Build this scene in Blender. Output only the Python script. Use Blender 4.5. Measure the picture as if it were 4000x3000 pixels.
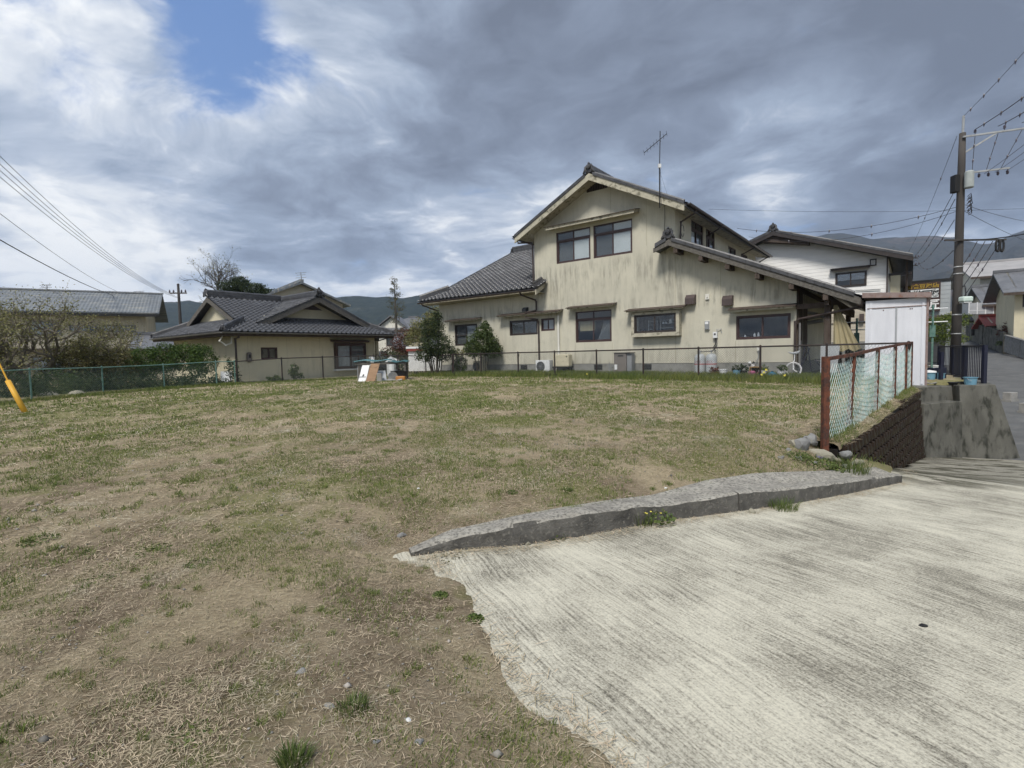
import bpy, bmesh, math, random
import numpy as np
from mathutils import Vector, Matrix

random.seed(7)
RN = np.random.default_rng(11)
PI = math.pi
sc = bpy.context.scene
for o_ in list(bpy.data.objects):
    bpy.data.objects.remove(o_)
COL = sc.collection

# ------------------------------------------------------------------ camera
FPX = 1990.0                                   # focal length in pixels of the 4000 px wide photograph
EYE = np.array([0.0, 0.0, 1.5])
PT, RL = math.radians(3.31), math.radians(1.29)
CF = np.array([0, math.cos(PT), -math.sin(PT)])
_r0 = np.array([1.0, 0, 0]); _u0 = np.array([0, math.sin(PT), math.cos(PT)])
CR = math.cos(RL) * _r0 - math.sin(RL) * _u0
CU = math.cos(RL) * _u0 + math.sin(RL) * _r0
cam_d = bpy.data.cameras.new('camera')
cam = bpy.data.objects.new('camera', cam_d); COL.objects.link(cam)
cam_d.sensor_fit = 'HORIZONTAL'; cam_d.sensor_width = 36.0
cam_d.lens = 36.0 * FPX / 4000.0
cam_d.clip_start = 0.05; cam_d.clip_end = 30000
M_ = Matrix(((CR[0], CU[0], -CF[0], EYE[0]), (CR[1], CU[1], -CF[1], EYE[1]), (CR[2], CU[2], -CF[2], EYE[2]), (0, 0, 0, 1)))
cam.matrix_world = M_
sc.camera = cam

def ray(x, y):
    return CF + CR * (x - 2000) / FPX - CU * (y - 1500) / FPX
def at(x, y, Y):
    d = ray(x, y); return Vector(EYE + d * (Y / d[1]))

# ------------------------------------------------------------------ node helper
class NT:
    def __init__(s, tree):
        s.t = tree; s.n = tree.nodes; s.n.clear()
    def add(s, kind, **kw):
        nd = s.n.new(kind)
        for k, v in kw.items():
            if k.startswith('i_'):
                nd.inputs[k[2:].replace('__', ' ')].default_value = v
            else:
                setattr(nd, k, v)
        return nd
    def link(s, a, b): s.t.links.new(a, b)
    def math(s, op, a, b=None, c=None, clamp=False):
        nd = s.n.new('ShaderNodeMath'); nd.operation = op; nd.use_clamp = clamp
        for i, q in enumerate((a, b, c)):
            if q is None: continue
            if isinstance(q, (int, float)): nd.inputs[i].default_value = q
            else: s.link(q, nd.inputs[i])
        return nd.outputs[0]
    def mapr(s, v, a, b, c=0.0, d=1.0, smooth=True):
        nd = s.n.new('ShaderNodeMapRange'); nd.interpolation_type = 'SMOOTHSTEP' if smooth else 'LINEAR'
        s.link(v, nd.inputs[0])
        for i, q in zip((1, 2, 3, 4), (a, b, c, d)): nd.inputs[i].default_value = q
        return nd.outputs[0]
    def ramp(s, v, stops):
        nd = s.n.new('ShaderNodeValToRGB'); cr = nd.color_ramp
        while len(cr.elements) > 1: cr.elements.remove(cr.elements[-1])
        for i, (p, c) in enumerate(stops):
            e = cr.elements[0] if i == 0 else cr.elements.new(p)
            e.position = p; e.color = (c[0], c[1], c[2], 1)
        s.link(v, nd.inputs[0]); return nd.outputs[0]
    def mix(s, f, a, b, blend='MIX'):
        nd = s.n.new('ShaderNodeMix'); nd.data_type = 'RGBA'; nd.blend_type = blend
        for i, q in ((0, f), (6, a), (7, b)):
            if isinstance(q, (int, float)): nd.inputs[i].default_value = q
            elif isinstance(q, (tuple, list)): nd.inputs[i].default_value = (q[0], q[1], q[2], 1)
            else: s.link(q, nd.inputs[i])
        return nd.outputs[2]
    def noise(s, vec, scale, detail=6, rough=.55, dist=0.0):
        nd = s.n.new('ShaderNodeTexNoise'); nd.inputs['Scale'].default_value = scale
        nd.inputs['Detail'].default_value = detail; nd.inputs['Roughness'].default_value = rough
        nd.inputs['Distortion'].default_value = dist
        if vec is not None: s.link(vec, nd.inputs['Vector'])
        return nd.outputs[0]
    def mapping(s, vec, scale=(1, 1, 1), rot=(0, 0, 0), loc=(0, 0, 0)):
        nd = s.n.new('ShaderNodeMapping'); s.link(vec, nd.inputs[0])
        nd.inputs[1].default_value = loc; nd.inputs[2].default_value = rot; nd.inputs[3].default_value = scale
        return nd.outputs[0]

# ------------------------------------------------------------------ world: broken spring overcast
SUN_EL, SUN_AZ = math.radians(52), math.radians(205)     # azimuth from +Y clockwise: behind the camera
w = bpy.data.worlds.new('World'); sc.world = w; w.use_nodes = True
W = NT(w.node_tree)
tc = W.add('ShaderNodeTexCoord')
sky = W.add('ShaderNodeTexSky', sky_type='NISHITA', sun_disc=False)
sky.sun_elevation = SUN_EL; sky.sun_rotation = SUN_AZ; sky.air_density = 1.0; sky.dust_density = .6; sky.ozone_density = 1.5
sep = W.add('ShaderNodeSeparateXYZ'); W.link(tc.outputs['Generated'], sep.inputs[0])
zc = W.math('ADD', W.math('MAXIMUM', sep.outputs[2], 0.0), .16)
cmb = W.add('ShaderNodeCombineXYZ')
W.link(W.math('DIVIDE', sep.outputs[0], zc), cmb.inputs[0]); W.link(W.math('DIVIDE', sep.outputs[1], zc), cmb.inputs[1])
P_ = W.mapping(cmb.outputs[0], scale=(1, 1, 1), rot=(0, 0, .5), loc=(3.1, 1.7, 0))
def toward(px, py, a0, a1):
    d = ray(px, py); d = d / np.linalg.norm(d)
    dp = W.add('ShaderNodeVectorMath', operation='DOT_PRODUCT'); W.link(tc.outputs['Generated'], dp.inputs[0])
    dp.inputs[1].default_value = tuple(d)
    return W.mapr(dp.outputs['Value'], math.cos(math.radians(a0)), math.cos(math.radians(a1)))
warp = W.add('ShaderNodeTexNoise'); warp.inputs['Scale'].default_value = 1.4; warp.inputs['Detail'].default_value = 3; W.link(P_, warp.inputs['Vector'])
wv_ = W.add('ShaderNodeVectorMath', operation='MULTIPLY_ADD'); W.link(warp.outputs['Color'], wv_.inputs[0]); wv_.inputs[1].default_value = (.55, .55, 0); W.link(P_, wv_.inputs[2])
Q_ = wv_.outputs[0]
big = W.noise(P_, .55, 3, .5, .2)
mid = W.noise(W.mapping(Q_, scale=(1, 1.2, 1), loc=(5, 2, 0)), .95, 6, .58)
fine = W.noise(Q_, 2.9, 10, .62)
dens = W.math('ADD', W.math('MULTIPLY', big, .55), W.math('ADD', W.math('MULTIPLY', mid, .66), W.math('MULTIPLY', fine, .42)))   # about .6 .. 1
for px, py, a0, a1, amt in ((2900, 430, 30, 6, -.14), (2200, 80, 16, 4, -.05), (1600, 130, 9, 2, .05), (560, 400, 15, 4, .10), (1230, 440, 14, 3, .10), (3650, 150, 26, 6, -.07), (300, 860, 20, 5, -.05), (1500, 840, 18, 5, -.06), (3250, 740, 12, 3, .13), (450, 1090, 12, 2, .08), (1800, 1080, 11, 2, .09), (120, 150, 9, 3, .06)):
    dens = W.math('ADD', dens, W.math('MULTIPLY', toward(px, py, a0, a1), amt))
hor = W.mapr(sep.outputs[2], .20, .05)
dens = W.math('ADD', dens, W.math('MULTIPLY', hor, .11))
cloud = W.ramp(dens, [(.58, (.145, .17, .225)), (.68, (.215, .255, .335)), (.76, (.315, .375, .48)), (.83, (.46, .52, .62)), (.885, (.66, .70, .76)), (.97, (.93, .94, .94))])
rim = W.math('MULTIPLY', W.mapr(W.math('ADD', W.math('MULTIPLY', fine, .7), W.math('MULTIPLY', mid, .4)), .56, .68), W.mapr(dens, .76, .88))
cloud = W.mix(W.math('MULTIPLY', rim, .4), cloud, (.98, .98, .97))
gapn = W.math('ADD', W.noise(W.mapping(Q_, loc=(9, 4, 0)), 1.9, 9, .6), W.math('MULTIPLY', W.math('ADD', toward(500, 60, 12, 3), W.math('MULTIPLY', toward(950, 160, 7, 2), .45)), -.25))
cover = W.mapr(gapn, .20, .40)
bg1 = W.add('ShaderNodeBackground', i_Strength=.10); W.link(W.mix(.5, sky.outputs[0], (1.0, 2.0, 4.6)), bg1.inputs[0])
bg2 = W.add('ShaderNodeBackground', i_Strength=.78); W.link(cloud, bg2.inputs[0])
mx = W.add('ShaderNodeMixShader'); W.link(cover, mx.inputs[0]); W.link(bg1.outputs[0], mx.inputs[1]); W.link(bg2.outputs[0], mx.inputs[2])
wo = W.add('ShaderNodeOutputWorld'); W.link(mx.outputs[0], wo.inputs[0])

# ------------------------------------------------------------------ sun behind thin cloud, exposure
sd = bpy.data.lights.new('sun', 'SUN'); sd.energy = 2.6; sd.angle = math.radians(14); sd.color = (1, .95, .87)
so = bpy.data.objects.new('sun', sd); COL.objects.link(so)
sdir = Vector((math.sin(SUN_AZ) * math.cos(SUN_EL), math.cos(SUN_AZ) * math.cos(SUN_EL), math.sin(SUN_EL)))
so.rotation_euler = sdir.to_track_quat('Z', 'Y').to_euler(); so.location = (0, -8, 30)
sc.view_settings.view_transform = 'Standard'; sc.view_settings.look = 'None'
sc.view_settings.exposure = 0.62; sc.view_settings.gamma = 1.0
sc.render.engine = 'CYCLES'
sc.cycles.use_denoising = True; sc.cycles.adaptive_threshold = .02
sc.cycles.max_bounces = 5; sc.cycles.diffuse_bounces = 2; sc.cycles.glossy_bounces = 2; w.cycles.sampling_method = 'MANUAL'; w.cycles.sample_map_resolution = 512; sc.cycles.transparent_max_bounces = 12

# ------------------------------------------------------------------ materials
MATS = {}
def pmat(name, c1, c2=None, scale=4, rough=.8, bump=0.0, bscale=60, metal=0.0, spec=.3, stretch=(1, 1, 1), lo=.35, hi=.65, c3=None, s3=12, f3=(.55, .7), island=0.0, detail=7, transl=0.0):
    """base colour c1..c2 by noise, optional stains c3, bump, per-island variation"""
    m = bpy.data.materials.new(name); m.use_nodes = True; N = NT(m.node_tree)
    tcn = N.add('ShaderNodeTexCoord'); vec = N.mapping(tcn.outputs['Object'], scale=stretch)
    out = N.add('ShaderNodeOutputMaterial'); b = N.add('ShaderNodeBsdfPrincipled')
    N.link(b.outputs[0], out.inputs[0])
    b.inputs['Roughness'].default_value = rough; b.inputs['Metallic'].default_value = metal
    b.inputs['Specular IOR Level'].default_value = spec
    c2 = c2 or tuple(x * .8 for x in c1)
    col = N.ramp(N.noise(vec, scale, detail), [(lo, c1), (hi, c2)])
    if c3: col = N.mix(N.mapr(N.noise(vec, s3, 8, .6, .3), f3[0], f3[1]), col, c3)
    if island:
        g = N.add('ShaderNodeNewGeometry')
        hsv = N.add('ShaderNodeHueSaturation'); N.link(col, hsv.inputs['Color'])
        N.link(N.math('MULTIPLY_ADD', g.outputs['Random Per Island'], island, 1 - island * .5), hsv.inputs['Value'])
        N.link(N.math('MULTIPLY_ADD', g.outputs['Random Per Island'], -.04, .52), hsv.inputs['Hue'])
        col = hsv.outputs[0]
    N.link(col, b.inputs['Base Color'])
    if bump:
        bm_ = N.add('ShaderNodeBump', i_Strength=bump, i_Distance=.02)
        N.link(N.noise(vec, bscale, 6, .6), bm_.inputs['Height']); N.link(bm_.outputs[0], b.inputs['Normal'])
    if transl:
        tr = N.add('ShaderNodeBsdfTranslucent'); N.link(col, tr.inputs[0])
        ms = N.add('ShaderNodeMixShader', i_Fac=transl); N.link(b.outputs[0], ms.inputs[1]); N.link(tr.outputs[0], ms.inputs[2])
        N.link(ms.outputs[0], out.inputs[0])
    MATS[name] = m
    return m

def stucco(name, base, base2, dirt, amount=.62, bands=False):
    m = bpy.data.materials.new(name); m.use_nodes = True; N = NT(m.node_tree)
    tcn = N.add('ShaderNodeTexCoord'); v = tcn.outputs['Object']
    out = N.add('ShaderNodeOutputMaterial'); b = N.add('ShaderNodeBsdfPrincipled', i_Roughness=.9); N.link(b.outputs[0], out.inputs[0])
    b.inputs['Specular IOR Level'].default_value = .15
    col = N.ramp(N.noise(v, .7, 6, .6), [(.35, base), (.65, base2)])
    st = N.noise(N.mapping(v, scale=(4.2, 4.2, .62)), 1.0, 8, .68, .35)          # run-off streaks
    pat = N.noise(N.mapping(v, scale=(1, 1, .8)), .5, 5, .6)
    f = N.math('MULTIPLY', N.mapr(st, .45, .68), N.mapr(pat, .40, .62))
    if bands:                                             # run-off below the upper windows, dirt over the hoods and at the foot
        sz = N.add('ShaderNodeSeparateXYZ'); N.link(v, sz.inputs[0]); z = N.math('ADD', sz.outputs[2], N.math('MULTIPLY', N.math('SUBTRACT', pat, .5), .9))
        bd = N.math('MULTIPLY', N.math('MULTIPLY', N.mapr(z, 5.5, 4.9), N.mapr(z, 3.3, 3.9)), N.math('MULTIPLY', N.mapr(sz.outputs[0], 8.2, 5.6), N.mapr(sz.outputs[0], -1.2, .3)))
        bd = N.math('MAXIMUM', bd, N.math('MULTIPLY', N.math('MULTIPLY', N.mapr(z, 4.1, 3.5), N.mapr(z, 3.0, 3.2)), .9))
        bd = N.math('MAXIMUM', bd, N.math('MULTIPLY', N.mapr(z, 2.2, 1.2), .55)); bd = N.math('MAXIMUM', bd, .22)
        f = N.math('MULTIPLY', N.math('MULTIPLY', N.mapr(st, .42, .64), N.mapr(pat, .30, .55)), bd)
    col = N.mix(N.math('MULTIPLY', f, amount), col, dirt)
    blot = N.math('MULTIPLY', N.mapr(N.noise(N.mapping(v, scale=(2.2, 2.2, 1)), 1.3, 10, .68), .54, .74), amount * .55)
    col = N.mix(blot, col, tuple(x * .85 for x in dirt))
    col = N.mix(N.math('MULTIPLY', N.mapr(N.noise(v, 45, 4, .7), .3, .7), .12), col, dirt)
    N.link(col, b.inputs['Base Color'])
    bm_ = N.add('ShaderNodeBump', i_Strength=.25, i_Distance=.01); N.link(N.noise(v, 130, 5, .7), bm_.inputs['Height']); N.link(bm_.outputs[0], b.inputs['Normal'])
    MATS[name] = m; return m

def glassmat():
    m = bpy.data.materials.new('glass'); m.use_nodes = True; N = NT(m.node_tree)
    out = N.add('ShaderNodeOutputMaterial'); t = N.add('ShaderNodeBsdfTransparent'); t.inputs[0].default_value = (.88, .9, .91, 1)
    g = N.add('ShaderNodeBsdfGlossy', i_Roughness=.03); g.inputs[0].default_value = (.9, .92, .95, 1)
    fr = N.add('ShaderNodeLayerWeight', i_Blend=.25)
    tcn = N.add('ShaderNodeTexCoord'); bm_ = N.add('ShaderNodeBump', i_Strength=.03, i_Distance=.02); N.link(N.noise(tcn.outputs['Object'], 2.5, 2), bm_.inputs['Height']); N.link(bm_.outputs[0], g.inputs['Normal'])
    mxs = N.add('ShaderNodeMixShader'); N.link(N.math('MULTIPLY_ADD', N.math('POWER', fr.outputs[1], 2.0), .5, .04, clamp=True), mxs.inputs[0]); N.link(t.outputs[0], mxs.inputs[1]); N.link(g.outputs[0], mxs.inputs[2]); N.link(mxs.outputs[0], out.inputs[0])
    MATS['glass'] = m; return m
glassmat()
stucco('cream_wall', (.55, .525, .43), (.475, .455, .375), (.185, .178, .152), .7, True)
stucco('cream_wall_b', (.60, .55, .405), (.53, .485, .36), (.27, .25, .195), .4)
stucco('pale_wall', (.70, .68, .61), (.62, .60, .53), (.25, .24, .21), .35)
stucco('old_wall', (.52, .475, .37), (.43, .395, .31), (.17, .16, .13), .6)
pmat('trim', (.46, .43, .34), (.36, .335, .265), 3, .85, .2, 90, c3=(.15, .14, .105), s3=5, f3=(.5, .68))
pmat('soffit', (.36, .33, .235), (.27, .25, .18), 2, .9)
pmat('foundation', (.25, .25, .235), (.19, .19, .18), 3, .9, .3, 80, c3=(.10, .105, .08), s3=4, f3=(.52, .75))
pmat('bronze', (.032, .026, .024), (.045, .036, .033), 5, .38, spec=.4)
pmat('sash_brown', (.06, .036, .034), (.05, .03, .03), 5, .4, spec=.4)
pmat('tile', (.060, .061, .067), (.10, .102, .11), 2.2, .27, .25, 40, spec=.5, c3=(.04, .04, .042), s3=7, f3=(.5, .7), island=.5)
pmat('tile_dark', (.040, .040, .043), (.075, .075, .08), 3, .4, .3, 40, spec=.45, c3=(.15, .15, .14), s3=14, f3=(.62, .75), island=.3)
pmat('wood_dark', (.055, .040, .032), (.085, .066, .054), 2, .8, .3, 30, stretch=(6, 1, 1), c3=(.03, .024, .02), s3=5)
pmat('wood_grey', (.135, .125, .112), (.085, .079, .07), 3, .85, .3, 40, stretch=(4, 1, 4), c3=(.055, .05, .045), s3=6)
pmat('gutter', (.042, .030, .028), (.06, .045, .04), 3, .45, spec=.4)
pmat('gutter_pale', (.20, .195, .19), (.15, .145, .14), 3, .5, spec=.4)
pmat('curtain', (.62, .64, .66), (.52, .54, .56), 1.0, .9, stretch=(18, 18, .3), transl=.3)
pmat('blind', (.13, .135, .14), (.10, .105, .11), 2, .9, stretch=(1, 1, 30))
pmat('shoji', (.82, .84, .84), (.74, .77, .78), 1.2, .85, transl=.2)
pmat('cloth_beige', (.46, .40, .25), (.36, .31, .19), 1.5, .9, stretch=(9, 9, .6), transl=.15)
pmat('pvc', (.66, .65, .60), (.56, .55, .5), 4, .5)
pmat('white_metal', (.68, .69, .69), (.58, .59, .59), 3, .45, c3=(.36, .33, .28), s3=6, f3=(.6, .8))
pmat('shed_panel', (.66, .67, .71), (.58, .59, .63), 1.6, .5, c3=(.42, .38, .33), s3=3, f3=(.62, .85), stretch=(2.5, 2.5, .5))
pmat('shed_trim', (.28, .215, .20), (.2, .15, .14), 6, .55, c3=(.20, .09, .055), s3=9, f3=(.52, .7))
pmat('beige_plastic', (.58, .53, .39), (.48, .44, .32), 3, .6, c3=(.3, .27, .2), s3=5, f3=(.55, .75))
pmat('box_brown', (.19, .17, .155), (.15, .135, .125), 3, .5)
pmat('hood_brown', (.085, .065, .062), (.065, .05, .048), 3, .5)
pmat('grey_plastic', (.25, .26, .27), (.2, .21, .22), 3, .55)
pmat('dark_grille', (.05, .052, .055), (.035, .037, .04), 3, .6)
pmat('black', (.012, .012, .013), (.02, .02, .02), 3, .6)
pmat('steel', (.42, .43, .43), (.34, .35, .35), 3, .42, metal=.35, c3=(.22, .2, .18), s3=8, f3=(.55, .75))
pmat('gas_grey', (.40, .42, .43), (.33, .35, .36), 3, .42, c3=(.25, .25, .25), s3=5, f3=(.55, .8))
pmat('red_paint', (.38, .06, .07), (.3, .05, .05), 8, .6)
pmat('rust', (.155, .055, .030), (.085, .033, .022), 8, .85, .35, 70, c3=(.055, .03, .024), s3=14, f3=(.45, .6))
pmat('fence_black', (.02, .019, .02), (.04, .028, .024), 6, .6, c3=(.09, .035, .025), s3=10, f3=(.6, .72))
pmat('wire', (.10, .115, .115), (.14, .15, .145), 20, .5, spec=.5)
pmat('wire_green', (.05, .10, .085), (.08, .13, .115), 20, .5, spec=.5)
pmat('net_aqua', (.47, .60, .57), (.36, .5, .5), 6, .6, c3=(.62, .64, .58), s3=10, f3=(.5, .6))
pmat('fence_green', (.075, .16, .13), (.13, .22, .19), 8, .6, c3=(.25, .27, .25), s3=14, f3=(.58, .7))
pmat('navy', (.014, .016, .034), (.011, .013, .028), 5, .45, spec=.4)
pmat('yellow', (.66, .37, .035), (.58, .32, .04), 5, .5, c3=(.35, .2, .04), s3=9, f3=(.6, .8))
pmat('pole_concrete', (.055, .05, .047), (.08, .072, .066), 2, .85, .2, 60, stretch=(1, 1, .3))
pmat('insulator', (.045, .04, .055), (.06, .05, .07), 5, .3, spec=.6)
pmat('cable', (.03, .03, .034), (.045, .045, .05), 5, .6)
pmat('transformer', (.40, .43, .42), (.33, .36, .35), 3, .5)
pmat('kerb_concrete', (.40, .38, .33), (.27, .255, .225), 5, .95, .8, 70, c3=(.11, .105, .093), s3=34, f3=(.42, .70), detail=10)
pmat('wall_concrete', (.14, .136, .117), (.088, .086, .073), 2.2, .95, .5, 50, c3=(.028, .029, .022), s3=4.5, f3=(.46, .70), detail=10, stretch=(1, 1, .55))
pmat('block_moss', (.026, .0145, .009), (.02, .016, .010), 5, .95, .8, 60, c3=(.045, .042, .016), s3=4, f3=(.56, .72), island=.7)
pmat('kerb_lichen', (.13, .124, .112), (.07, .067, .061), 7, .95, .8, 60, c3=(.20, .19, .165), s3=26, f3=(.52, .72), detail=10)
pmat('block_gap', (.008, .006, .005), (.012, .009, .007), 5, .95, .5, 40)
pmat('rock', (.24, .24, .235), (.15, .15, .147), 5, .9, .7, 25, c3=(.27, .26, .22), s3=9, f3=(.55, .7))
pmat('rock_olive', (.31, .29, .23), (.21, .20, .155), 5, .9, .6, 25)
pmat('asphalt', (.125, .127, .128), (.095, .097, .098), 1.2, .95, .4, 220, c3=(.16, .16, .155), s3=2.0, f3=(.5, .75))
pmat('siding_white', (.80, .795, .78), (.74, .735, .72), 1.3, .7, c3=(.58, .57, .55), s3=4, f3=(.6, .85), stretch=(1, 1, 2))
pmat('siding_beige', (.50, .455, .375), (.43, .39, .32), 1.3, .75, c3=(.32, .29, .24), s3=5, f3=(.58, .85))
pmat('siding_grey', (.36, .385, .40), (.30, .325, .34), 1.3, .7)
pmat('sign_brown', (.058, .034, .030), (.045, .028, .026), 3, .5)
pmat('sign_white', (.72, .74, .74), (.66, .68, .68), 2, .5)
pmat('gold_letter', (.36, .24, .035), (.3, .2, .03), 5, .5)
pmat('black_letter', (.015, .015, .016), None, 5, .5)
pmat('white_letter', (.8, .8, .8), None, 5, .5)
pmat('corrugated', (.17, .187, .205), (.115, .128, .145), .9, .6, stretch=(.5, 4, 1), c3=(.30, .29, .25), s3=2.2, f3=(.5, .7))
pmat('roof_grey', (.33, .32, .32), (.28, .275, .275), 1.2, .7)
pmat('red_roof', (.27, .055, .045), (.22, .05, .04), 2, .65)
pmat('bark', (.050, .042, .035), (.085, .075, .062), 4, .95, .6, 20, stretch=(1, 1, .3))
pmat('bark_grey', (.10, .093, .083), (.065, .06, .052), 4, .95, .4, 20)
pmat('bark_pale', (.115, .10, .08), (.17, .15, .12), 4, .95, .3, 20)
pmat('twig', (.085, .072, .055), (.13, .112, .085), 4, .95)
pmat('leaf_olive', (.21, .205, .085), (.16, .165, .065), 1.2, .7, island=.8, transl=.25)
pmat('leaf_brown', (.105, .09, .032), (.088, .092, .032), 1.2, .75, island=.8, transl=.2)
pmat('leaf_hedge', (.040, .075, .014), (.055, .095, .018), 1.4, .65, island=.9, transl=.2)
pmat('leaf_dark', (.030, .045, .017), (.042, .062, .022), 1.4, .65, island=.9, transl=.2)
pmat('leaf_mid', (.050, .078, .024), (.072, .10, .032), 1.6, .6, island=.9, transl=.2)
pmat('leaf_pine', (.022, .036, .014), (.034, .05, .018), 1.4, .7, island=.8)
pmat('leaf_bright', (.085, .12, .024), (.115, .15, .03), 1.6, .6, island=.7, transl=.25)
pmat('leaf_weed', (.085, .125, .032), (.115, .15, .042), 3, .6, island=.7, transl=.25)
pmat('leaf_red', (.11, .038, .026), (.075, .035, .022), 2, .7, island=.7)
pmat('petal_yellow', (.75, .66, .12), (.7, .6, .1), 5, .6)
pmat('petal_violet', (.16, .14, .34), None, 5, .6)
pmat('bucket_blue', (.16, .32, .42), (.13, .27, .36), 4, .45, c3=(.3, .4, .45), s3=8, f3=(.6, .8))
pmat('blue_cloth', (.045, .16, .24), (.03, .12, .18), 4, .7)
pmat('turquoise', (.10, .24, .27), (.15, .30, .31), 3, .5, c3=(.22, .25, .24), s3=8, f3=(.55, .75))
pmat('plywood', (.30, .19, .115), (.235, .15, .09), 2, .8, stretch=(1, 1, 5), c3=(.15, .10, .065), s3=5)
pmat('white_paint', (.74, .75, .75), (.66, .67, .67), 3, .5)
pmat('orange_plastic', (.42, .19, .05), (.34, .15, .04), 4, .5)
pmat('crate_wood', (.36, .22, .08), (.28, .17, .06), 4, .8)
pmat('terracotta', (.20, .075, .045), (.15, .055, .035), 4, .85)
pmat('pink', (.30, .09, .16), (.24, .07, .13), 4, .7)
pmat('grey_panel', (.36, .375, .39), (.30, .315, .33), 2, .7, c3=(.22, .23, .23), s3=5, f3=(.55, .8))
pmat('tyre_white', (.62, .61, .62), (.5, .5, .5), 6, .7)
pmat('scrap_grey', (.30, .29, .27), (.22, .215, .2), 4, .8)
pmat('lamp_white', (.62, .72, .66), (.55, .66, .6), 3, .4)

# ------------------------------------------------------------------ mesh helpers
class MB:
    def __init__(s): s.v = []; s.f = []
    def add(s, vs, fs):
        n = len(s.v); s.v += [tuple(map(float, q)) for q in vs]; s.f += [tuple(i + n for i in f) for f in fs]; return s
    def mbox(s, m, a0, a1, z0, z1, c0, c1):
        vs = [m(a, z, c) for c in (c0, c1) for z in (z0, z1) for a in (a0, a1)]
        return s.add(vs, [(0, 1, 3, 2), (4, 6, 7, 5), (0, 4, 5, 1), (2, 3, 7, 6), (0, 2, 6, 4), (1, 5, 7, 3)])
    def box(s, x0, x1, y0, y1, z0, z1):
        return s.mbox(lambda a, z, c: (a, c, z), x0, x1, z0, z1, y0, y1)
    def bar(s, a, b, w, h=None, up=(0, 0, 1)):
        a, b = Vector(a), Vector(b); d = (b - a).normalized(); h = h or w
        up = Vector(up)
        if abs(d.dot(up)) > .98: up = Vector((0, 1, 0)) if abs(d.y) < .9 else Vector((1, 0, 0))
        x = d.cross(up).normalized(); y = x.cross(d)
        x *= w / 2; y *= h / 2
        vs = [p + sx * x + sy * y for p in (a, b) for sx, sy in ((-1, -1), (1, -1), (1, 1), (-1, 1))]
        return s.add(vs, [(0, 1, 2, 3), (4, 7, 6, 5), (0, 4, 5, 1), (1, 5, 6, 2), (2, 6, 7, 3), (3, 7, 4, 0)])
    def tube(s, pts, r, n=8, cap=True):
        pts = [Vector(p) for p in pts]; k = len(pts)
        rr = r if isinstance(r, (list, tuple)) else [r] * k
        vs = []; ref = None
        for i, p in enumerate(pts):
            d = (pts[min(i + 1, k - 1)] - pts[max(i - 1, 0)])
            if d.length < 1e-9: d = Vector((0, 0, 1))
            d.normalize()
            if ref is None: ref = Vector((0, 0, 1)) if abs(d.z) < .9 else Vector((1, 0, 0))
            x = d.cross(ref)
            if x.length < 1e-4: x = d.cross(Vector((0, 1, .1)))
            x.normalize(); y = d.cross(x); ref = x.cross(d)
            for j in range(n):
                a = 2 * PI * j / n
                vs.append(p + rr[i] * (math.cos(a) * x + math.sin(a) * y))
        fs = [(i * n + j, i * n + (j + 1) % n, (i + 1) * n + (j + 1) % n, (i + 1) * n + j) for i in range(k - 1) for j in range(n)]
        if cap and n > 2: fs += [tuple(range(n - 1, -1, -1)), tuple(range((k - 1) * n, k * n))]
        return s.add(vs, fs)
    def prism(s, poly, m, c0, c1):
        """polygon of (a,z) extruded along c through map m(a,z,c)"""
        n = len(poly)
        vs = [m(a, z, c0) for a, z in poly] + [m(a, z, c1) for a, z in poly]
        fs = [tuple(range(n)), tuple(range(2 * n - 1, n - 1, -1))] + [(i, i + n, (i + 1) % n + n, (i + 1) % n) for i in range(n)]
        return s.add(vs, fs)
    def lathe(s, prof, c=(0, 0, 0), n=16, axis='z'):
        vs = []
        for r, z in prof:
            for j in range(n):
                a = 2 * PI * j / n
                q = (r * math.cos(a), r * math.sin(a), z)
                if axis == 'y': q = (q[0], q[2], q[1])
                if axis == 'x': q = (q[2], q[0], q[1])
                vs.append((q[0] + c[0], q[1] + c[1], q[2] + c[2]))
        k = len(prof)
        fs = [(i * n + j, i * n + (j + 1) % n, (i + 1) * n + (j + 1) % n, (i + 1) * n + j) for i in range(k - 1) for j in range(n)]
        if prof[0][0] > 1e-6: fs.append(tuple(range(n - 1, -1, -1)))
        if prof[-1][0] > 1e-6: fs.append(tuple(range((k - 1) * n, k * n)))
        return s.add(vs, fs)
    def wall(s, m, a0, a1, z0, z1, holes, c0, c1):
        As = sorted({a0, a1, *[h[0] for h in holes], *[h[1] for h in holes]}); Zs = sorted({z0, z1, *[h[2] for h in holes], *[h[3] for h in holes]})
        def solid(i, j):
            if not (0 <= i < len(As) - 1 and 0 <= j < len(Zs) - 1): return False
            a = (As[i] + As[i + 1]) / 2; z = (Zs[j] + Zs[j + 1]) / 2
            return not any(h[0] < a < h[1] and h[2] < z < h[3] for h in holes)
        for i in range(len(As) - 1):
            for j in range(len(Zs) - 1):
                if not solid(i, j): continue
                A, B, Z, Y = As[i], As[i + 1], Zs[j], Zs[j + 1]
                for c in (c0, c1): s.add([m(A, Z, c), m(B, Z, c), m(B, Y, c), m(A, Y, c)], [(0, 1, 2, 3)])
                for di, dj, (p, q) in ((-1, 0, ((A, Z), (A, Y))), (1, 0, ((B, Z), (B, Y))), (0, -1, ((A, Z), (B, Z))), (0, 1, ((A, Y), (B, Y)))):
                    if not solid(i + di, j + dj):
                        s.add([m(*p, c0), m(*q, c0), m(*q, c1), m(*p, c1)], [(0, 1, 2, 3)])
        return s
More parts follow.
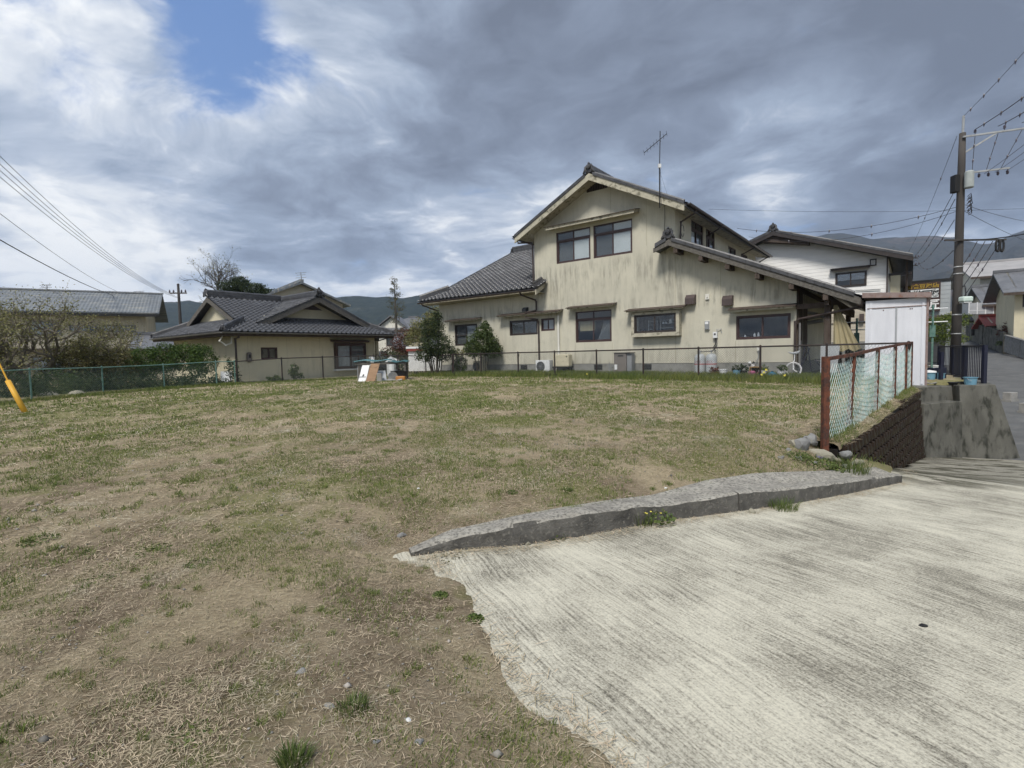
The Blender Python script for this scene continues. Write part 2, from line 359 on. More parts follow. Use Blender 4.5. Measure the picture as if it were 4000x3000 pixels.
    def build(s, name, mat, parent=None, loc=None, smooth=False, bevel=0):
        me = bpy.data.meshes.new(name); me.from_pydata(s.v, [], s.f)
        if len(s.f) < 60000:
            bm = bmesh.new(); bm.from_mesh(me); bmesh.ops.remove_doubles(bm, verts=bm.verts, dist=1e-5)
            bmesh.ops.recalc_face_normals(bm, faces=bm.faces); bm.to_mesh(me); bm.free()
        if smooth: me.polygons.foreach_set('use_smooth', [True] * len(me.polygons))
        me.materials.append(MATS[mat] if isinstance(mat, str) else mat)
        return link(name, me, parent, loc, bevel)
def link(name, me, parent=None, loc=None, bevel=0):
    o = bpy.data.objects.new(name, me); COL.objects.link(o)
    if parent is not None:
        o.parent = parent
        if loc is None and 'z0' in PZ.get(parent.name, {}): o.location = (0, 0, -PZ[parent.name]['z0'])
    if loc is not None: o.location = loc
    if bevel:
        b = o.modifiers.new('bevel', 'BEVEL'); b.width = bevel; b.segments = 2; b.limit_method = 'ANGLE'
    return o
PZ = {}
def tag(o, label, cat, group=None):
    o['label'] = label; o['category'] = cat
    if group: o['group'] = group
    return o
def stuff(o, label=None, cat=None):
    o['kind'] = 'stuff'
    if label: o['label'] = label
    if cat: o['category'] = cat
    return o
def struct(o): o['kind'] = 'structure'; return o
def thing(name, label, cat, loc=(0, 0, 0), rz=0, group=None, z0=None):
    """Empty at the base; with z0 the children's meshes are written with world heights"""
    o = bpy.data.objects.new(name, None); COL.objects.link(o); o.empty_display_size = .1
    o.location = loc; o.rotation_euler = (0, 0, rz); tag(o, label, cat, group)
    if z0 is not None:
        o.location = (loc[0], loc[1], z0); PZ[o.name] = {'z0': z0}
    return o
def fastmesh(name, V, F, mat):
    """V (n,3), F (m,k) arrays"""
    me = bpy.data.meshes.new(name); k = F.shape[1]
    me.vertices.add(len(V)); me.vertices.foreach_set('co', V.astype(np.float32).ravel())
    me.loops.add(F.size); me.loops.foreach_set('vertex_index', F.astype(np.int32).ravel())
    me.polygons.add(len(F)); me.polygons.foreach_set('loop_start', np.arange(0, F.size, k, dtype=np.int32))
    me.polygons.foreach_set('loop_total', np.full(len(F), k, dtype=np.int32))
    me.update(calc_edges=True); me.materials.append(MATS[mat] if isinstance(mat, str) else mat)
    return me
FM = lambda a, z, c: (a, c, z)                      # wall facing -y (front)

def hash2(ix, iy, seed):
    h = (ix.astype(np.int64) * 374761393 + iy.astype(np.int64) * 668265263 + seed * 1442695041) & 0x7fffffff
    h = ((h ^ (h >> 13)) * 1274126177) & 0x7fffffff
    return ((h ^ (h >> 16)) & 0xffff) / 65535.0
def vnoise(x, y, s=1.0, seed=0, octs=3):
    x = np.asarray(x, float) / s; y = np.asarray(y, float) / s; r = 0; a = 1; t = 0
    for k in range(octs):
        ix, iy = np.floor(x), np.floor(y); fx, fy = x - ix, y - iy
        fx = fx * fx * (3 - 2 * fx); fy = fy * fy * (3 - 2 * fy)
        r = r + a * ((hash2(ix, iy, seed + k) * (1 - fx) + hash2(ix + 1, iy, seed + k) * fx) * (1 - fy) + (hash2(ix, iy + 1, seed + k) * (1 - fx) + hash2(ix + 1, iy + 1, seed + k) * fx) * fy)
        t += a; a *= .5; x = x * 2.03 + 17.1; y = y * 2.03 + 5.7
    return r / t
# ================================================================== terrain
DQX, DQZ = [9, 10, 11.0, 11.8, 13, 16.6, 19.5], [-.405, -.52, -.68, -.82, -.98, -1.36, -1.66]
def Dq(q):
    q = np.asarray(q, float)
    return np.where(q < 9, -.005 * np.clip(q, 0, None) ** 2, np.interp(q, DQX, DQZ))
def hDs(x, y):
    q = .7 * x + .71 * y
    return -.005 * max(q, 0) ** 2 if q < 9 else float(np.interp(q, DQX, DQZ))
def hD(x, y): return Dq(.7 * np.asarray(x) + .71 * np.asarray(y))
def hG(x, y):
    x = np.asarray(x, float); y = np.asarray(y, float)
    return .035 * np.clip(y, 0, 15) + np.clip(y - 15, 0, 6) * .012 + np.where(x < 0, np.clip(x, -16, 0) * .008 * np.clip(y / 10, 0, 1), 0)
KB = [((-.80, 3.81), .048), ((-.46, 3.93), .11), ((.04, 4.03), .175), ((.53, 4.23), .198), ((1.10, 4.54), .18), ((1.52, 4.74), .156), ((2.26, 5.05), .196), ((3.07, 5.44), .17), ((3.91, 5.92), .158), ((4.6, 6.38), .14), ((5.31, 6.88), .12)]
BL = [((1.3, -6), .012), ((.8, -.5), .012), ((.62, .5), .012), ((.45, 1.25), .012), ((.31, 1.73), .012), ((.2, 1.97), .012), ((-.09, 2.34), .012), ((-.2, 2.7), .012), ((-.58, 3.57), .012)]
BND = BL + [(p, h - .05) for p, h in KB] + [((7.25, 9.42), .02)]
BP = np.array([p for p, _ in BND]); BH = np.array([float(hD(*p)) + h for p, h in BND])
PADE = [(10.3, 12.72), (11.75, 13.2), (13.3, 13.35), (15.3, 16.8), (21, 24.7), (30, 37), (45.7, 59.4)]
PADI = [(10.0, 13.7), (11.5, 13.95), (12.6, 13.95), (14.6, 17.1), (20.6, 25.0), (29.6, 37.3), (45.3, 59.7)]   # the yard's edge, inside its walls
POLY = np.array([tuple(p) for p in BP] + PADE + [(90, 59), (90, -6)])
def _inset(i):
    a, b = np.array(BND[max(i - 1, 0)][0]), np.array(BND[min(i + 1, len(BND) - 1)][0]); d = (b - a) / np.linalg.norm(b - a); return tuple(BP[i] + np.array([-d[1], d[0]]) * .13)
POLI = np.array([tuple(p) if i < len(BL) else _inset(i) for i, p in enumerate(BP)] + [(7.15, 10.2)] + PADI + [(90, 59), (90, -6)])
def inpoly(x, y, P):
    r = np.zeros(x.shape, bool); n = len(P)
    for i in range(n):
        x1, y1 = P[i]; x2, y2 = P[(i + 1) % n]
        c = ((y1 > y) != (y2 > y)) & (x < (x2 - x1) * (y - y1) / (y2 - y1 + 1e-12) + x1)
        r ^= c
    return r
def bdist(x, y):
    best = np.full(x.shape, 1e9); hb = np.zeros(x.shape)
    for i in range(len(BP) - 1):
        a, b = BP[i], BP[i + 1]; d = b - a
        t = np.clip(((x - a[0]) * d[0] + (y - a[1]) * d[1]) / (d @ d), 0, 1)
        dd = np.hypot(x - a[0] - t * d[0], y - a[1] - t * d[1])
        m = dd < best; best = np.where(m, dd, best); hb = np.where(m, BH[i] * (1 - t) + BH[i + 1] * t, hb)
    return best, hb
W0, W1 = np.array([4.28, 7.08]), np.array([10.2, 13.27])
def field_h(x, y):
    x = np.asarray(x, float); y = np.asarray(y, float); sh = np.broadcast(x, y).shape
    x = np.broadcast_to(x, sh).copy(); y = np.broadcast_to(y, sh).copy()
    xj = x + (vnoise(x, y, .35, 31) - .5) * .22; yj = y + (vnoise(x, y, .35, 32) - .5) * .22   # ragged edge of the slab
    edge = (y < 3.6)
    inside = inpoly(x, y, POLI)
    din, _ = bdist(x, y); ein = inpoly(xj, yj, POLI); djt, _ = bdist(xj, yj)
    d, hb = bdist(x, y); g = hG(x, y) + (vnoise(x, y, 1.1, 3) - .5) * .035 + (vnoise(x, y, .25, 5, 2) - .5) * .02
    wid = np.where(y < 3.7, .8, 1.35); t = np.clip(d / wid, 0, 1); t = t * t * (3 - 2 * t)
    z = hb + (g - hb) * t
    wd = W1 - W0; s = ((x - W0[0]) * wd[0] + (y - W0[1]) * wd[1]) / (wd @ wd)
    left = (wd[0] * (y - W0[1]) - wd[1] * (x - W0[0])) > 0
    z = np.where((s > 0) & left, np.maximum(z, g * np.clip(s * 9, 0, 1) + z * (1 - np.clip(s * 9, 0, 1))), z)
    z = np.where(s > 1.0, g, z)
    zin = hD(x, y) + np.maximum(.012 - np.where(edge, djt, din) * .45, -.09)
    zin = np.where(edge, zin, hD(x, y) - .10)
    zin = np.where(din > 1.0, hD(x, y) - .12, zin)
    zin = np.where((x > 7.4) & (y > 9.4), hD(x, y) - .25, zin)
    zl_ = hD(x, y) + .012 + np.minimum(djt, .15) * .25
    z = np.where(edge & (djt < .15), np.where(ein, zin, np.minimum(z, zl_)), z)
    return np.where(np.where(edge, ein, inside), zin, z)
def grid(xs, ys, zf):
    X, Y = np.meshgrid(xs, ys); Z = zf(X, Y)
    V = np.stack([X, Y, Z], -1).reshape(-1, 3); nx, ny = len(xs), len(ys)
    i = np.arange(nx - 1)[None] + np.arange(ny - 1)[:, None] * nx
    F = np.stack([i, i + 1, i + 1 + nx, i + nx], -1).reshape(-1, 4)
    return V, F
def grow(a, b, s0, g):
    r = [a]; s = s0
    while r[-1] < b: r.append(r[-1] + s); s *= g
    return np.array(r)

xs = np.concatenate([-grow(4, 42, .1, 1.09)[::-1], np.arange(-3.93, 7.0, .065), grow(7.0, 17, .1, 1.03)])
ys = np.concatenate([np.arange(-2, .8, .2), np.arange(.8, 8.5, .065), grow(8.5, 46, .1, 1.03)])
FV, FF = grid(xs, ys, field_h); FG = FV[:, 2].reshape(len(ys), len(xs))
import bisect
_xl, _yl = xs.tolist(), ys.tolist()
def fz(x, y):
    i = min(max(bisect.bisect_right(_xl, x) - 1, 0), len(_xl) - 2); j = min(max(bisect.bisect_right(_yl, y) - 1, 0), len(_yl) - 2)
    u_ = min(max((x - _xl[i]) / (_xl[i + 1] - _xl[i]), 0), 1); v_ = min(max((y - _yl[j]) / (_yl[j + 1] - _yl[j]), 0), 1)
    return float((FG[j, i] * (1 - u_) + FG[j, i + 1] * u_) * (1 - v_) + (FG[j + 1, i] * (1 - u_) + FG[j + 1, i + 1] * u_) * v_)
def hit(px, py, h):
    d = ray(px, py); k = .5
    while k < 120:
        P = EYE + d * k
        if P[2] < h(P[0], P[1]): break
        k += .01 + k * .002
    return Vector(P)
# --- field of dead grass, soil and moss
def field_mat():
    m = bpy.data.materials.new('field_soil'); m.use_nodes = True; N = NT(m.node_tree)
    v = N.add('ShaderNodeTexCoord').outputs['Object']
    out = N.add('ShaderNodeOutputMaterial'); b = N.add('ShaderNodeBsdfPrincipled', i_Roughness=1.0); N.link(b.outputs[0], out.inputs[0]); b.inputs['Specular IOR Level'].default_value = .1
    soil = N.ramp(N.noise(v, 9, 10, .68), [(.3, (.10, .076, .05)), (.5, (.185, .144, .10)), (.72, (.285, .235, .17))])
    straw = N.ramp(N.noise(N.mapping(v, scale=(1, 2.2, 1), rot=(0, 0, .4)), 26, 10, .7, .6), [(.3, (.20, .163, .105)), (.55, (.37, .308, .205)), (.75, (.50, .43, .305))])
    green = N.ramp(N.noise(v, 22, 8, .7), [(.3, (.11, .118, .042)), (.7, (.22, .218, .088))])
    c = N.mix(N.mapr(N.noise(v, .75, 8, .62), .40, .60), soil, straw)
    sepn = N.add('ShaderNodeSeparateXYZ'); N.link(v, sepn.inputs[0])
    far = N.mapr(sepn.outputs[1], 3.0, 10.0)
    c = N.mix(N.math('MULTIPLY', far, .55), c, straw)
    g = N.math('ADD', N.noise(v, .55, 9, .66), N.math('MULTIPLY', N.mapr(sepn.outputs[1], 4, 14), .07))
    c = N.mix(N.math('MULTIPLY', N.mapr(g, .51, .60), .7), c, green)
    c = N.mix(N.math('MULTIPLY', N.mapr(N.noise(v, 3.2, 8, .65), .60, .70), .6), c, (.10, .085, .022))   # moss
    N.link(c, b.inputs['Base Color'])
    bm_ = N.add('ShaderNodeBump', i_Strength=.9, i_Distance=.03); N.link(N.noise(v, 38, 9, .72), bm_.inputs['Height']); N.link(bm_.outputs[0], b.inputs['Normal'])
    MATS['field_soil'] = m
field_mat()
V, F = FV, FF
me = fastmesh('field', V, F, 'field_soil'); me.polygons.foreach_set('use_smooth', [True] * len(me.polygons))
struct(link('field', me))

# --- concrete drive with broomed grooves
def drive_mat():
    m = bpy.data.materials.new('drive_concrete'); m.use_nodes = True; N = NT(m.node_tree)
    v = N.add('ShaderNodeTexCoord').outputs['Object']
    out = N.add('ShaderNodeOutputMaterial'); b = N.add('ShaderNodeBsdfPrincipled', i_Roughness=.95); N.link(b.outputs[0], out.inputs[0]); b.inputs['Specular IOR Level'].default_value = .2
    wob = N.add('ShaderNodeTexNoise'); wob.inputs['Scale'].default_value = .55; wob.inputs['Detail'].default_value = 2; N.link(v, wob.inputs['Vector'])
    va = N.add('ShaderNodeVectorMath', operation='MULTIPLY_ADD'); N.link(wob.outputs['Color'], va.inputs[0]); va.inputs[1].default_value = (.35, .35, 0); N.link(v, va.inputs[2])
    gv = N.mapping(va.outputs[0], rot=(0, 0, math.radians(-27)))
    groove = N.noise(N.mapping(gv, scale=(52, 1.5, 1)), 1.0, 5, .6)          # long broom lines
    fineg = N.noise(N.mapping(gv, scale=(120, 9, 1)), 1.0, 5, .7)
    speck = N.noise(v, 85, 8, .72)
    blot = N.noise(v, 1.5, 9, .62, .4); blot2 = N.noise(v, .42, 6, .55)
    h = N.math('ADD', N.math('MULTIPLY', groove, .32), N.math('ADD', N.math('MULTIPLY', fineg, .28), N.math('MULTIPLY', speck, .50)))
    h2 = N.math('ADD', h, N.math('MULTIPLY', N.math('SUBTRACT', blot, .5), .34))
    h3 = N.math('ADD', h2, N.math('MULTIPLY', N.math('SUBTRACT', blot2, .5), .20))
    col = N.ramp(h3, [(.40, (.10, .092, .074)), (.47, (.225, .21, .168)), (.54, (.41, .388, .318)), (.63, (.585, .557, .455))])
    lich = N.mapr(N.noise(v, 13, 9, .7), .60, .68); col = N.mix(N.math('MULTIPLY', lich, .5), col, (.10, .095, .082))
    # dark damp and moss along the foot of the kerb and the walls at the low end
    sepn = N.add('ShaderNodeSeparateXYZ'); N.link(v, sepn.inputs[0])
    q = N.math('ADD', N.math('MULTIPLY', sepn.outputs[0], .7), N.math('MULTIPLY', sepn.outputs[1], .71))
    side = N.math('ADD', N.math('MULTIPLY', sepn.outputs[0], -.62), N.math('MULTIPLY', sepn.outputs[1], .78))   # grows towards the kerb
    kerbd = N.math('SUBTRACT', N.math('ADD', N.mapr(q, 2.0, 11.0, 3.15, 3.0, False), N.math('MULTIPLY', N.mapr(q, 8, 16, 0, .6), 1.0)), side)
    damp = N.math('MULTIPLY', N.mapr(N.math('ADD', kerbd, N.math('MULTIPLY', N.math('SUBTRACT', blot, .5), 2.4)), 1.0, -.1), N.mapr(q, 6.2, 9.5))
    col = N.mix(N.math('MULTIPLY', damp, .85), col, N.ramp(speck, [(.4, (.045, .042, .03)), (.65, (.13, .12, .095))]))
    low = N.mapr(N.math('ADD', q, N.math('MULTIPLY', N.math('SUBTRACT', blot, .5), 2.2)), 9.9, 10.9)
    col = N.mix(N.math('MULTIPLY', low, .62), col, N.ramp(speck, [(.35, (.085, .082, .068)), (.65, (.23, .22, .185))]))
    strip = N.math('MULTIPLY', N.math('MULTIPLY', N.mapr(q, 8.3, 9.6), N.mapr(q, 13.5, 11.0)), N.mapr(N.noise(N.mapping(v, scale=(1.6, .5, 1), rot=(0, 0, .75)), 1.5, 8, .68), .45, .52)); strip = N.math('MULTIPLY', strip, N.mapr(side, .7, 1.9))
    col = N.mix(N.math('MULTIPLY', strip, .9), col, (.040, .038, .020))
    moss = N.math('MULTIPLY', N.math('MULTIPLY', N.mapr(q, 9.5, 13.5), N.mapr(N.noise(N.mapping(v, scale=(.6, 1.6, 1), rot=(0, 0, -.2)), 1.6, 9, .66), .50, .58)), N.mapr(side, .2, 1.6))
    col = N.mix(N.math('MULTIPLY', moss, .85), col, (.035, .032, .016))
    N.link(col, b.inputs['Base Color'])
    bm_ = N.add('ShaderNodeBump', i_Strength=.75, i_Distance=.012); N.link(h, bm_.inputs['Height']); N.link(bm_.outputs[0], b.inputs['Normal'])
    MATS['drive_concrete'] = m
drive_mat()
V, F = grid(np.arange(-1.6, 26.5, .14), np.arange(-2, 23.1, .14), lambda X, Y: hD(X, Y) + (vnoise(X, Y, 1.5, 9) - .5) * .012)
# keep the slab under the field only as far as it needs
C = V[F].mean(1); d_, _h = bdist(C[:, 0], C[:, 1]); keep = inpoly(C[:, 0], C[:, 1], POLY) | (d_ < .5)
l_ = (C[:, 0] - 19.5) * .81 - (C[:, 1] - 13.7) * .58; keep &= l_ < -3.6
me = fastmesh('driveway', V, F[keep], 'drive_concrete'); me.polygons.foreach_set('use_smooth', [True] * len(me.polygons))
struct(link('driveway', me))

# --- street climbing away on the right
RD = np.array([.58, .81]); RN_ = np.array([.81, -.58]); R0 = np.array([19.5, 13.7])
def road_z(k): k = np.asarray(k, float); return np.where(k < 0, -1.6 + np.clip(k + 6, 0, 6) ** 2 * .0032, -1.485 + .077 * k * np.clip(.5 + k / 16, .5, 1))
def road_pt(k, l, dz=0.0):
    # the street bends slightly left at the top
    bend = 0.0012 * max(k - 30, 0) ** 2
    p = R0 + RD * k + RN_ * (l - bend); return (p[0], p[1], float(road_z(k)) + dz)
ks = np.concatenate([np.arange(-30, 60, 1.0), np.arange(60, 150, 4.0)])
def ribbon(name, l0, l1, dz, mat, nl=6):
    vs = [road_pt(k, l0 + (l1 - l0) * j / nl, dz) for k in ks for j in range(nl + 1)]
    fs = [(i * (nl + 1) + j, i * (nl + 1) + j + 1, (i + 1) * (nl + 1) + j + 1, (i + 1) * (nl + 1) + j) for i in range(len(ks) - 1) for j in range(nl)]
    mb = MB().add(vs, fs); return mb.build(name, mat, smooth=True)
struct(ribbon('road', -5.2, .0, .015, 'asphalt'))
struct(ribbon('road_gutter', 0.0, .55, .03, 'wall_concrete', 1))
struct(ribbon('verge', .55, 60, .0, 'field_soil', 6))

# --- wide ground out to the hills
def ground_z(X, Y):
    q = .66 * X + .75 * Y; l = .75 * X - .66 * Y
    k = (X - 19.5) * .58 + (Y - 13.7) * .81
    zr = -1.75 + .077 * np.clip(k, 0, 160) - .12
    far = np.clip((np.hypot(X, Y) - 45) / 60, 0, 1)
    zl = -.25 + 0 * X
    t = np.clip((l + 8) / 8, 0, 1) * np.clip((Y - 5) / 20, 0, 1)
    z = zl * (1 - t) + np.maximum(zr, -1.9) * t
    return np.where((np.abs(X - 5) < 50) & (Y < 46) & (l < -6), np.minimum(z, -.6), np.where((l >= -6) & (np.hypot(X, Y) < 95), np.minimum(z - .4, -2.6 + .077 * np.clip(k, 0, 90)), z)) - .2
g1 = np.concatenate([-grow(0, 2100, 3, 1.12)[::-1][:-1], grow(0, 2100, 3, 1.12)])
V, F = grid(g1, g1, ground_z)
pmat('far_ground', (.09, .095, .055), (.13, .125, .08), .05, 1.0, c3=(.06, .07, .04), s3=.02)
struct(link('ground', fastmesh('ground', V, F, 'far_ground')))

# --- wooded hills
def hill(name, ridge, Dm, mat, base=.45, relief=.12, seed=1):
    ridge = sorted(ridge); X = np.array([r[0] for r in ridge], float); Yp = np.array([r[1] for r in ridge], float)
    px = np.arange(X[0], X[-1] + 1, 14.0); py = np.interp(px, X, Yp)
    py = py + (vnoise(px, px * 0, 42, seed, 4) - .5) * 7
    nr = 34; V = []
    for i, (a, b) in enumerate(zip(px, py)):
        top = at(a, b, Dm); dx, dy = top.x, top.y
        for j in range(nr + 8):
            if j <= nr:
                t = j / nr; f = base + (1 - base) * t; z = top.z * (t ** 1.25)
                rl = (float(vnoise(dx * f / 100, dy * f / 100, 1.0, seed + 7, 4)) - .5) * relief * top.z * math.sin(PI * min(t, .999)) * 2.0
                z = min(z + rl, top.z * (.2 + .8 * t) if t > .85 else 1e9)
                V.append((dx * f, dy * f, z - 2))
            else:
                t = (j - nr) / 8; V.append((dx * (1 + .25 * t), dy * (1 + .25 * t), top.z * (1 - .7 * t) - 2))
    V = np.array(V); n = nr + 8; m_ = len(px)
    i = np.arange(n - 1)[None] + np.arange(m_ - 1)[:, None] * n
    F = np.stack([i, i + n, i + n + 1, i + 1], -1).reshape(-1, 4)
    me = fastmesh(name, V, F, mat); me.polygons.foreach_set('use_smooth', [True] * len(me.polygons))
    return struct(link(name, me))
def hill_mat(name, a, b, c):
    m = bpy.data.materials.new(name); m.use_nodes = True; N = NT(m.node_tree)
    v = N.add('ShaderNodeTexCoord').outputs['Object']
    out = N.add('ShaderNodeOutputMaterial'); s = N.add('ShaderNodeBsdfPrincipled', i_Roughness=1.0); N.link(s.outputs[0], out.inputs[0]); s.inputs['Specular IOR Level'].default_value = .05
    col = N.ramp(N.noise(v, .06, 8, .7), [(.35, a), (.62, b)])
    col = N.mix(N.mapr(N.noise(N.mapping(v, scale=(1, 1, 3)), .006, 6, .6, .8), .56, .64), col, c)
    N.link(col, s.inputs['Base Color'])
    bm_ = N.add('ShaderNodeBump', i_Strength=1.0, i_Distance=12); N.link(N.noise(v, .05, 6, .7), bm_.inputs['Height']); N.link(bm_.outputs[0], s.inputs['Normal'])
    MATS[name] = m
hill_mat('forest', (.018, .027, .024), (.04, .05, .038), (.06, .066, .052))
hill_mat('mountain', (.034, .037, .034), (.07, .066, .055), (.115, .09, .072))
hill('hills', [(-900, 1130), (-300, 1150), (200, 1185), (560, 1182), (600, 1176), (690, 1175), (741, 1169), (766, 1174), (820, 1180), (900, 1172), (1000, 1160), (1130, 1168), (1286, 1159), (1382, 1152), (1451, 1157), (1516, 1153), (1573, 1160), (1640, 1150), (1684, 1141), (1740, 1146), (1850, 1165), (2000, 1175), (2300, 1180), (2700, 1170)], 1050, 'forest', seed=3)
hill('hills', [(2500, 1000), (2900, 960), (3120, 938), (3230, 912), (3290, 906), (3340, 916), (3405, 931), (3500, 925), (3560, 921), (3605, 918), (3690, 922), (3735, 923), (3780, 938), (3830, 951), (3880, 946), (3952, 912), (4000, 897), (4200, 850), (4700, 830)], 1500, 'mountain', base=.3, relief=.2, seed=9)
# ================================================================== kerb along the drive
def resample(pts, step):
    pts = [np.array(p, float) for p in pts]; out = [pts[0]]
    for a, b in zip(pts[:-1], pts[1:]):
        n = max(1, int(np.linalg.norm(b[:2] - a[:2]) / step))
        out += [a + (b - a) * (i + 1) / n for i in range(n)]
    return np.array(out)
KW = [.12, .24, .28, .30, .32, .34, .46, .5, .38, .32, .28]
ks_ = [(p[0], p[1], h, w_) for (p, h), w_ in zip(KB, KW)]
def kerb(seg, name):
    R = resample(seg, .05); n = len(R); vs = []; K = 9
    for i in range(n):
        d = R[min(i + 1, n - 1), :2] - R[max(i - 1, 0), :2]; d /= np.linalg.norm(d); nrm = np.array([-d[1], d[0]])
        x, y, h, wd = R[i]; zb = float(hD(x, y)); e = (float(vnoise(x, y, .12, 41)) - .5); e2 = float(vnoise(x, y, .5, 42)) - .5
        h += e2 * .03 + e * .03; ch = .014 + max(0, e) * .10
        back = fz(x + nrm[0] * (wd + .05), y + nrm[1] * (wd + .05)) + .012
        for o_, z_ in ((0 + e * .012, zb - .12), (.004 + e * .012, zb + h * .5), (.010 + e * .05, zb + h - ch), (.026 + e * .05, zb + h - ch * .3), (.05, zb + h), (wd * .5, zb + h + .004 + e * .008), (wd * .9, max(back, zb + h - .03) + e * .01), (wd, back + .005), (wd + .02, zb - .12)):
            vs.append((x + nrm[0] * o_, y + nrm[1] * o_, z_))
    fs = [(i * K + j, i * K + j + 1, (i + 1) * K + j + 1, (i + 1) * K + j) for i in range(n - 1) for j in range(K - 1)]
    fs += [tuple(range(K)), tuple(range((n - 1) * K + K - 1, (n - 1) * K - 1, -1))]
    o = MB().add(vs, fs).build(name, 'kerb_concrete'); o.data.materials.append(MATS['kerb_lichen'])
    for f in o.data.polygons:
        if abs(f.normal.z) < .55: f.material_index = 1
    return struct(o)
j0 = np.array(ks_[6]); dj = (np.array(ks_[7]) - j0); dj /= np.linalg.norm(dj[:2])
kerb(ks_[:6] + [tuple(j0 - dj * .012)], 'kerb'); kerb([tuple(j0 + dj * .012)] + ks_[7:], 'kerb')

# ================================================================== retaining walls at the low end of the drive
dW = Vector((.699, .715, 0)); nW = Vector((-.715, .699, 0)); A0 = Vector((4.60, 6.76, 0)); LW = 8.6   # foot line; the face leans back
def wtop(a): return .20 + .23 * min(1, a / LW)
bw = thing('retaining_wall', 'dark mossy retaining wall of slotted concrete blocks below the rusty fence', 'wall', (A0.x, A0.y, -.5))
bwo = Vector(bw.location)
mb = MB(); na = 34
vs = []
for i in range(na + 1):
    a = LW * i / na; p = A0 + dW * a; zt = wtop(a) - .10
    for o_, z_ in ((.055, -1.75), (.055 + .17, zt), (.6, zt - .05), (.6, -1.75)):
        q = p + nW * o_; vs.append((q.x, q.y, z_))
mb.add(vs, [(i * 4 + j, i * 4 + (j + 1) % 4, (i + 1) * 4 + (j + 1) % 4, (i + 1) * 4 + j) for i in range(na) for j in range(4)] + [(0, 1, 2, 3), (na * 4 + 3, na * 4 + 2, na * 4 + 1, na * 4)])
mb.build('wall_core', 'block_gap', bw, -bwo)
vs = []
for i in range(na * 4 + 1):
    a = LW * i / (na * 4); p = A0 + dW * a; zt = wtop(a) - .06
    for k, (o_, z_) in enumerate(((.20, zt - .06), (.22, zt), (.28, zt + .03), (.36, zt + .05), (.55, zt + .06))):
        q = p + nW * (o_ + .05 * (float(vnoise(a, k, .3, 66)) - .5)); vs.append((q.x, q.y, z_ + .05 * (float(vnoise(a, k * 3.1, .25, 67)) - .5)))
MB().add(vs, [(i * 5 + j, i * 5 + j + 1, i * 5 + j + 6, i * 5 + j + 5) for i in range(na * 4) for j in range(4)]).build('earth_cap', 'field_soil', bw, -bwo, smooth=True)
blk = []
for v_ in range(6):
    m2 = MB(); w2, h2, dp = .074, .086, .07; j = [RN.uniform(-.012, .012) for _ in range(12)]
    fr = [(-w2 + .02 + j[0], -dp, -h2 + .015), (w2 - .02 + j[1], -dp + j[8], -h2 + .012), (w2 - .022 + j[2], -dp + j[9], h2 - .014), (-w2 + .02 + j[3], -dp, h2 - .016)]
    mdl = [(-w2, -dp + .03, -h2), (w2, -dp + .03, -h2), (w2, -dp + .03, h2), (-w2, -dp + .03, h2)]; bk = [(-w2, .06, -h2), (w2, .06, -h2), (w2, .06, h2), (-w2, .06, h2)]
    m2.add(fr + mdl + bk, [(0, 1, 2, 3)] + [(q, (q + 1) % 4, (q + 1) % 4 + 4, q + 4) for q in range(4)] + [(q + 4, (q + 1) % 4 + 4, (q + 1) % 4 + 8, q + 8) for q in range(4)])
    o_ = m2.build('brick', 'block_moss', bw); blk.append(o_.data); bpy.data.objects.remove(o_)
rotW = math.atan2(dW.y, dW.x)
for r in range(11):
    z = .24 - r * .195
    for i in range(36):
        a = .1 + i * .243 + (r % 2) * .12
        if a > LW - .12 or z + .07 > wtop(a) - .03: continue
        p = A0 + dW * a; f_ = p - nW * .12
        soil = max(fz(f_.x, f_.y), hDs(f_.x, f_.y) if inpoly(np.array([f_.x]), np.array([f_.y]), POLY)[0] else -9)
        if z + .1 < soil: continue
        q = p + nW * (.055 + .17 * (z + 1.7) / 2.0)
        o_ = bpy.data.objects.new('brick', random.choice(blk)); COL.objects.link(o_); o_.parent = bw
        o_.location = Vector((q.x, q.y, z)) - bwo; o_.rotation_euler = (random.uniform(-.05, .05) - .09, 0, rotW + random.uniform(-.04, .04))

cw = thing('concrete_wall', 'stained grey concrete retaining wall in stepped panels beside the street', 'wall', (12.0, 13.5, -1.5))
cl = -Vector(cw.location)
def hexa(name, base, top, mat, par, lo):
    return MB().add(list(base) + list(top), [(3, 2, 1, 0), (4, 5, 6, 7), (0, 1, 5, 4), (1, 2, 6, 5), (2, 3, 7, 6), (3, 0, 4, 7)]).build(name, mat, par, lo, bevel=.015)
hexa('tall_panel', [(11.78, 13.22, -1.9), (13.62, 13.42, -1.9), (15.9, 17.0, -1.9), (13.2, 17.4, -1.9)], [(11.82, 13.42, .41), (12.9, 13.56, .41), (15.1, 16.9, .41), (13.2, 17.4, .41)], 'wall_concrete', cw, cl)
hexa('low_panel', [(10.32, 12.68, -1.9), (11.74, 13.16, -1.9), (11.58, 13.7, -1.9), (10.16, 13.2, -1.9)], [(10.34, 12.74, .02), (11.72, 13.21, .02), (11.58, 13.68, .02), (10.2, 13.2, .02)], 'wall_concrete', cw, cl)
hexa('upper_panel', [(10.42, 13.12, -.4), (11.9, 13.62, -.4), (11.6, 14.4, -.4), (10.1, 13.9, -.4)], [(10.42, 13.16, .40), (11.79, 13.62, .40), (11.6, 14.4, .40), (10.1, 13.9, .40)], 'wall_concrete', cw, cl)
MB().box(13.2, 13.25, 16.9, 17, -1.9, .3)
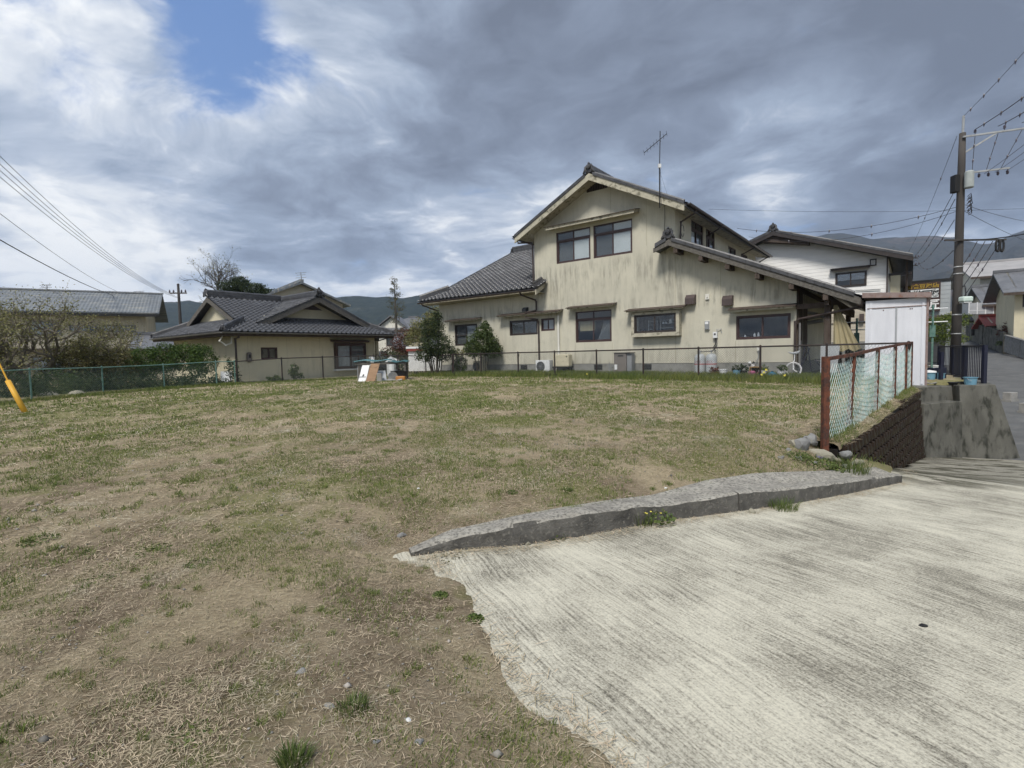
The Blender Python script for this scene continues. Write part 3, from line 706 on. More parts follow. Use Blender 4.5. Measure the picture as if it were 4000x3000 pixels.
# wall that carries the yard along the street
yw = thing('street_wall', 'long grey concrete wall holding up the yard along the climbing street', 'wall', (15.3, 17.0, -1.6))
ptsw = [(15.1, 16.9), (21, 24.7), (30, 37)]
mb = MB()
for (x0, y0), (x1, y1) in zip(ptsw[:-1], ptsw[1:]):
    mb.add([(x0, y0, -2.2), (x1, y1, -2.2), (x1 - .4, y1 + .3, -2.2), (x0 - .4, y0 + .3, -2.2), (x0 - .15, y0 + .1, .40), (x1 - .15, y1 + .1, .55), (x1 - .4, y1 + .3, .55), (x0 - .4, y0 + .3, .40)], [(3, 2, 1, 0), (4, 5, 6, 7), (0, 1, 5, 4), (1, 2, 6, 5), (2, 3, 7, 6), (3, 0, 4, 7)])
mb.build('panel', 'wall_concrete', yw, -Vector(yw.location))
# ================================================================== roof tiles shared by the houses
def tile_mesh(w=.275, l=.30, hump=.05, mat='tile'):
    prof = [(0, .030), (.03, .008), (.08, 0), (.15, .002), (.195, .022), (.235, hump), (.262, hump + .002), (.29, .028)]
    k = w / .275; vs = []
    for y, dz in ((0, .026), (l, 0.0)):
        vs += [(x * k, y, z + dz) for x, z in prof]
    n = len(prof)
    vs += [(x * k, .0, z + .026 - .024) for x, z in prof]
    fs = [(i, i + 1, n + i + 1, n + i) for i in range(n - 1)] + [(2 * n + i, 2 * n + i + 1, i + 1, i) for i in range(n - 1)]
    mb = MB().add(vs, fs); o = mb.build('tile', mat); me = o.data; bpy.data.objects.remove(o)
    me.polygons.foreach_set('use_smooth', [i < n - 1 for i in range(len(me.polygons))]) if len(me.polygons) == 2 * (n - 1) else None
    return me
TILE = tile_mesh(); TILE_S = tile_mesh(.275, .30)
def slope_frame(o, ax, up):
    """matrix whose x runs along the eave, y up the slope"""
    ax = Vector(ax).normalized(); up = Vector(up).normalized(); n = ax.cross(up).normalized()
    return Matrix(((ax.x, up.x, n.x, o[0]), (ax.y, up.y, n.y, o[1]), (ax.z, up.z, n.z, o[2]), (0, 0, 0, 1)))
def tile_field(lst, o, ax, up, width, length, inside=None, w=.268, l=.245):
    M = slope_frame(o, ax, up); nx = int(round(width / w)); ny = int(round(length / l))
    for j in range(ny):
        for i in range(nx):
            if inside and not inside((i + .5) * w, (j + .5) * l): continue
            lst.append(M @ Matrix.Translation((i * w + random.uniform(-.003, .003), j * l, .012)) @ Matrix.Rotation(random.uniform(-.012, .012), 4, 'Y'))
def place_tiles(lst, house, roof, limit=300, me=TILE, name='tile'):
    hm = Matrix.Translation(house.location) @ Matrix.Rotation(house.rotation_euler.z, 4, 'Z')
    z0 = PZ.get(house.name, {}).get('z0', 0); ofs = Matrix.Translation((0, 0, -z0))
    ev = Vector(EYE); sc_ = []
    for M in lst:
        Wm = hm @ ofs @ M; p = Wm.translation; d = ev - p; nrm = Wm.to_3x3() @ Vector((0, 0, 1))
        sc_.append(-max(nrm.dot(d.normalized()), -.2) / d.length ** 2)
    order = np.argsort(sc_)
    near = set(order[:limit].tolist()); rest = []
    for i, M in enumerate(lst):
        if i in near:
            o = bpy.data.objects.new(name, me); COL.objects.link(o); o.parent = roof; o.matrix_local = ofs @ M if roof is house else M
        else: rest.append(M)
    if rest:
        Vt = np.array([v.co for v in me.vertices]); Ft = np.array([tuple(p.vertices) for p in me.polygons])
        A = np.array([[list(r) for r in M] for M in rest])
        V = np.einsum('mij,nj->mni', A[:, :3, :3], Vt) + A[:, None, :3, 3]
        n = len(Vt); F = (Ft[None] + np.arange(len(rest))[:, None, None] * n).reshape(-1, Ft.shape[1])
        o = link('tile_courses', fastmesh('tile_courses', V.reshape(-1, 3), F, me.materials[0]), roof, (0, 0, -z0) if roof is house else (0, 0, 0)); o['kind'] = 'stuff'

def ridge_stack(mb, a, b, h=.30, w=.16, cap=.085):
    """layered ridge of flat tiles with a round cap, into mb"""
    a, b = Vector(a), Vector(b); n = max(2, int(h / .06)); up = Vector((0, 0, 1))
    for i in range(n):
        ww = w * (1.25 - .35 * i / n) + (.03 if i % 2 == 0 else 0)
        mb.bar(a + up * (h * (i + .5) / n), b + up * (h * (i + .5) / n), ww, h / n * .86)
    k = max(2, int((b - a).length / .28))
    for i in range(k):
        p, q = a.lerp(b, i / k) + up * (h + .02), a.lerp(b, (i + 1.06) / k) + up * (h + .02)
        mb.tube([p, q], [cap, cap * .93], 8)
def oni(mb, p, d, s=1.0):
    """demon-tile ornament facing direction d at the end of a ridge"""
    p = Vector(p); d = Vector(d).normalized(); x = d.cross(Vector((0, 0, 1))).normalized(); z = Vector((0, 0, 1))
    def ring(c, r, th):
        mb.tube([c, c + d * th], [r, r * .86], 12); mb.tube([c + d * th, c + d * (th + .02 * s)], [r * .6, r * .45], 10)
    ring(p + z * .33 * s, .13 * s, .10 * s)
    mb.bar(p - d * .04 * s + z * .02, p - d * .04 * s + z * .46 * s, .30 * s, .10 * s)
    for k in (-1, 1):
        mb.tube([p + x * k * .10 * s + z * .40 * s, p + x * k * .19 * s + z * .32 * s + d * .03, p + x * k * .2 * s + z * .16 * s + d * .04, p + x * k * .27 * s + z * .08 * s + d * .04, p + x * k * .34 * s + z * .0 + d * .03], [.05 * s, .065 * s, .07 * s, .06 * s, .03 * s], 7)
        ring(p + x * k * .16 * s + z * .1 * s, .075 * s, .07 * s)
    mb.tube([p + z * .43 * s - d * .05, p + z * .52 * s + d * .06 * s], [.075 * s, .06 * s], 8)

# ================================================================== windows
def window(par, m, a0, a1, z0, z1, c, frame='bronze', transom=None, panes=2, back=(None, None), top_back=(None, None), fw=.05, deep=.07, name='window'):
    """c: outer face of the frame; glass sits a little deeper, every pane its own object"""
    mb = MB()
    mb.mbox(m, a0, a0 + fw, z0, z1, c, c + deep).mbox(m, a1 - fw, a1, z0, z1, c, c + deep)
    mb.mbox(m, a0 + fw, a1 - fw, z0, z0 + fw, c, c + deep).mbox(m, a0 + fw, a1 - fw, z1 - fw, z1, c, c + deep)
    zt = z1 - fw
    if transom: mb.mbox(m, a0 + fw, a1 - fw, transom - .035, transom + .035, c + .003, c + deep); zt = transom - .035
    st = .042; span = (a1 - a0 - 2 * fw) / panes; rects = []
    for i in range(panes):
        b0 = a0 + fw + i * span; b1 = b0 + span; cc = c + .012 + (.026 if i % 2 == 0 else 0)
        if i > 0: b0 -= st * .5
        for q0, q1, y0, y1 in ((b0, b0 + st, z0 + fw, zt), (b1 - st, b1, z0 + fw, zt), (b0 + st, b1 - st, z0 + fw, z0 + fw + st), (b0 + st, b1 - st, zt - st, zt)):
            mb.mbox(m, q0, q1, y0, y1, cc, cc + .022)
        rects.append((b0 + st, b1 - st, z0 + fw + st, zt - st, cc + .01, back[i % len(back)]))
        if transom:
            if i: mb.mbox(m, b0, b0 + st, transom + .035, z1 - fw, c + .012, c + deep)
            rects.append((b0 + (st if i else 0), b1, transom + .035, z1 - fw, c + .03, top_back[i % len(top_back)]))
    o = mb.build(name, frame, par)
    lc = (0, 0, 0)
    for b0, b1, y0, y1, cc, bk in rects:
        MB().mbox(m, b0 + .001, b1 - .001, y0 + .001, y1 - .001, cc, cc + .005).build('pane', 'glass', o, lc)
        if bk:
            q = MB(); n = 22 if bk == 'curtain' else 1
            for i in range(n):
                x0, x1 = b0 + (b1 - b0) * i / n, b0 + (b1 - b0) * (i + 1) / n
                d0, d1 = (.05 + .018 * math.sin(i * 2.1), .05 + .018 * math.sin((i + 1) * 2.1)) if n > 1 else (.03, .03)
                q.add([m(x0, y0, cc + d0), m(x1, y0, cc + d1), m(x1, y1, cc + d1), m(x0, y1, cc + d0)], [(0, 1, 2, 3)])
            q.build('curtain' if bk in ('curtain', 'blind') else 'paper_screen', bk, o, lc)
    return o
def hood(par, m, a0, a1, z, proj=.34, drop=.10, th=.07, mat='trim', roofm='wood_dark', name='window_hood'):
    """little pent roof over a window: dark sheet top, pale fascia"""
    mb = MB()
    mb.add([m(a0, z, 0.0), m(a1, z, 0.0), m(a1, z - drop, -proj), m(a0, z - drop, -proj), m(a0, z - th, 0.0), m(a1, z - th, 0.0), m(a1 - .03, z - drop - th, -proj + .01), m(a0 + .03, z - drop - th, -proj + .01)],
           [(0, 1, 2, 3), (7, 6, 5, 4), (3, 2, 6, 7), (0, 3, 7, 4), (1, 5, 6, 2), (0, 4, 5, 1)])
    o = mb.build(name, mat, par)
    MB().add([m(a0 - .04, z + .014, 0.0), m(a1 + .04, z + .014, 0.0), m(a1 + .04, z - drop + .010, -proj - .045), m(a0 - .04, z - drop + .010, -proj - .045), m(a0 - .04, z + .004, 0.0), m(a1 + .04, z + .004, 0.0), m(a1 + .04, z - drop - .012, -proj - .045), m(a0 - .04, z - drop - .012, -proj - .045)],
             [(0, 1, 2, 3), (7, 6, 5, 4), (3, 2, 6, 7), (0, 3, 7, 4), (1, 5, 6, 2)]).build('cover', roofm, o, (0, 0, 0))
    return o

# ================================================================== the big cream house
HA = math.radians(-38.1); HC = Vector((1.1188, 22.7836, 0)); HZ = .58
U_ = Vector((math.cos(HA), math.sin(HA), 0)); V_ = Vector((-math.sin(HA), math.cos(HA), 0))
def HL(s, t, z): return HC + U_ * s + V_ * t + Vector((0, 0, z))
H = thing('house', 'large cream stucco house with a tall stained gable and a tiled wing', 'house', HC, HA, z0=HZ)
sideR = lambda S: (lambda a, z, c: (S - c, a, z))
zl = lambda s: 5.39 - .445 * (s - 6.75)                       # tile line of the lean-to roof
wins = [(-5.03, -3.5, 2.0, 3.05), (-1.49, .09, 2.37, 3.05), (.28, 1.0, 2.5, 3.05), (2.04, 3.71, 1.94, 3.22), (4.80, 6.40, 2.2, 2.9), (8.42, 10.09, 1.83, 2.64)]
mb = MB()
mb.wall(FM, -6.1, 10.25, 1.05, 3.45, wins, 0, .15)
mb.prism([(-6.1, 3.45), (0, 3.45), (0, 4.33), (-6.1, 4.33)], FM, 0, .15)
mb.wall(FM, 0, 6.3, 3.45, 6.9, [(1.15, 2.80, 5.32, 6.63), (2.94, 4.63, 5.32, 6.63)], 0, .15)
mb.prism([(0, 6.9), (6.3, 6.9), (3.15, 8.46)], FM, 0, .15)
mb.prism([(6.3, 3.45), (10.25, 3.45), (10.25, zl(10.25) - .24), (6.3, zl(6.3) - .24)], FM, 0, .15)
swins = [(1.76, 3.24, 5.45, 6.62), (3.58, 4.81, 5.45, 6.62), (6.89, 8.26, 5.5, 6.4), (9.26, 10.54, 5.5, 6.4)]
mb.wall(sideR(6.3), .15, 12.1, 3.45, 6.9, swins, 0, .15)
mb.box(0, .15, .15, 12.1, 4.0, 6.9); mb.box(0, 6.3, 12.1, 12.25, 1.05, 6.9); mb.prism([(0, 6.9), (6.3, 6.9), (3.15, 8.46)], FM, 12.1, 12.25)
mb.box(-6.1, -5.95, .15, 12.1, 1.05, 4.33); mb.box(-6.1, 0, 12.1, 12.25, 1.05, 4.33)
mb.box(10.1, 10.25, .15, 1.3, 1.05, 3.6); mb.box(10.1, 10.25, 2.3, 9, 1.05, 3.6); mb.box(10.1, 10.25, 1.3, 2.3, 2.9, 3.6); mb.box(6.3, 10.25, 9, 9.15, 1.05, 3.7)
mb.build('wall', 'cream_wall', H)
MB().box(-6.07, 10.22, .012, 12.2, .3, 1.047).build('foundation', 'foundation', H)
for s_, in ((-3.75,), (5.0,), (2.9,), (-.9,)):
    mb = MB()
    for i in range(5): mb.box(s_ + i * .085, s_ + i * .085 + .03, -.002, .03, .8, 1.0)
    for z_ in (.8, .87, .94, .995): mb.box(s_, s_ + .37, -.004, .03, z_, z_ + .02)
    o = mb.build('vent_grille', 'dark_grille', H); MB().box(s_ + .005, s_ + .365, .0085, .011, .81, .995).build('opening', 'black', o, (0, 0, 0))
# wall seams (thin vertical joints of the boards)
for s_, z0_, z1_ in ((6.3, 1.06, 5.0), (8.40, 1.06, 1.80), (7.9, 3.1, 4.5), (2.02, 1.06, 1.9), (3.73, 1.06, 1.9), (5.2, 5.5, 7.3), (3.72, 7.0, 8.0), (-.02, 1.06, 2.33), (-3.2, 3.1, 4.3), (-1.4, 3.3, 4.3), (5.2, 1.06, 2.0)):
    MB().box(s_, s_ + .011, -.0025, .004, z0_, z1_).build('seam', 'soffit', H)
# --- windows on the street front
window(H, FM, 1.15, 2.80, 5.32, 6.63, .03, 'sash_brown', 6.27, 2, ('blind', 'shoji'), ('blind', 'shoji'))
window(H, FM, 2.94, 4.63, 5.32, 6.63, .03, 'sash_brown', 6.27, 2, ('blind', 'shoji'), ('blind', 'shoji'))
hood(H, FM, .86, 4.92, 6.93, .42, .10, .12)
window(H, FM, 2.04, 3.71, 1.94, 3.22, .03, 'sash_brown', 2.90, 2, (None, None), (None, None))
o = MB()
for i in range(8): o.add([(2.13 + i * .09, .22, 2.42), (2.22 + i * .09, .22 + .01 * (i % 2), 2.42), (2.22 + i * .09, .22 + .01 * (i % 2), 2.86), (2.13 + i * .09, .22, 2.86)], [(0, 1, 2, 3)])
o.build('curtain', 'cloth_beige', H)
MB().add([(3.3, .17, 2.86), (3.66, .17, 2.86), (3.66, .17, 2.0), (2.98, .17, 2.0), (3.1, .19, 2.3)], [(0, 1, 2, 3, 4)]).build('curtain', 'blind', H)
hood(H, FM, 1.82, 3.93, 3.46, .34, .09, .06)
# kitchen bay
bay = MB().wall(FM, 4.68, 6.54, 2.06, 2.99, [(4.79, 6.42, 2.2, 2.89)], -.27, -.2)
bay.box(4.68, 4.75, -.2, 0, 2.06, 2.99); bay.box(6.47, 6.54, -.2, 0, 2.06, 2.99); bay.box(4.75, 6.47, -.2, 0, 2.06, 2.12); bay.box(4.75, 6.47, -.2, 0, 2.93, 2.99)
bay.build('bay_box', 'trim', H)
window(H, FM, 4.79, 6.42, 2.2, 2.89, -.25, 'bronze', None, 2, (None, None), fw=.035)
mb = MB()
for z_ in (2.36, 2.52, 2.66): mb.box(5.72, 6.38, .02, .12, z_, z_ + .012); mb.box(5.25, 5.6, .03, .12, z_ - .02, z_ - .01)
for s_ in (5.72, 6.36, 5.25, 5.59): mb.box(s_, s_ + .014, .02, .034, 2.2, 2.7)
mb.build('dish_rack', 'steel', H)
mb = MB()
for s_, r_, h_ in ((5.82, .03, .07), (5.92, .035, .06), (6.1, .05, .16)): mb.lathe([(r_, 0), (r_ * 1.1, h_ * .5), (r_ * .8, h_)], (s_, .07, 2.533), 10)
mb.build('dishes', 'white_paint', H)
MB().lathe([(.09, 0), (.1, .05), (.1, .09), (.05, .1)], (5.05, -.1, 2.245), 14).build('pan', 'black', H)
hood(H, FM, 4.5, 6.70, 3.16, .40, .10, .055)
window(H, FM, 8.42, 10.09, 1.83, 2.64, .02, 'sash_brown', None, 2, (None, None))
mb = MB()
for s_, r_, h_ in ((8.68, .035, .10), (8.98, .04, .16), (9.1, .035, .18)): mb.lathe([(r_, 0), (r_, h_ * .6), (r_ * .5, h_ * .8), (r_ * .5, h_)], (s_, .14, 1.89), 10)
mb.build('bottle', 'curtain', H)
hood(H, FM, 8.28, 10.24, 2.93, .34, .09, .07)
window(H, FM, -5.03, -3.5, 2.0, 3.05, .02, 'bronze', None, 2, ('blind', 'curtain'))
MB().box(-4.98, -4.3, .035, .06, 2.49, 2.525).build('mid_rail', 'bronze', H)
hood(H, FM, -5.35, -3.2, 3.33, .36, .09, .06)
window(H, FM, -1.49, .09, 2.37, 3.05, .02, 'bronze', None, 2, ('blind', 'blind'))
window(H, FM, .28, 1.0, 2.5, 3.05, .02, 'sash_brown', None, 2, ('curtain', 'curtain'), fw=.04)
hood(H, FM, -1.92, 1.42, 3.38, .38, .10, .06)
for (a0, a1, z0_, z1_) in swins:
    window(H, sideR(6.3), a0, a1, z0_, z1_, .03, 'sash_brown', z1_ - .3 if z1_ > 6.5 else None, 2, ('shoji', 'blind'), ('blind', 'blind'), fw=.045)
# gable vent with upright slats
MB().prism([(2.66, 8.0), (3.60, 8.0), (3.60, 8.16), (3.15, 8.40), (2.66, 8.16)], FM, -.004, .0).build('vent_panel', 'black', H)
mb = MB()
for i in range(12):
    s_ = 2.70 + i * .075; mb.box(s_, s_ + .03, -.02, -.004, 8.01, 8.36 - abs(s_ - 3.15) * .5)
mb.build('vent_slat', 'hood_brown', H)
# --- upper roof
RZ = lambda s: 8.50 - .505 * abs(s - 3.15)
roof = MB()
roof.prism([(3.15, RZ(3.15)), (-.62, RZ(-.62)), (-.62, RZ(-.62) - .10), (3.15, RZ(3.15) - .11)], FM, -.60, 12.75)
roof.prism([(3.15, RZ(3.15)), (6.92, RZ(6.92)), (6.92, RZ(6.92) - .10), (3.15, RZ(3.15) - .11)], FM, -.60, 12.75)
roof = roof.build('roof', 'tile_dark', H)
mb = MB()
for sg in (-1, 1):
    e = 3.15 + sg * 3.72
    mb.prism([(3.15, 8.49), (e, RZ(e)), (e, RZ(e) - .25), (3.15, 8.25)], FM, -.68, -.602)
    mb.prism([(3.15, 8.27), (e, RZ(e) - .23), (e, RZ(e) - .27), (3.15, 8.23)], FM, -.70, -.682)
mb.build('bargeboard', 'trim', H)
mb = MB()
for sg in (-1, 1):
    e = 3.15 + sg * 3.65; wl = 3.15 + sg * 3.152
    mb.prism([(wl, 6.62), (e, 6.62), (e, RZ(e) - .12), (wl, RZ(wl) - .12)], FM, -.56, 12.7)
    mb.prism([(3.15, 8.37), (wl, RZ(wl) - .125), (wl, RZ(wl) - .16), (3.15, 8.34)], FM, -.60, -.001)
mb.build('soffit', 'trim', H)
TL = []
lr = math.hypot(3.77, 3.77 * .505)
tile_field(TL, (-.68, -.66, RZ(-.68) + .01), (0, -1, 0), (1, 0, .505), 0, 0)
tile_field(TL, (-.66, 12.7, RZ(-.66)), (0, -1, 0), (1, 0, .505), 13.3, lr)
tile_field(TL, (6.96, -.62, RZ(6.96)), (0, 1, 0), (-1, 0, .505), 13.3, lr)
# verge tiles seen edge-on along the gable
def verge(par, fn, s0, s1, t, step=.235, nm='verge_tile'):
    n = int(abs(s1 - s0) / step); sg = 1 if s1 > s0 else -1
    for i in range(n):
        a = s0 + sg * step * i; b = a + sg * step * 1.12
        za, zb = fn(a) + .085, fn(b) + .045                  # each overlaps the next one down the slope
        mbv = MB().prism([(a, za), (b, zb + .035), (b, zb - .075), (a, za - .115)], FM, t - .055, t + .22)
        mbv.tube([(a, t + .02, za - .005), (b, t + .02, zb + .03)], .055, 7)
        mbv.build(nm, 'tile_dark', par, (0, 0, 0))
verge(roof, RZ, 2.98, -.60, -.66); verge(roof, RZ, 3.32, 6.90, -.66)
mb = MB(); ridge_stack(mb, (3.15, -.55, 8.52), (3.15, 12.6, 8.52), .24, .2, .09); mb.build('ridge', 'tile_dark', roof, (0, 0, 0))
mb = MB(); oni(mb, (3.15, -.66, 8.50), (0, -1, 0), .74); mb.build('ridge_ornament', 'tile_dark', roof, (0, 0, 0))
# gutters and pipes of the upper storey
def gutter(mb, a, b, r=.065):
    a, b = Vector(a), Vector(b); d = (b - a).normalized(); x = d.cross(Vector((0, 0, 1))).normalized(); vs = []
    for p in (a, b):
        for rr in (r, r - .012):
            for j in range(7): an = PI * j / 6; vs.append(p + x * rr * math.cos(an) - Vector((0, 0, 1)) * rr * math.sin(an))
    n = 7; fs = []
    for lay in (0, n):
        fs += [(lay + j, lay + j + 1, 2 * n + lay + j + 1, 2 * n + lay + j) for j in range(n - 1)]
    fs += [(j, j + 1, n + j + 1, n + j) for j in range(n - 1)] + [(2 * n + j, 2 * n + j + 1, 3 * n + j + 1, 3 * n + j) for j in range(n - 1)]
    fs += [(0, n, 3 * n, 2 * n), (n - 1, 2 * n - 1, 4 * n - 1, 3 * n - 1)]
    mb.add(vs, fs)
mb = MB(); gutter(mb, (7.0, -.6, 6.62), (7.0, 12.8, 6.60)); mb.build('gutter', 'gutter', H)
mb = MB(); gutter(mb, (-.70, -.6, 6.62), (-.70, 12.8, 6.60)); mb.build('gutter', 'gutter', H)
def pipe(pts, r=.035, mat='gutter', par=None, nm='downpipe'):
    mb = MB().tube(pts, r, 8)
    for p in pts[1:-1]: mb.tube([Vector(p) - Vector((0, 0, .03)), Vector(p) + Vector((0, 0, .03))], r * 1.25, 8)
    return mb.build(nm, mat, par or H)
for t_, zb in ((.35, 5.6), (3.40, 5.3), (8.95, 5.3)):
    pipe([(7.0, t_ - .1, 6.56), (6.95, t_ - .1, 6.46), (6.40, t_, 6.24), (6.37, t_, zb)])
pipe([(6.98, 12.4, 6.56), (6.5, 12.3, 6.3), (6.4, 12.3, 5.0)])
pipe([(-.70, -.35, 6.56), (-.62, -.33, 6.42), (-.10, -.09, 6.40), (-.055, -.06, 6.32), (-.04, -.06, 4.55)])
# --- tiled wing on the left (hip below, gable above)
WZ = lambda t: 4.33 + .471 * (t + .7)
TR, SV, SE = 6.45, -5.75, -6.82
wr = MB()
sl = Vector((0, 1, .471))
def slab(pts, th):
    top = [Vector(p) for p in pts]; bot = [p - Vector((0, 0, th)) for p in top]; n = len(top)
    return top + bot, [tuple(range(n)), tuple(range(2 * n - 1, n - 1, -1))] + [(i, i + n, (i + 1) % n + n, (i + 1) % n) for i in range(n)]
Pw = lambda s, t, dz=0: (s, t, WZ(t) + dz)
wr.add(*slab([Pw(SE, -.7), Pw(.56, -.7), Pw(.56, -.004), Pw(-.004, -.004), Pw(-.004, TR), Pw(SV - .35, TR), Pw(SV - .35, .37), Pw(SV, .37)], .09))
wr.add(*slab([(-.004, TR + 7.15, 4.33), (SV - .35, TR + 7.15, 4.33), Pw(SV - .35, TR), Pw(-.004, TR)], .09))
wr.add(*slab([Pw(SE, -.7), (SV, .37, WZ(.37)), (SV, 11.5, WZ(.37)), (SE, 12.6, 4.33)], .09))
wr.prism([(.37, WZ(.37) - .05), (TR, WZ(TR) - .1), (12.5, WZ(.37) - .05)], lambda a, z, c: (c, a, z), SV - .02, SV + .05)
wr = wr.build('wing_roof', 'tile_dark', H)
ln = math.hypot(TR + .7, (TR + .7) * .471); ul = math.hypot(1, .471)
def in_w(x, y):
    s_ = SE + x; t_ = -.7 + y / ul
    if t_ > TR: return False
    if s_ > 0 and t_ > -.05: return False
    if t_ < .37: return s_ > SE + (t_ + .7) * (SV - SE) / 1.07 - .05
    return s_ > SV - .35
tile_field(TL, (SE, -.78, WZ(-.78) + .012), (1, 0, 0), (0, 1, .471), 7.38, ln, in_w)
MB().prism([(SE + .04, 4.15), (.52, 4.15), (.52, 4.25), (SE + .04, 4.25)], FM, -.68, -.64).build('fascia', 'trim', H)
MB().box(SE + .05, .5, -.64, -.002, 4.14, 4.165).build('soffit', 'soffit', H)
MB().prism([(-.72, WZ(-.72) - .30), (-.02, WZ(-.02) - .24), (-.02, WZ(-.02) - .03), (-.72, WZ(-.72) - .06)], lambda a, z, c: (c, a, z), .50, .56).build('bargeboard', 'trim', H)
mb = MB()
for i in range(3): mb.bar(Pw(.53 - .08 * i, -.76, .06 + .025 * i), Pw(.53 - .08 * i, -.02, .06 + .025 * i), .13, .07)
mb.tube([Pw(.36, -.7, .16), Pw(.36, -.02, .16)], .07, 8)
mb.build('verge_tile', 'tile_dark', wr, (0, 0, 0))
mb = MB(); ridge_stack(mb, (SV - .35, TR, WZ(TR) - .02), (-.01, TR, WZ(TR) - .02), .30, .2, .09); oni(mb, (SV - .4, TR, WZ(TR)), (-1, 0, 0), .7); mb.build('ridge', 'tile_dark', wr, (0, 0, 0))
mb = MB(); ridge_stack(mb, Pw(SE + .03, -.68, .02), Pw(SV, .37, .02), .20, .17, .085); mb.build('hip_ridge', 'tile_dark', wr, (0, 0, 0))
mb = MB()
for k in range(12):                                           # end row of verge tiles on the far edge
    t0_ = .45 + k * .5; mb.tube([Pw(SV - .33, t0_, .06), Pw(SV - .33, t0_ + .52, .05)], .07, 7)
mb.build('verge_tile', 'tile_dark', wr, (0, 0, 0))
mb = MB(); gutter(mb, (SE, -.80, 4.24), (.5, -.80, 4.24), .06); mb.build('gutter', 'gutter', H)
pipe([(-.28, -.78, 4.2), (-.26, -.7, 4.08), (.06, -.10, 3.88), (.09, -.07, 3.80), (.09, -.07, 3.42)])
pipe([(.09, -.07, 3.42), (-.22, -.44, 3.33), (-.22, -.45, 3.12), (.16, -.10, 3.02), (.19, -.07, 2.9), (.19, -.07, .85)])
pipe([(-6.6, -.78, 4.2), (-6.55, -.7, 4.1), (-6.16, -.08, 3.85), (-6.14, -.06, 3.75), (-6.14, -.06, .9)])
# --- lean-to roof on the right, open porch under its end
lr_ = MB(); zt_ = lambda s: zl(s) - .12
lr_.prism([(6.305, zt_(6.305)), (11.95, zt_(11.95)), (11.95, zt_(11.95) - .09), (6.305, zt_(6.305) - .09)], FM, -.62, 9.3)
lr_.prism([(6.30, zt_(6.3)), (5.72, zt_(6.3) - .24), (5.72, zt_(6.3) - .33), (6.30, zt_(6.3) - .09)], FM, -.62, -.004)
lr_ = lr_.build('lean_to_roof', 'tile_dark', H)
tile_field(TL, (12.02, -.58, zt_(12.02)), (0, 1, 0), (-1, 0, .445), 9.8, 6.25)
verge(lr_, zt_, 6.42, 12.0, -.66, .245); verge(lr_, lambda s: zt_(6.3) - .41 * (6.3 - s), 6.22, 5.66, -.66, .19)
mb = MB(); mb.prism([(6.3, zt_(6.3) - .02), (12.0, zt_(12.0) - .02), (12.0, zt_(12.0) - .22), (6.3, zt_(6.3) - .22)], FM, -.68, -.625)
mb.prism([(6.3, zt_(6.3) - .02), (5.75, zt_(6.3) - .27), (5.75, zt_(6.3) - .4), (6.3, zt_(6.3) - .22)], FM, -.68, -.625); mb.build('bargeboard', 'wood_grey', H)
mb = MB(); oni(mb, (6.3, -.66, zt_(6.3) + .02), (0, -1, 0), .74); mb.build('ridge_ornament', 'tile_dark', lr_, (0, 0, 0))
for s_ in (6.55, 7.42, 8.30, 9.22, 10.2, 11.12):
    z_ = zt_(s_) - .23; MB().box(s_ - .07, s_ + .07, -.66, (-.001 if s_ < 10.2 else 8.5), z_ - .17, z_).build('purlin_end', 'wood_dark', H)
mb = MB(); mb.prism([(11.9, zt_(11.9) - .10), (12.06, zt_(12.06) - .10), (12.06, zt_(12.06) - .26), (11.9, zt_(11.9) - .26)], FM, -.66, 9.2); mb.build('fascia', 'wood_dark', H)
mb = MB(); gutter(mb, (12.1, -.66, 2.80), (12.1, 9.3, 2.78), .06); mb.build('gutter', 'gutter', H)
pipe([(12.08, -.5, 2.76), (12.0, -.48, 2.66), (10.32, -.08, 2.42), (10.24, -.07, 2.34), (10.22, -.07, .95)], .04, 'gutter')
pipe([(10.36, -.05, 2.3), (10.36, -.05, .95)], .03, 'gutter_pale')
for t_ in (-.12, 3.2, 6.4):
    MB().box(11.04, 11.21, t_ - .085, t_ + .085, .55, 2.95).build('porch_post', 'wood_dark', H, bevel=.01)
mb = MB(); mb.box(11.06, 11.2, -.5, 8.4, 2.96, zt_(11.2) - .4) if zt_(11.2) - .4 > 2.97 else mb.box(11.07, 11.19, -.5, 8.4, 2.78, 2.95)
mb.box(10.25, 11.04, -.1, .03, 2.74, 2.9); mb.bar((11.12, -.1, 2.3), (11.12, .7, 2.85), .1, .12); mb.build('porch_beam', 'wood_dark', H)
MB().box(10.252, 10.30, .1, .9, 1.0, 3.4).build('side_board', 'wood_dark', H); MB().box(10.302, 10.33, .12, .5, .75, 1.75).build('meter_box', 'grey_plastic', H)
MB().box(10.20, 10.24, 1.32, 2.28, 1.05, 2.88).build('porch_door', 'wood_dark', H)
mb = MB(); mb.tube([(10.4, 1.2, 2.5), (10.8, 1.1, 2.55), (11.0, 1.0, 2.45)], .06, 7); mb.tube([(10.4, 1.25, 2.35), (10.85, 1.2, 2.4)], .07, 7); mb.tube([(10.4, 1.2, 2.68), (10.7, 1.15, 2.62)], .05, 7); mb.build('roll_of_mats', 'scrap_grey', H)
MB().box(10.3, 11.9, .3, 8.8, .3, .62).build('porch_floor', 'foundation', H)
place_tiles(TL, H, H, 300)
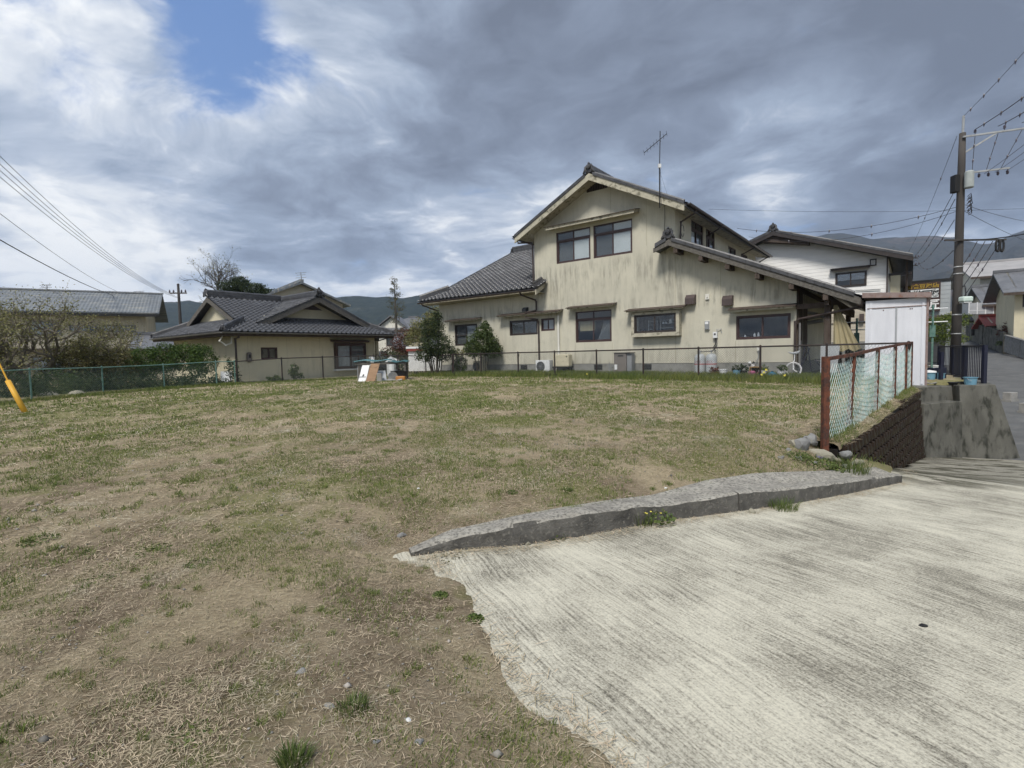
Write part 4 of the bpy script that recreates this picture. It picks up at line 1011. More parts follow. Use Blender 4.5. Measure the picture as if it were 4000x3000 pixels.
# --- fittings on the front wall
def vent_hood(s, z, w_, h_, d_, mat, nm):
    return MB().add([(s, -.001, z), (s + w_, -.001, z), (s + w_, -.001, z + h_), (s, -.001, z + h_), (s + .01, -d_, z - .02), (s + w_ - .01, -d_, z - .02), (s + w_ - .01, -d_, z + h_ * .62), (s + .01, -d_, z + h_ * .62), (s + .02, -d_ * .45, z + h_), (s + w_ - .02, -d_ * .45, z + h_)],
                    [(4, 5, 6, 7), (7, 6, 9, 8), (8, 9, 2, 3), (0, 4, 7, 8, 3), (1, 2, 9, 6, 5), (0, 1, 5, 4)]).build(nm, mat, H, bevel=.008)
vent_hood(6.72, 3.17, .35, .33, .22, 'hood_brown', 'vent_hood'); vent_hood(7.99, 3.03, .35, .33, .22, 'hood_brown', 'vent_hood'); vent_hood(-.62, 3.42, .24, .18, .2, 'dark_grille', 'vent_hood')
mb = MB(); mb.box(7.40, 7.53, -.05, 0, 3.29, 3.48); mb.tube([(7.47, -.06, 3.46), (7.47, -.07, 3.36)], .02, 8); mb.build('outlet_cover', 'pvc', H)
mb = MB(); mb.lathe([(.11, 0), (.12, -.05), (.10, -.12), (.04, -.15)], (5.95, 0, 6.98), 16, 'y'); mb.build('wall_light', 'black', H); MB().lathe([(.122, -.012), (.125, -.05), (.11, -.09)], (5.95, 0, 7.0), 16, 'y').build('wall_light_dome', 'white_metal', H)
mb = MB(); mb.box(7.37, 7.55, -.02, 0, 2.22, 2.55); mb.build('meter_plate', 'pvc', H)
mb = MB(); mb.box(7.385, 7.535, -.09, -.02, 2.23, 2.52); o = mb.build('electric_meter', 'grey_plastic', H, bevel=.01); MB().box(7.405, 7.515, -.095, -.09, 2.42, 2.50).build('dial', 'white_paint', o, (0, 0, 0))
mb = MB(); mb.box(7.68, 7.82, -.12, -.01, 1.92, 2.13); mb.box(7.71, 7.79, -.13, -.12, 2.02, 2.09); o = mb.build('gas_meter', 'white_metal', H, bevel=.01); MB().box(7.72, 7.78, -.135, -.13, 2.03, 2.08).build('dial', 'black', o, (0, 0, 0))
pipe([(7.75, -.06, 1.92), (7.75, -.06, 1.72), (7.70, -.07, 1.6), (7.76, -.07, 1.45)], .015, 'cable', nm='gas_pipe'); pipe([(7.79, -.06, 2.13), (7.80, -.06, 2.2), (7.93, -.03, 2.22), (7.95, -.02, 2.1)], .012, 'steel', nm='gas_pipe')
pipe([(1.22, -.05, 3.12), (1.22, -.05, 1.2)], .048, 'pvc', nm='white_pipe')
pipe([(-1.0, -.04, 1.5), (-1.0, -.04, .95)], .022, 'pvc', nm='white_pipe'); MB().box(-1.05, -.95, -.08, 0, 1.5, 1.62).build('outlet_cover', 'pvc', H)
pipe([(9.16, -.04, 1.45), (9.14, -.05, 1.2), (8.98, -.15, .9), (8.9, -.3, .66)], .012, 'grey_plastic', nm='cable'); MB().box(9.1, 9.22, -.07, 0, 1.44, 1.56).build('outlet_cover', 'pvc', H)
pipe([(-3.3, -.04, 3.0), (-3.3, -.04, 2.6), (-3.25, -.05, 1.0)], .03, 'pvc', nm='white_pipe')
mb = MB(); mb.tube([(6.36, .62 + .16 * math.cos(a * .5), 5.98 + .22 * math.sin(a * .5)) for a in range(13)], .010, 5); mb.build('cable_loop', 'cable', H)
mb = MB(); mb.tube([(5.92, -.012, 7.1), (5.93, -.012, 6.4), (5.90, -.012, 5.7), (5.93, -.012, 5.1)], .008, 5); mb.build('cable', 'cable', H)
# ================================================================== fences
def chain(mb, A, B, za, zb, h, sp=.075, r=.0022, sag=0.0, ha=1, hb=1):
    """diamond netting between two posts; za/zb base heights"""
    A, B = Vector(A), Vector(B); L = (Vector((B.x, B.y, 0)) - Vector((A.x, A.y, 0))).length
    def P(a, q):
        t = a / L; p = A.lerp(B, t); w_ = sag * math.sin(PI * t)
        n = Vector((B.y - A.y, A.x - B.x, 0)).normalized()
        q *= ((ha + (hb - ha) * t) / h) * (1 - w_)
        return Vector((p.x, p.y, za + (zb - za) * t + q)) + n * .02 * math.sin(a * 3.1) * (sag * 12)
    k = -h
    while k < L:
        for sg in (1, -1):
            a0, a1 = (k, k + h) if sg > 0 else (k + h, k); q0, q1 = 0.0, h
            lo, hi = min(a0, a1), max(a0, a1)
            t0, t1 = max(0, -lo / h), min(1, (L - lo) / h)
            if t1 - t0 < .03: continue
            if sg < 0: t0, t1 = 1 - t1, 1 - t0
            pts = [P(a0 + (a1 - a0) * t, h * t) for t in (t0, t0 + (t1 - t0) * .5, t1)] if sag else [P(a0 + (a1 - a0) * t, h * t) for t in (t0, t1)]
            mb.tube(pts, r, 3, False)
        k += sp
def fence(root, posts, zt, h, post_mat, wire_mat, pr=.026, rail=.022, bottom_rail=False, sp=.075, r=.0022, sag=0.0, square=False, mesh_gap=.03):
    """posts: (x, y, base z, top z[, lean dx, dy])"""
    ro = Vector(root.location)
    tops = []
    for p in posts:
        ln_ = Vector((p[4], p[5], 0)) if len(p) > 4 else Vector((0, 0, 0))
        a, b = Vector((p[0], p[1], p[2] - .15)), Vector((p[0], p[1], p[3])) + ln_
        mb = MB()
        if square: mb.bar(a, b, pr * 2, pr * 2, (.7, .7, 0))
        else: mb.tube([a, b], pr, 10); mb.lathe([(pr * 1.12, -.02), (pr * 1.12, .012), (pr * .6, .03), (0, .034)], tuple(b), 10)
        mb.build('post', post_mat, root, -ro, smooth=False); tops.append(b)
    for a, b in zip(tops[:-1], tops[1:]):
        mb = MB().bar(a - Vector((0, 0, .02)), b - Vector((0, 0, .02)), rail * 2, rail * 2) if square else MB().tube([a - Vector((0, 0, .02)), b - Vector((0, 0, .02))], rail, 8)
        mb.build('rail', post_mat, root, -ro)
    if bottom_rail:
        for p, q in zip(posts[:-1], posts[1:]): MB().bar((p[0], p[1], p[2] + .05), (q[0], q[1], q[2] + .05), .04, .04).build('rail', post_mat, root, -ro)
    mb = MB()
    for i, (p, q) in enumerate(zip(posts[:-1], posts[1:])):
        chain(mb, tops[i], tops[i + 1], p[2] + mesh_gap, q[2] + mesh_gap, 1.0, sp, r, sag, tops[i].z - p[2] - mesh_gap - .05, tops[i + 1].z - q[2] - mesh_gap - .05)
    o = mb.build('wire_netting', wire_mat, root, -ro); o['kind'] = 'stuff'
fl = [HL(s, -1.9, 0) for s in (-3.3, -1.63, .41, 2.21, 4.05, 5.87, 7.76, 9.6, 11.31, 13.12)]
f1 = thing('chain_link_fence', 'low black chain link fence running in front of the cream house', 'fence', (fl[5].x, fl[5].y, .55))
fence(f1, [(p.x, p.y, fz(p.x, p.y) + .02, 1.59) for p in fl], 1.59, 1.0, 'fence_black', 'wire', pr=.03, rail=.024, r=.0026)
mb = MB()
for a, b in zip(fl[1:4], fl[2:5]): mb.bar((a.x - .03, a.y - .04, fz(a.x, a.y) + .07), (b.x - .03, b.y - .04, fz(b.x, b.y) + (.07 if b != fl[4] else -.02)), .03, .10)
mb.build('bottom_board', 'fence_black', f1, -Vector(f1.location))
h2p = [at(922, 1410, 21.3), at(1099, 1398, 22.3), at(1259, 1392, 23.2), at(1400, 1388, 23.8), at(1553, 1386, 24.3), at(1662, 1390, 24.6), fl[0]]
f2 = thing('chain_link_fence', 'black chain link fence passing the tiled bungalow and the junk heap', 'fence', (h2p[2].x, h2p[2].y, .4))
fence(f2, [(p.x, p.y, fz(p.x, p.y), min(p.z, 1.60)) for p in h2p[:-1]] + [(fl[0].x - .06, fl[0].y + .08, fz(fl[0].x, fl[0].y), 1.56)], 1.5, 1.0, 'fence_black', 'wire', pr=.028, r=.0026)
gp = [Vector((-14.95, 12.6, 0)), Vector((-14.72, 15.4, 0)), Vector((-14.3, 17.7, 0)), Vector((-13.9, 20.4, 0)), Vector((-12.25, 20.95, 0)), Vector((-11.7, 21.15, 0))]
gp = [at(-330, 1462, 13.0), at(115, 1441, 15.5), at(397, 1433, 17.6), at(637, 1423, 19.6), at(842, 1411, 20.9), at(915, 1410, 21.25)]
f3 = thing('chain_link_fence', 'faded green chain link fence in front of the garden shrubs', 'fence', (gp[2].x, gp[2].y, .35))
fence(f3, [(p.x, p.y, p.z - 1.05, p.z) for p in gp], 1.5, 1.05, 'fence_green', 'wire_green', pr=.024, rail=.018, bottom_rail=True, r=.0022)
rp = []
for k, lx, ly, tz in ((0, 0, 0, 1.36), (.156, .11, .02, 1.40), (.425, .06, .02, 1.475), (.68, .03, .01, 1.53), (.88, .01, 0, 1.575), (1.0, 0, 0, 1.60)):
    x, y = 4.33 + 5.98 * k, 7.02 + 6.12 * k; rp.append((x, y, fz(x, y), tz, lx, ly))
f4 = thing('net_fence', 'rusty red fence with pale aqua netting above the mossy wall', 'fence', (6.5, 9.2, .3))
fence(f4, rp, 1.5, 1.1, 'rust', 'net_aqua', pr=.03, rail=.024, r=.0030, sp=.098, sag=.05, square=True)
r0 = rp[0]; MB().box(-.042, .042, -.04, .04, 0, r0[3] - r0[2] + .115).build('gate_post', 'rust', f4, Vector((r0[0], r0[1], r0[2] - .1)) - Vector(f4.location), bevel=.008)
# navy railing at the corner of the yard
f5 = thing('railing', 'navy blue steel railing round the corner of the concrete yard', 'railing', (13.0, 14.6, .4))
cn = [at(3700, 1345, 17.6), at(3848, 1352, 14.2)]
pa = [Vector((12.75, 17.2, .41)), Vector((13.2, 13.85, .41))]
A_, B_ = at(3668, 1338, 17.4), at(3847, 1354, 14.05); A_.z = B_.z = 1.47; C_ = at(3678, 1362, 14.6); C_.z = 1.42
fo = -Vector(f5.location)
for p, w_ in ((A_, .05), (A_.lerp(B_, .36), .05), (A_.lerp(B_, .62), .09), (B_, .09)):
    MB().box(p.x - w_ / 2, p.x + w_ / 2, p.y - w_ / 2, p.y + w_ / 2, .38, 1.47).build('post', 'navy', f5, fo)
MB().box(C_.x - .04, C_.x + .04, C_.y - .04, C_.y + .04, .4, 1.3).build('post', 'navy', f5, fo)
for z_ in (1.44, .52): MB().bar((A_.x, A_.y, z_), (B_.x, B_.y, z_), .05, .05).build('rail', 'navy', f5, fo)
for i in range(30):
    p = A_.lerp(B_, (i + .5) / 30); MB().box(p.x - .007, p.x + .007, p.y - .007, p.y + .007, .53, 1.42).build('baluster', 'navy', f5, fo)

# ================================================================== steel shed
def pl(px, py, t):
    d = ray(px, py); o_ = np.array(HL(0, t, 0)); n = np.array(V_); k = ((o_ - EYE) @ n) / (d @ n); P = Vector(EYE + d * k)
    return (P - HC).dot(U_), P.z
tS = (at(3606, 1480, 13.75) - HC).dot(V_)
sR, zR = pl(3612, 1485, tS); sL, _ = pl(3388, 1400, tS)
sh = thing('storage_shed', 'white steel storage shed with a rusty brown roof edge', 'shed', HL((sL + sR) / 2, tS, 0), HA, z0=.42)
w2 = (sR - sL) / 2; zt = 2.78
MB().box(-w2, w2, 0, 1.2, .42, zt).build('body', 'shed_panel', sh)
mb = MB()
for x in (-w2 + .03, w2 - .09): mb.box(x, x + .055, -.018, -.001, .45, zt - .06)
mb.build('panel_rib', 'shed_panel', sh); MB().box(-.02, .02, -.02, -.001, .45, zt - .2).build('panel_rib', 'grey_panel', sh)
for x in (-w2 + .35, .3, w2 - .3): MB().lathe([(.014, 0), (.014, -.012)], (x, 0, zt - .28), 8, 'y').build('bolt', 'rust', sh)
MB().box(-w2 - .02, w2 + .02, -.02, 0, zt - .22, zt - .2).build('seam', 'shed_trim', sh)
MB().add([(-w2 - .14, -.12, zt + .10), (w2 + .1, -.12, zt - .02), (w2 + .1, 1.3, zt - .02), (-w2 - .14, 1.3, zt + .10), (-w2 - .14, -.12, zt + .24), (w2 + .1, -.12, zt + .12), (w2 + .1, 1.3, zt + .12), (-w2 - .14, 1.3, zt + .24)], [(3, 2, 1, 0), (4, 5, 6, 7), (0, 1, 5, 4), (1, 2, 6, 5), (2, 3, 7, 6), (3, 0, 4, 7)]).build('roof', 'shed_trim', sh)
mb = MB(); mb.box(w2 + .001, w2 + .05, -.02, .06, .42, zt); mb.box(w2 + .001, w2 + .05, 1.1, 1.2, .42, zt); mb.build('corner_trim', 'shed_trim', sh)
MB().box(-w2 - .06, -w2 - .001, .0, .12, .42, zt).build('corner_trim', 'shed_panel', sh)
MB().box(-w2 - .05, w2 + .05, -.05, 1.25, .36, .419).build('base', 'foundation', sh)

# ================================================================== utility poles, lamp and wires
def cyl(mb, p, r, h, n=10): mb.lathe([(r, 0), (r, h)], tuple(p), n)
PB = at(3733, 1350, 19.0); pz = .35
pole = thing('utility_pole', 'tall dark utility pole with two cross arms beside the steel shed', 'utility pole', (PB.x, PB.y, pz)); po = -Vector(pole.location)
TP = at(3772, 520, 19.0)
lean = Vector((TP.x - PB.x, 0, 0)) * .25
top = Vector((PB.x, PB.y, TP.z)) + lean
base = Vector((PB.x, PB.y, pz - .2))
def onp(z): return base.lerp(top, (z - base.z) / (top.z - base.z))
MB().tube([base, onp(4), onp(8), top], [.158, .138, .112, .098], 14).build('shaft', 'pole_concrete', pole, po, smooth=True)
MB().tube([top - Vector((0, 0, .3)), top + Vector((.02, 0, .62))], .04, 8).build('top_spike', 'steel', pole, po)
mb = MB()
for z_ in (1.9, 2.6, 4.1, 4.35, 5.3): mb.lathe([(.150, -.02), (.157, 0), (.150, .02)], tuple(onp(z_)), 12)
mb.build('band', 'steel', pole, po)
mb = MB()
for i in range(26): z_ = .45 + i * .04; mb.lathe([(.162, 0), (.168, .015), (.162, .03)], tuple(onp(z_)), 10)
mb.build('stripe_sheath', 'black', pole, po)
arm_d = Vector((.93, -.36, 0)).normalized()
arms = []
for z_, l0, l1, nm in ((top.z - .18, -.1, 1.95, 3), (top.z - 1.48, .05, 1.25, 4), (5.3, -.7, 1.65, 0)):
    c_ = onp(z_); d_ = arm_d if nm else Vector((1, .05, 0)).normalized()
    MB().bar(c_ + d_ * l0 + Vector((0, -.16, 0)), c_ + d_ * l1 + Vector((0, -.16, 0)), .055, .055).build('cross_arm', 'steel' if nm else 'pole_concrete', pole, po)
    arms.append((c_ + Vector((0, -.16, 0)), d_))
    for i in range(nm):
        q = c_ + d_ * (l0 + .35 + (l1 - l0 - .4) * i / max(1, nm - 1)) + Vector((0, -.16, .04))
        sg = 1 if nm == 3 else -1
        MB().lathe([(.015, 0), (.015, .05 * sg), (.05, .06 * sg), (.028, .10 * sg), (.048, .11 * sg), (.02, .17 * sg), (0, .175 * sg)], tuple(q - Vector((0, 0, .08 if sg < 0 else 0))), 9).build('insulator', 'insulator', pole, po)
MB().bar(arms[0][0] + arm_d * .9, onp(top.z - .75), .05, .05).build('brace', 'steel', pole, po)
tb = onp(top.z - 2.05) + Vector((.03, -.30, 0))
mb = MB(); mb.lathe([(.12, 0), (.14, .03), (.14, .56), (.11, .60), (0, .61)], tuple(tb), 14); mb.build('transformer', 'transformer', pole, po, smooth=False)
tb2 = onp(top.z - 2.15) + Vector((-.30, -.1, 0)); MB().box(tb2.x - .09, tb2.x + .09, tb2.y - .12, tb2.y + .12, tb2.z, tb2.z + .62).build('switch_box', 'black', pole, po, bevel=.02)
mb = MB()
for i in range(9): q = onp(top.z - 2.3 - .07 * i) + Vector((.12 + .07 * random.random(), -.12, 0)); mb.tube([q, q + Vector((.08, -.05, .1)), q + Vector((.14, -.02, -.04)), q + Vector((.03, 0, -.1))], .014, 5)
mb.build('cable_coil', 'cable', pole, po)
for dx_ in (0, .16):
    q = arms[2][0] + arms[2][1] * (1.32 + dx_); mb = MB(); mb.tube([q + Vector((.07 * math.sin(a * .6), -.02, -.22 + .22 * math.cos(a * .6))) for a in range(12)], .035, 6); mb.build('cable_coil', 'black', pole, po)
# street lamp bracketed to the pole
lp = thing('street_lamp', 'small white lamp box hanging from a curved bracket on the pole', 'lamp', tuple(at(3772, 1182, 18.6)))
lz = Vector(lp.location)
mb = MB(); mb.box(-.18, .18, -.13, .13, .02, .22); mb.build('lamp_box', 'lamp_white', lp, (0, 0, 0), bevel=.05)
MB().box(-.14, .14, -.10, .10, -.012, .02).build('lamp_glass', 'white_paint', lp, (0, 0, 0))
q = onp(lz.z + .62) - lz
MB().tube([q, q + Vector((.22, -.05, .02)), Vector((-.02, 0, .52)), Vector((0, 0, .22))], .022, 7).build('bracket', 'cable', lp, (0, 0, 0))
def wire(pts, label, r=.011, sag=0.0, cat='cable', group='overhead cables', clips=0, nm='overhead_cable', n=18, mat='cable'):
    a, b = Vector(pts[0]), Vector(pts[1]); P = []
    for i in range(n + 1):
        t = i / n; p = a.lerp(b, t); p.z -= sag * 4 * t * (1 - t); P.append(p)
    o = thing(nm, label, cat, tuple(a), group=group)
    MB().tube([p - a for p in P], r, 5, False).build('strand', mat, o, (0, 0, 0))
    for i in range(clips):
        t = (i + .6) / (clips + .4); p = a.lerp(b, t); p.z -= sag * 4 * t * (1 - t); p -= a
        MB().tube([p + Vector((0, 0, .05)), p, p - Vector((.015, 0, .09))], [.014, .03, .008], 6).build('clip', 'insulator', o, (0, 0, 0))
    return o
a1 = lambda k: arms[0][0] + arm_d * k + Vector((0, 0, .2))
far2 = at(3557, 1015, 62.0); f2d = far2
wire((top + Vector((.02, 0, .6)), at(4330, -180, 11.5)), 'uppermost thin cable rising right from the pole top, hung with dark clips', .007, .1, clips=7)
for k, (px, py, nmx) in enumerate(((4330, 120, 'first'), (4330, 190, 'second'), (4330, 235, 'third'))):
    wire((a1(.25 + .65 * k), at(px, py + 20 * k, 11.0)), nmx + ' thick cable on the upper cross arm, climbing to the right edge', .013, .1, clips=5)
for k in range(3): wire((arms[1][0] + arm_d * (.55 + .3 * k) - Vector((0, 0, .1)), at(4330, 290 + 38 * k, 11.0)), ('inner', 'middle', 'outer')[k] + ' thin cable from the lower cross arm climbing to the right edge', .007, .08)
for k in range(3): wire((a1(.25 + .65 * k) - Vector((0, 0, .25)), arms[1][0] + arm_d * (.2 + .4 * k)), ('inner', 'middle', 'outer')[k] + ' steep jumper cable between the two cross arms', .010, .0, clips=2, n=4)
for k, (z_, nmx) in enumerate(((top.z - .1, 'highest'), (top.z - 2.0, 'second'), (top.z - 2.35, 'third'), (top.z - 3.1, 'fourth'), (top.z - 4.2, 'lowest'))):
    wire((onp(z_) + Vector((-.2, 0, 0)), Vector((far2.x + .5 * (k - 2), far2.y, far2.z - .1 * k))), nmx + ' of the cables running from the tall pole down to the distant pole', .012 if k else .008, .7, clips=5)
for k in range(4):
    a = arms[2][0] + arms[2][1] * (.55 + .3 * k) - Vector((0, 0, .05)); b_ = at(3742 - 60 * k, 1120 + 30 * k, 40 + 6 * k)
    wire((a, onp(4.3 - .42 * k) + Vector((.16, .1, 0))), ('first', 'second', 'third', 'fourth')[k] + ' drop cable slanting from the low cross arm back to the shaft', .013, .05, n=6, clips=1)
wire((arms[2][0] + arms[2][1] * .1, at(4250, 850, 14)), 'heavy cable from the low cross arm to the right edge, level with the mountains', .018, .15)
wire((at(2770, 817, 24.0), at(4000, 815, 21.0)), 'long level cable crossing the sky behind the upper roof', .006, .12)
wire((at(2880, 892, 25.0), onp(top.z - 2.6)), 'service cable sagging from the upper eaves to the pole, with black clips', .009, .5, clips=5)
wire((at(2925, 925, 27.0), onp(top.z - 2.75)), 'service cable from the far eaves to the pole, second below the clips', .008, .6, clips=2)
wire((onp(top.z - 2.5), at(4250, 880, 27)), 'thin cable falling from the pole to the right above the grey roof', .008, .3)
wire((onp(top.z - 2.7), at(4250, 1010, 30)), 'lower thin cable falling from the pole to the right above the grey roof', .008, .3)
# distant pole up the street
def small_pole(px, ptop, pbot, Y, label, armz, al_, r0=.16):
    b = at(px, pbot, Y); t = at(px + 3, ptop, Y)
    o = thing('utility_pole', label, 'utility pole', tuple(b)); bo = -Vector(b)
    MB().tube([b, Vector((b.x, b.y, t.z))], [r0, r0 * .7], 8).build('shaft', 'pole_concrete', o, bo)
    for z_, l_ in zip(armz, al_):
        q = Vector((b.x, b.y - .15, at(px, z_, Y).z)); MB().bar(q - Vector((l_, 0, 0)), q + Vector((l_, .2, 0)), .12, .12).build('cross_arm', 'pole_concrete', o, bo)
        for k in (-1, -.5, .5, 1): MB().lathe([(.05, 0), (.09, .1), (.04, .28)], tuple(q + Vector((l_ * k, 0, .05))), 7).build('insulator', 'insulator', o, bo)
    return o
small_pole(3556, 1003, 1240, 62, 'distant utility pole above the tofu shop sign', (1008, 1037), (.7, .75))
lpole = small_pole(707, 1108, 1300, 52, 'slim utility pole beside the bare tree behind the bungalow', (1145,), (.8,))
for k in range(4):
    wire((at(-420, 190 + 42 * k + (10 if k else 0), 17), at(672 + 10 * k, 1142 + 6 * (k + 1), 52)), ('uppermost', 'second', 'third', 'lowest')[k] + ' of four dark cables sweeping down from the left edge to the slim pole', .013, 1.1, n=24)
wire((at(-300, 600, 15), at(560, 1170, 60)), 'single thin cable on the left, above the twisted one, ending behind the long roof', .011, .9, n=24)
wire((at(-300, 760, 14), at(575, 1172, 60)), 'lowest twisted cable on the left, ending behind the long roof', .020, .9, n=24)
# yellow guard on a guy wire at the left edge
gb = at(98, 1612, 12.6); gb.z = fz(gb.x, gb.y)
gg = thing('guy_wire_guard', 'yellow plastic guard tube on a slanting guy wire', 'guy wire', tuple(gb))
v1 = at(30, 1487, 12.6) - gb; v2 = at(-120, 1180, 12.6) - gb
MB().tube([-v1 * .1, v1], [.062, .056], 12).build('guard_tube', 'yellow', gg, (0, 0, 0), smooth=True)
MB().tube([v1 * .98, v2], .018, 8).build('wire_sleeve', 'yellow', gg, (0, 0, 0))
# TV antenna on the gable
an_b = HL(6.02, -.72, 6.95); an_t = at(2593, 512, (an_b - Vector(EYE)).y)
an = thing('tv_antenna', 'thin TV antenna mast standing on the gable edge of the cream house', 'antenna', tuple(an_b))
hh = an_t.z - an_b.z
MB().tube([(0, 0, -.35), (0, 0, 1.1)], .022, 7).build('mast', 'black', an, (0, 0, 0)); MB().tube([(0, 0, 1.0), (.03, 0, hh)], .015, 6).build('mast', 'black', an, (0, 0, 0))
MB().box(-.05, .05, -.04, .04, 1.05, 1.18).build('amplifier', 'white_metal', an, (0, 0, 0))
mb = MB(); d1 = Vector((-.55, .1, -.42)); d2 = Vector((.22, -.04, .17)); o1 = Vector((.03, 0, hh - .28)); mb.tube([o1 + d1, o1 + d2], .012, 6)
ac = d1.cross(Vector((0, .3, 1))).normalized()
for i in range(8): q = o1 + d1.lerp(d2, i / 7); mb.tube([q - ac * .14, q + ac * .14], .006, 5)
mb.build('element_boom', 'black', an, (0, 0, 0))
mb = MB(); mb.tube([(0, 0, .95), (.35, .2, .12)], .004, 4); mb.tube([(.03, -.02, 1.0), (.05, -.03, -.3)], .006, 4); mb.build('guy_line', 'cable', an, (0, 0, 0))
# ================================================================== tiled bungalow on the left
A2 = math.radians(52); O2 = at(918, 1400, 23.5); O2.z = 0
B2 = thing('bungalow', 'low cream bungalow with a grey tiled hip and gable roof', 'house', O2, A2, z0=.2)
EZ = 2.80; pt = .45
Fz = lambda t: EZ + pt * (t + .8)
RS, RT, RH = 4.45, 3.55, Fz(3.55)
w2s = [(1.2, 2.02, 1.53, 2.11), (5.2, 6.98, .98, 2.27)]
mb = MB(); mb.wall(FM, 0, 7.8, .2, 2.95, w2s, 0, .15); mb.box(0, .15, .15, 7.1, .2, 2.95); mb.box(7.65, 7.8, .15, 7.1, .2, 2.95); mb.box(0, 7.8, 7.1, 7.25, .2, 2.95)
mb.prism([(1.55, 3.58), (7.35, 3.58), (RS, RH - .16)], FM, .95, 1.05); mb.prism([(1.25, 3.5), (5.85, 3.5), (RT, RH - .12)], lambda a, z, c: (c, a, z), .75, .85)
mb.build('wall', 'cream_wall_b', B2)
for s_ in (.6, 2.5, 4.3, 7.3): MB().box(s_, s_ + .01, -.0025, .004, .3, 2.6).build('seam', 'soffit', B2)
window(B2, FM, 1.2, 2.02, 1.53, 2.11, .02, 'sash_brown', None, 2, (None, None), fw=.045)
mb = MB().wall(FM, 5.12, 7.06, .92, 2.33, [(5.2, 6.98, .98, 2.27)], -.2, -.14); mb.box(5.12, 5.18, -.14, 0, .92, 2.33); mb.box(7.0, 7.06, -.14, 0, .92, 2.33); mb.build('bay_box', 'sash_brown', B2)
window(B2, FM, 5.2, 6.98, .98, 2.27, -.19, 'sash_brown', None, 2, ('curtain', 'blind'))
MB().box(5.06, 7.1, -.25, 0, .84, .92).build('sill', 'white_metal', B2)
hood(B2, FM, 4.95, 7.2, 2.5, .36, .06, .08, 'sash_brown', 'sash_brown')
mb = MB(); mb.box(.5, .72, -.16, 0, 1.42, 1.88); o = mb.build('meter_box', 'box_brown', B2, bevel=.06); MB().box(.56, .64, -.165, -.16, 1.62, 1.78).build('dial', 'black', o, (0, 0, 0))
b2r = MB()
def R2(s, t):                                                     # height of the upper roof surface
    zf = EZ + pt * min(t + .8, 7.9 - t)
    return zf
S0, S1, T0_, T1_ = -.8, 8.6, -.8, 7.9
gl_ = .40                                                         # verge of the left gable
b2r.add(*slab([(S0, T0_, EZ), (S1, T0_, EZ), (S1 - 1.55, T0_ + 1.55, EZ + pt * 1.55), (S0 + 1.55, T0_ + 1.55, EZ + pt * 1.55)], .1))
b2r.add(*slab([(S0, T1_, EZ), (S0, T0_, EZ), (S0 + 1.55, T0_ + 1.55, EZ + pt * 1.55), (S0 + 1.55, T1_ - 1.55, EZ + pt * 1.55)], .1))
b2r.add(*slab([(S1, T0_, EZ), (S1, T1_, EZ), (S1 - 1.55, T1_ - 1.55, EZ + pt * 1.55), (S1 - 1.55, T0_ + 1.55, EZ + pt * 1.55)], .1))
b2r.add(*slab([(S1, T1_, EZ), (S0, T1_, EZ), (S0 + 1.55, T1_ - 1.55, EZ + pt * 1.55), (S1 - 1.55, T1_ - 1.55, EZ + pt * 1.55)], .1))
u0 = .38                                                          # upper roof, front and back slopes, from the left gable to the right
b2r.add(*slab([(gl_, T0_ + 1.2, Fz(T0_ + 1.2)), (1.6, T0_ + 1.2, Fz(T0_ + 1.2)), (RS, RT, RH), (gl_, RT, RH)], .1))
b2r.add(*slab([(RS, RT, RH), (7.3, T0_ + 1.2 + .35, Fz(T0_ + 1.55)), (7.35, RT, RH)], .1))
b2r.add(*slab([(gl_, RT, RH), (7.35, RT, RH), (7.35, 6.4, RH - pt * 2.85), (gl_, 6.4, RH - pt * 2.85)], .1))
gv = .15                                                          # verge of the front gable
gz = lambda s: RH - pt * abs(s - RS)
for sg in (-1, 1): b2r.add(*slab([(RS, gv, RH), (RS + sg * (3.55 - gv), gv, gz(RS + 3.4)), (RS, RT, RH)], .1))
b2r = b2r.build('roof', 'tile_dark', B2)
T2 = []; ul2 = math.hypot(1, pt)
def in_front(x, y):
    s_, t_ = S0 + x, T0_ + y / ul2
    if t_ > RT: return False
    if s_ < S0 + (t_ + .8) and t_ < .75: return False
    if t_ >= .45 and s_ < gl_: return False
    if s_ > S1 - (t_ + .8): return False
    if t_ > .95 and abs(s_ - RS) < RT - t_ - .1: return False
    if t_ > .95 and s_ > RS: return False
    return True
tile_field(T2, (S0, T0_ - .06, EZ - .015), (1, 0, 0), (0, 1, pt), S1 - S0, (RT + .8) * ul2, in_front)
def in_left(x, y):                                                # x runs from back to front
    t_, q = T1_ - x, y / ul2
    return q < 1.5 and t_ > T0_ + q and t_ < T1_ - q
tile_field(T2, (S0 - .06, T1_, EZ - .015), (0, -1, 0), (1, 0, pt), T1_ - T0_, 1.6 * ul2, in_left)
def in_g(x, y):                                                   # left slope of the front gable, seen from the left
    t_ = RT - x; q = y / ul2; s_ = RS - 3.6 + q
    return t_ > gv and abs(s_ - RS) < RT - t_ + .05
tile_field(T2, (RS - 3.6, RT, RH - pt * 3.6 + .01), (0, -1, 0), (1, 0, pt), RT - gv, 3.6 * ul2, in_g)
tile_field(T2, (RS + 3.6, gv, RH - pt * 3.6 + .01), (0, 1, 0), (-1, 0, pt), RT - gv, 3.6 * ul2, lambda x, y: abs(3.6 - y / ul2) < RT - gv - x + .05)
place_tiles(T2, B2, B2, 300)
mb = MB(); ridge_stack(mb, (gl_ - .05, RT, RH), (RS - .3, RT, RH), .26, .2, .09); oni(mb, (gl_ - .08, RT, RH), (-1, 0, 0), .75); mb.build('ridge', 'tile_dark', b2r, (0, 0, 0))
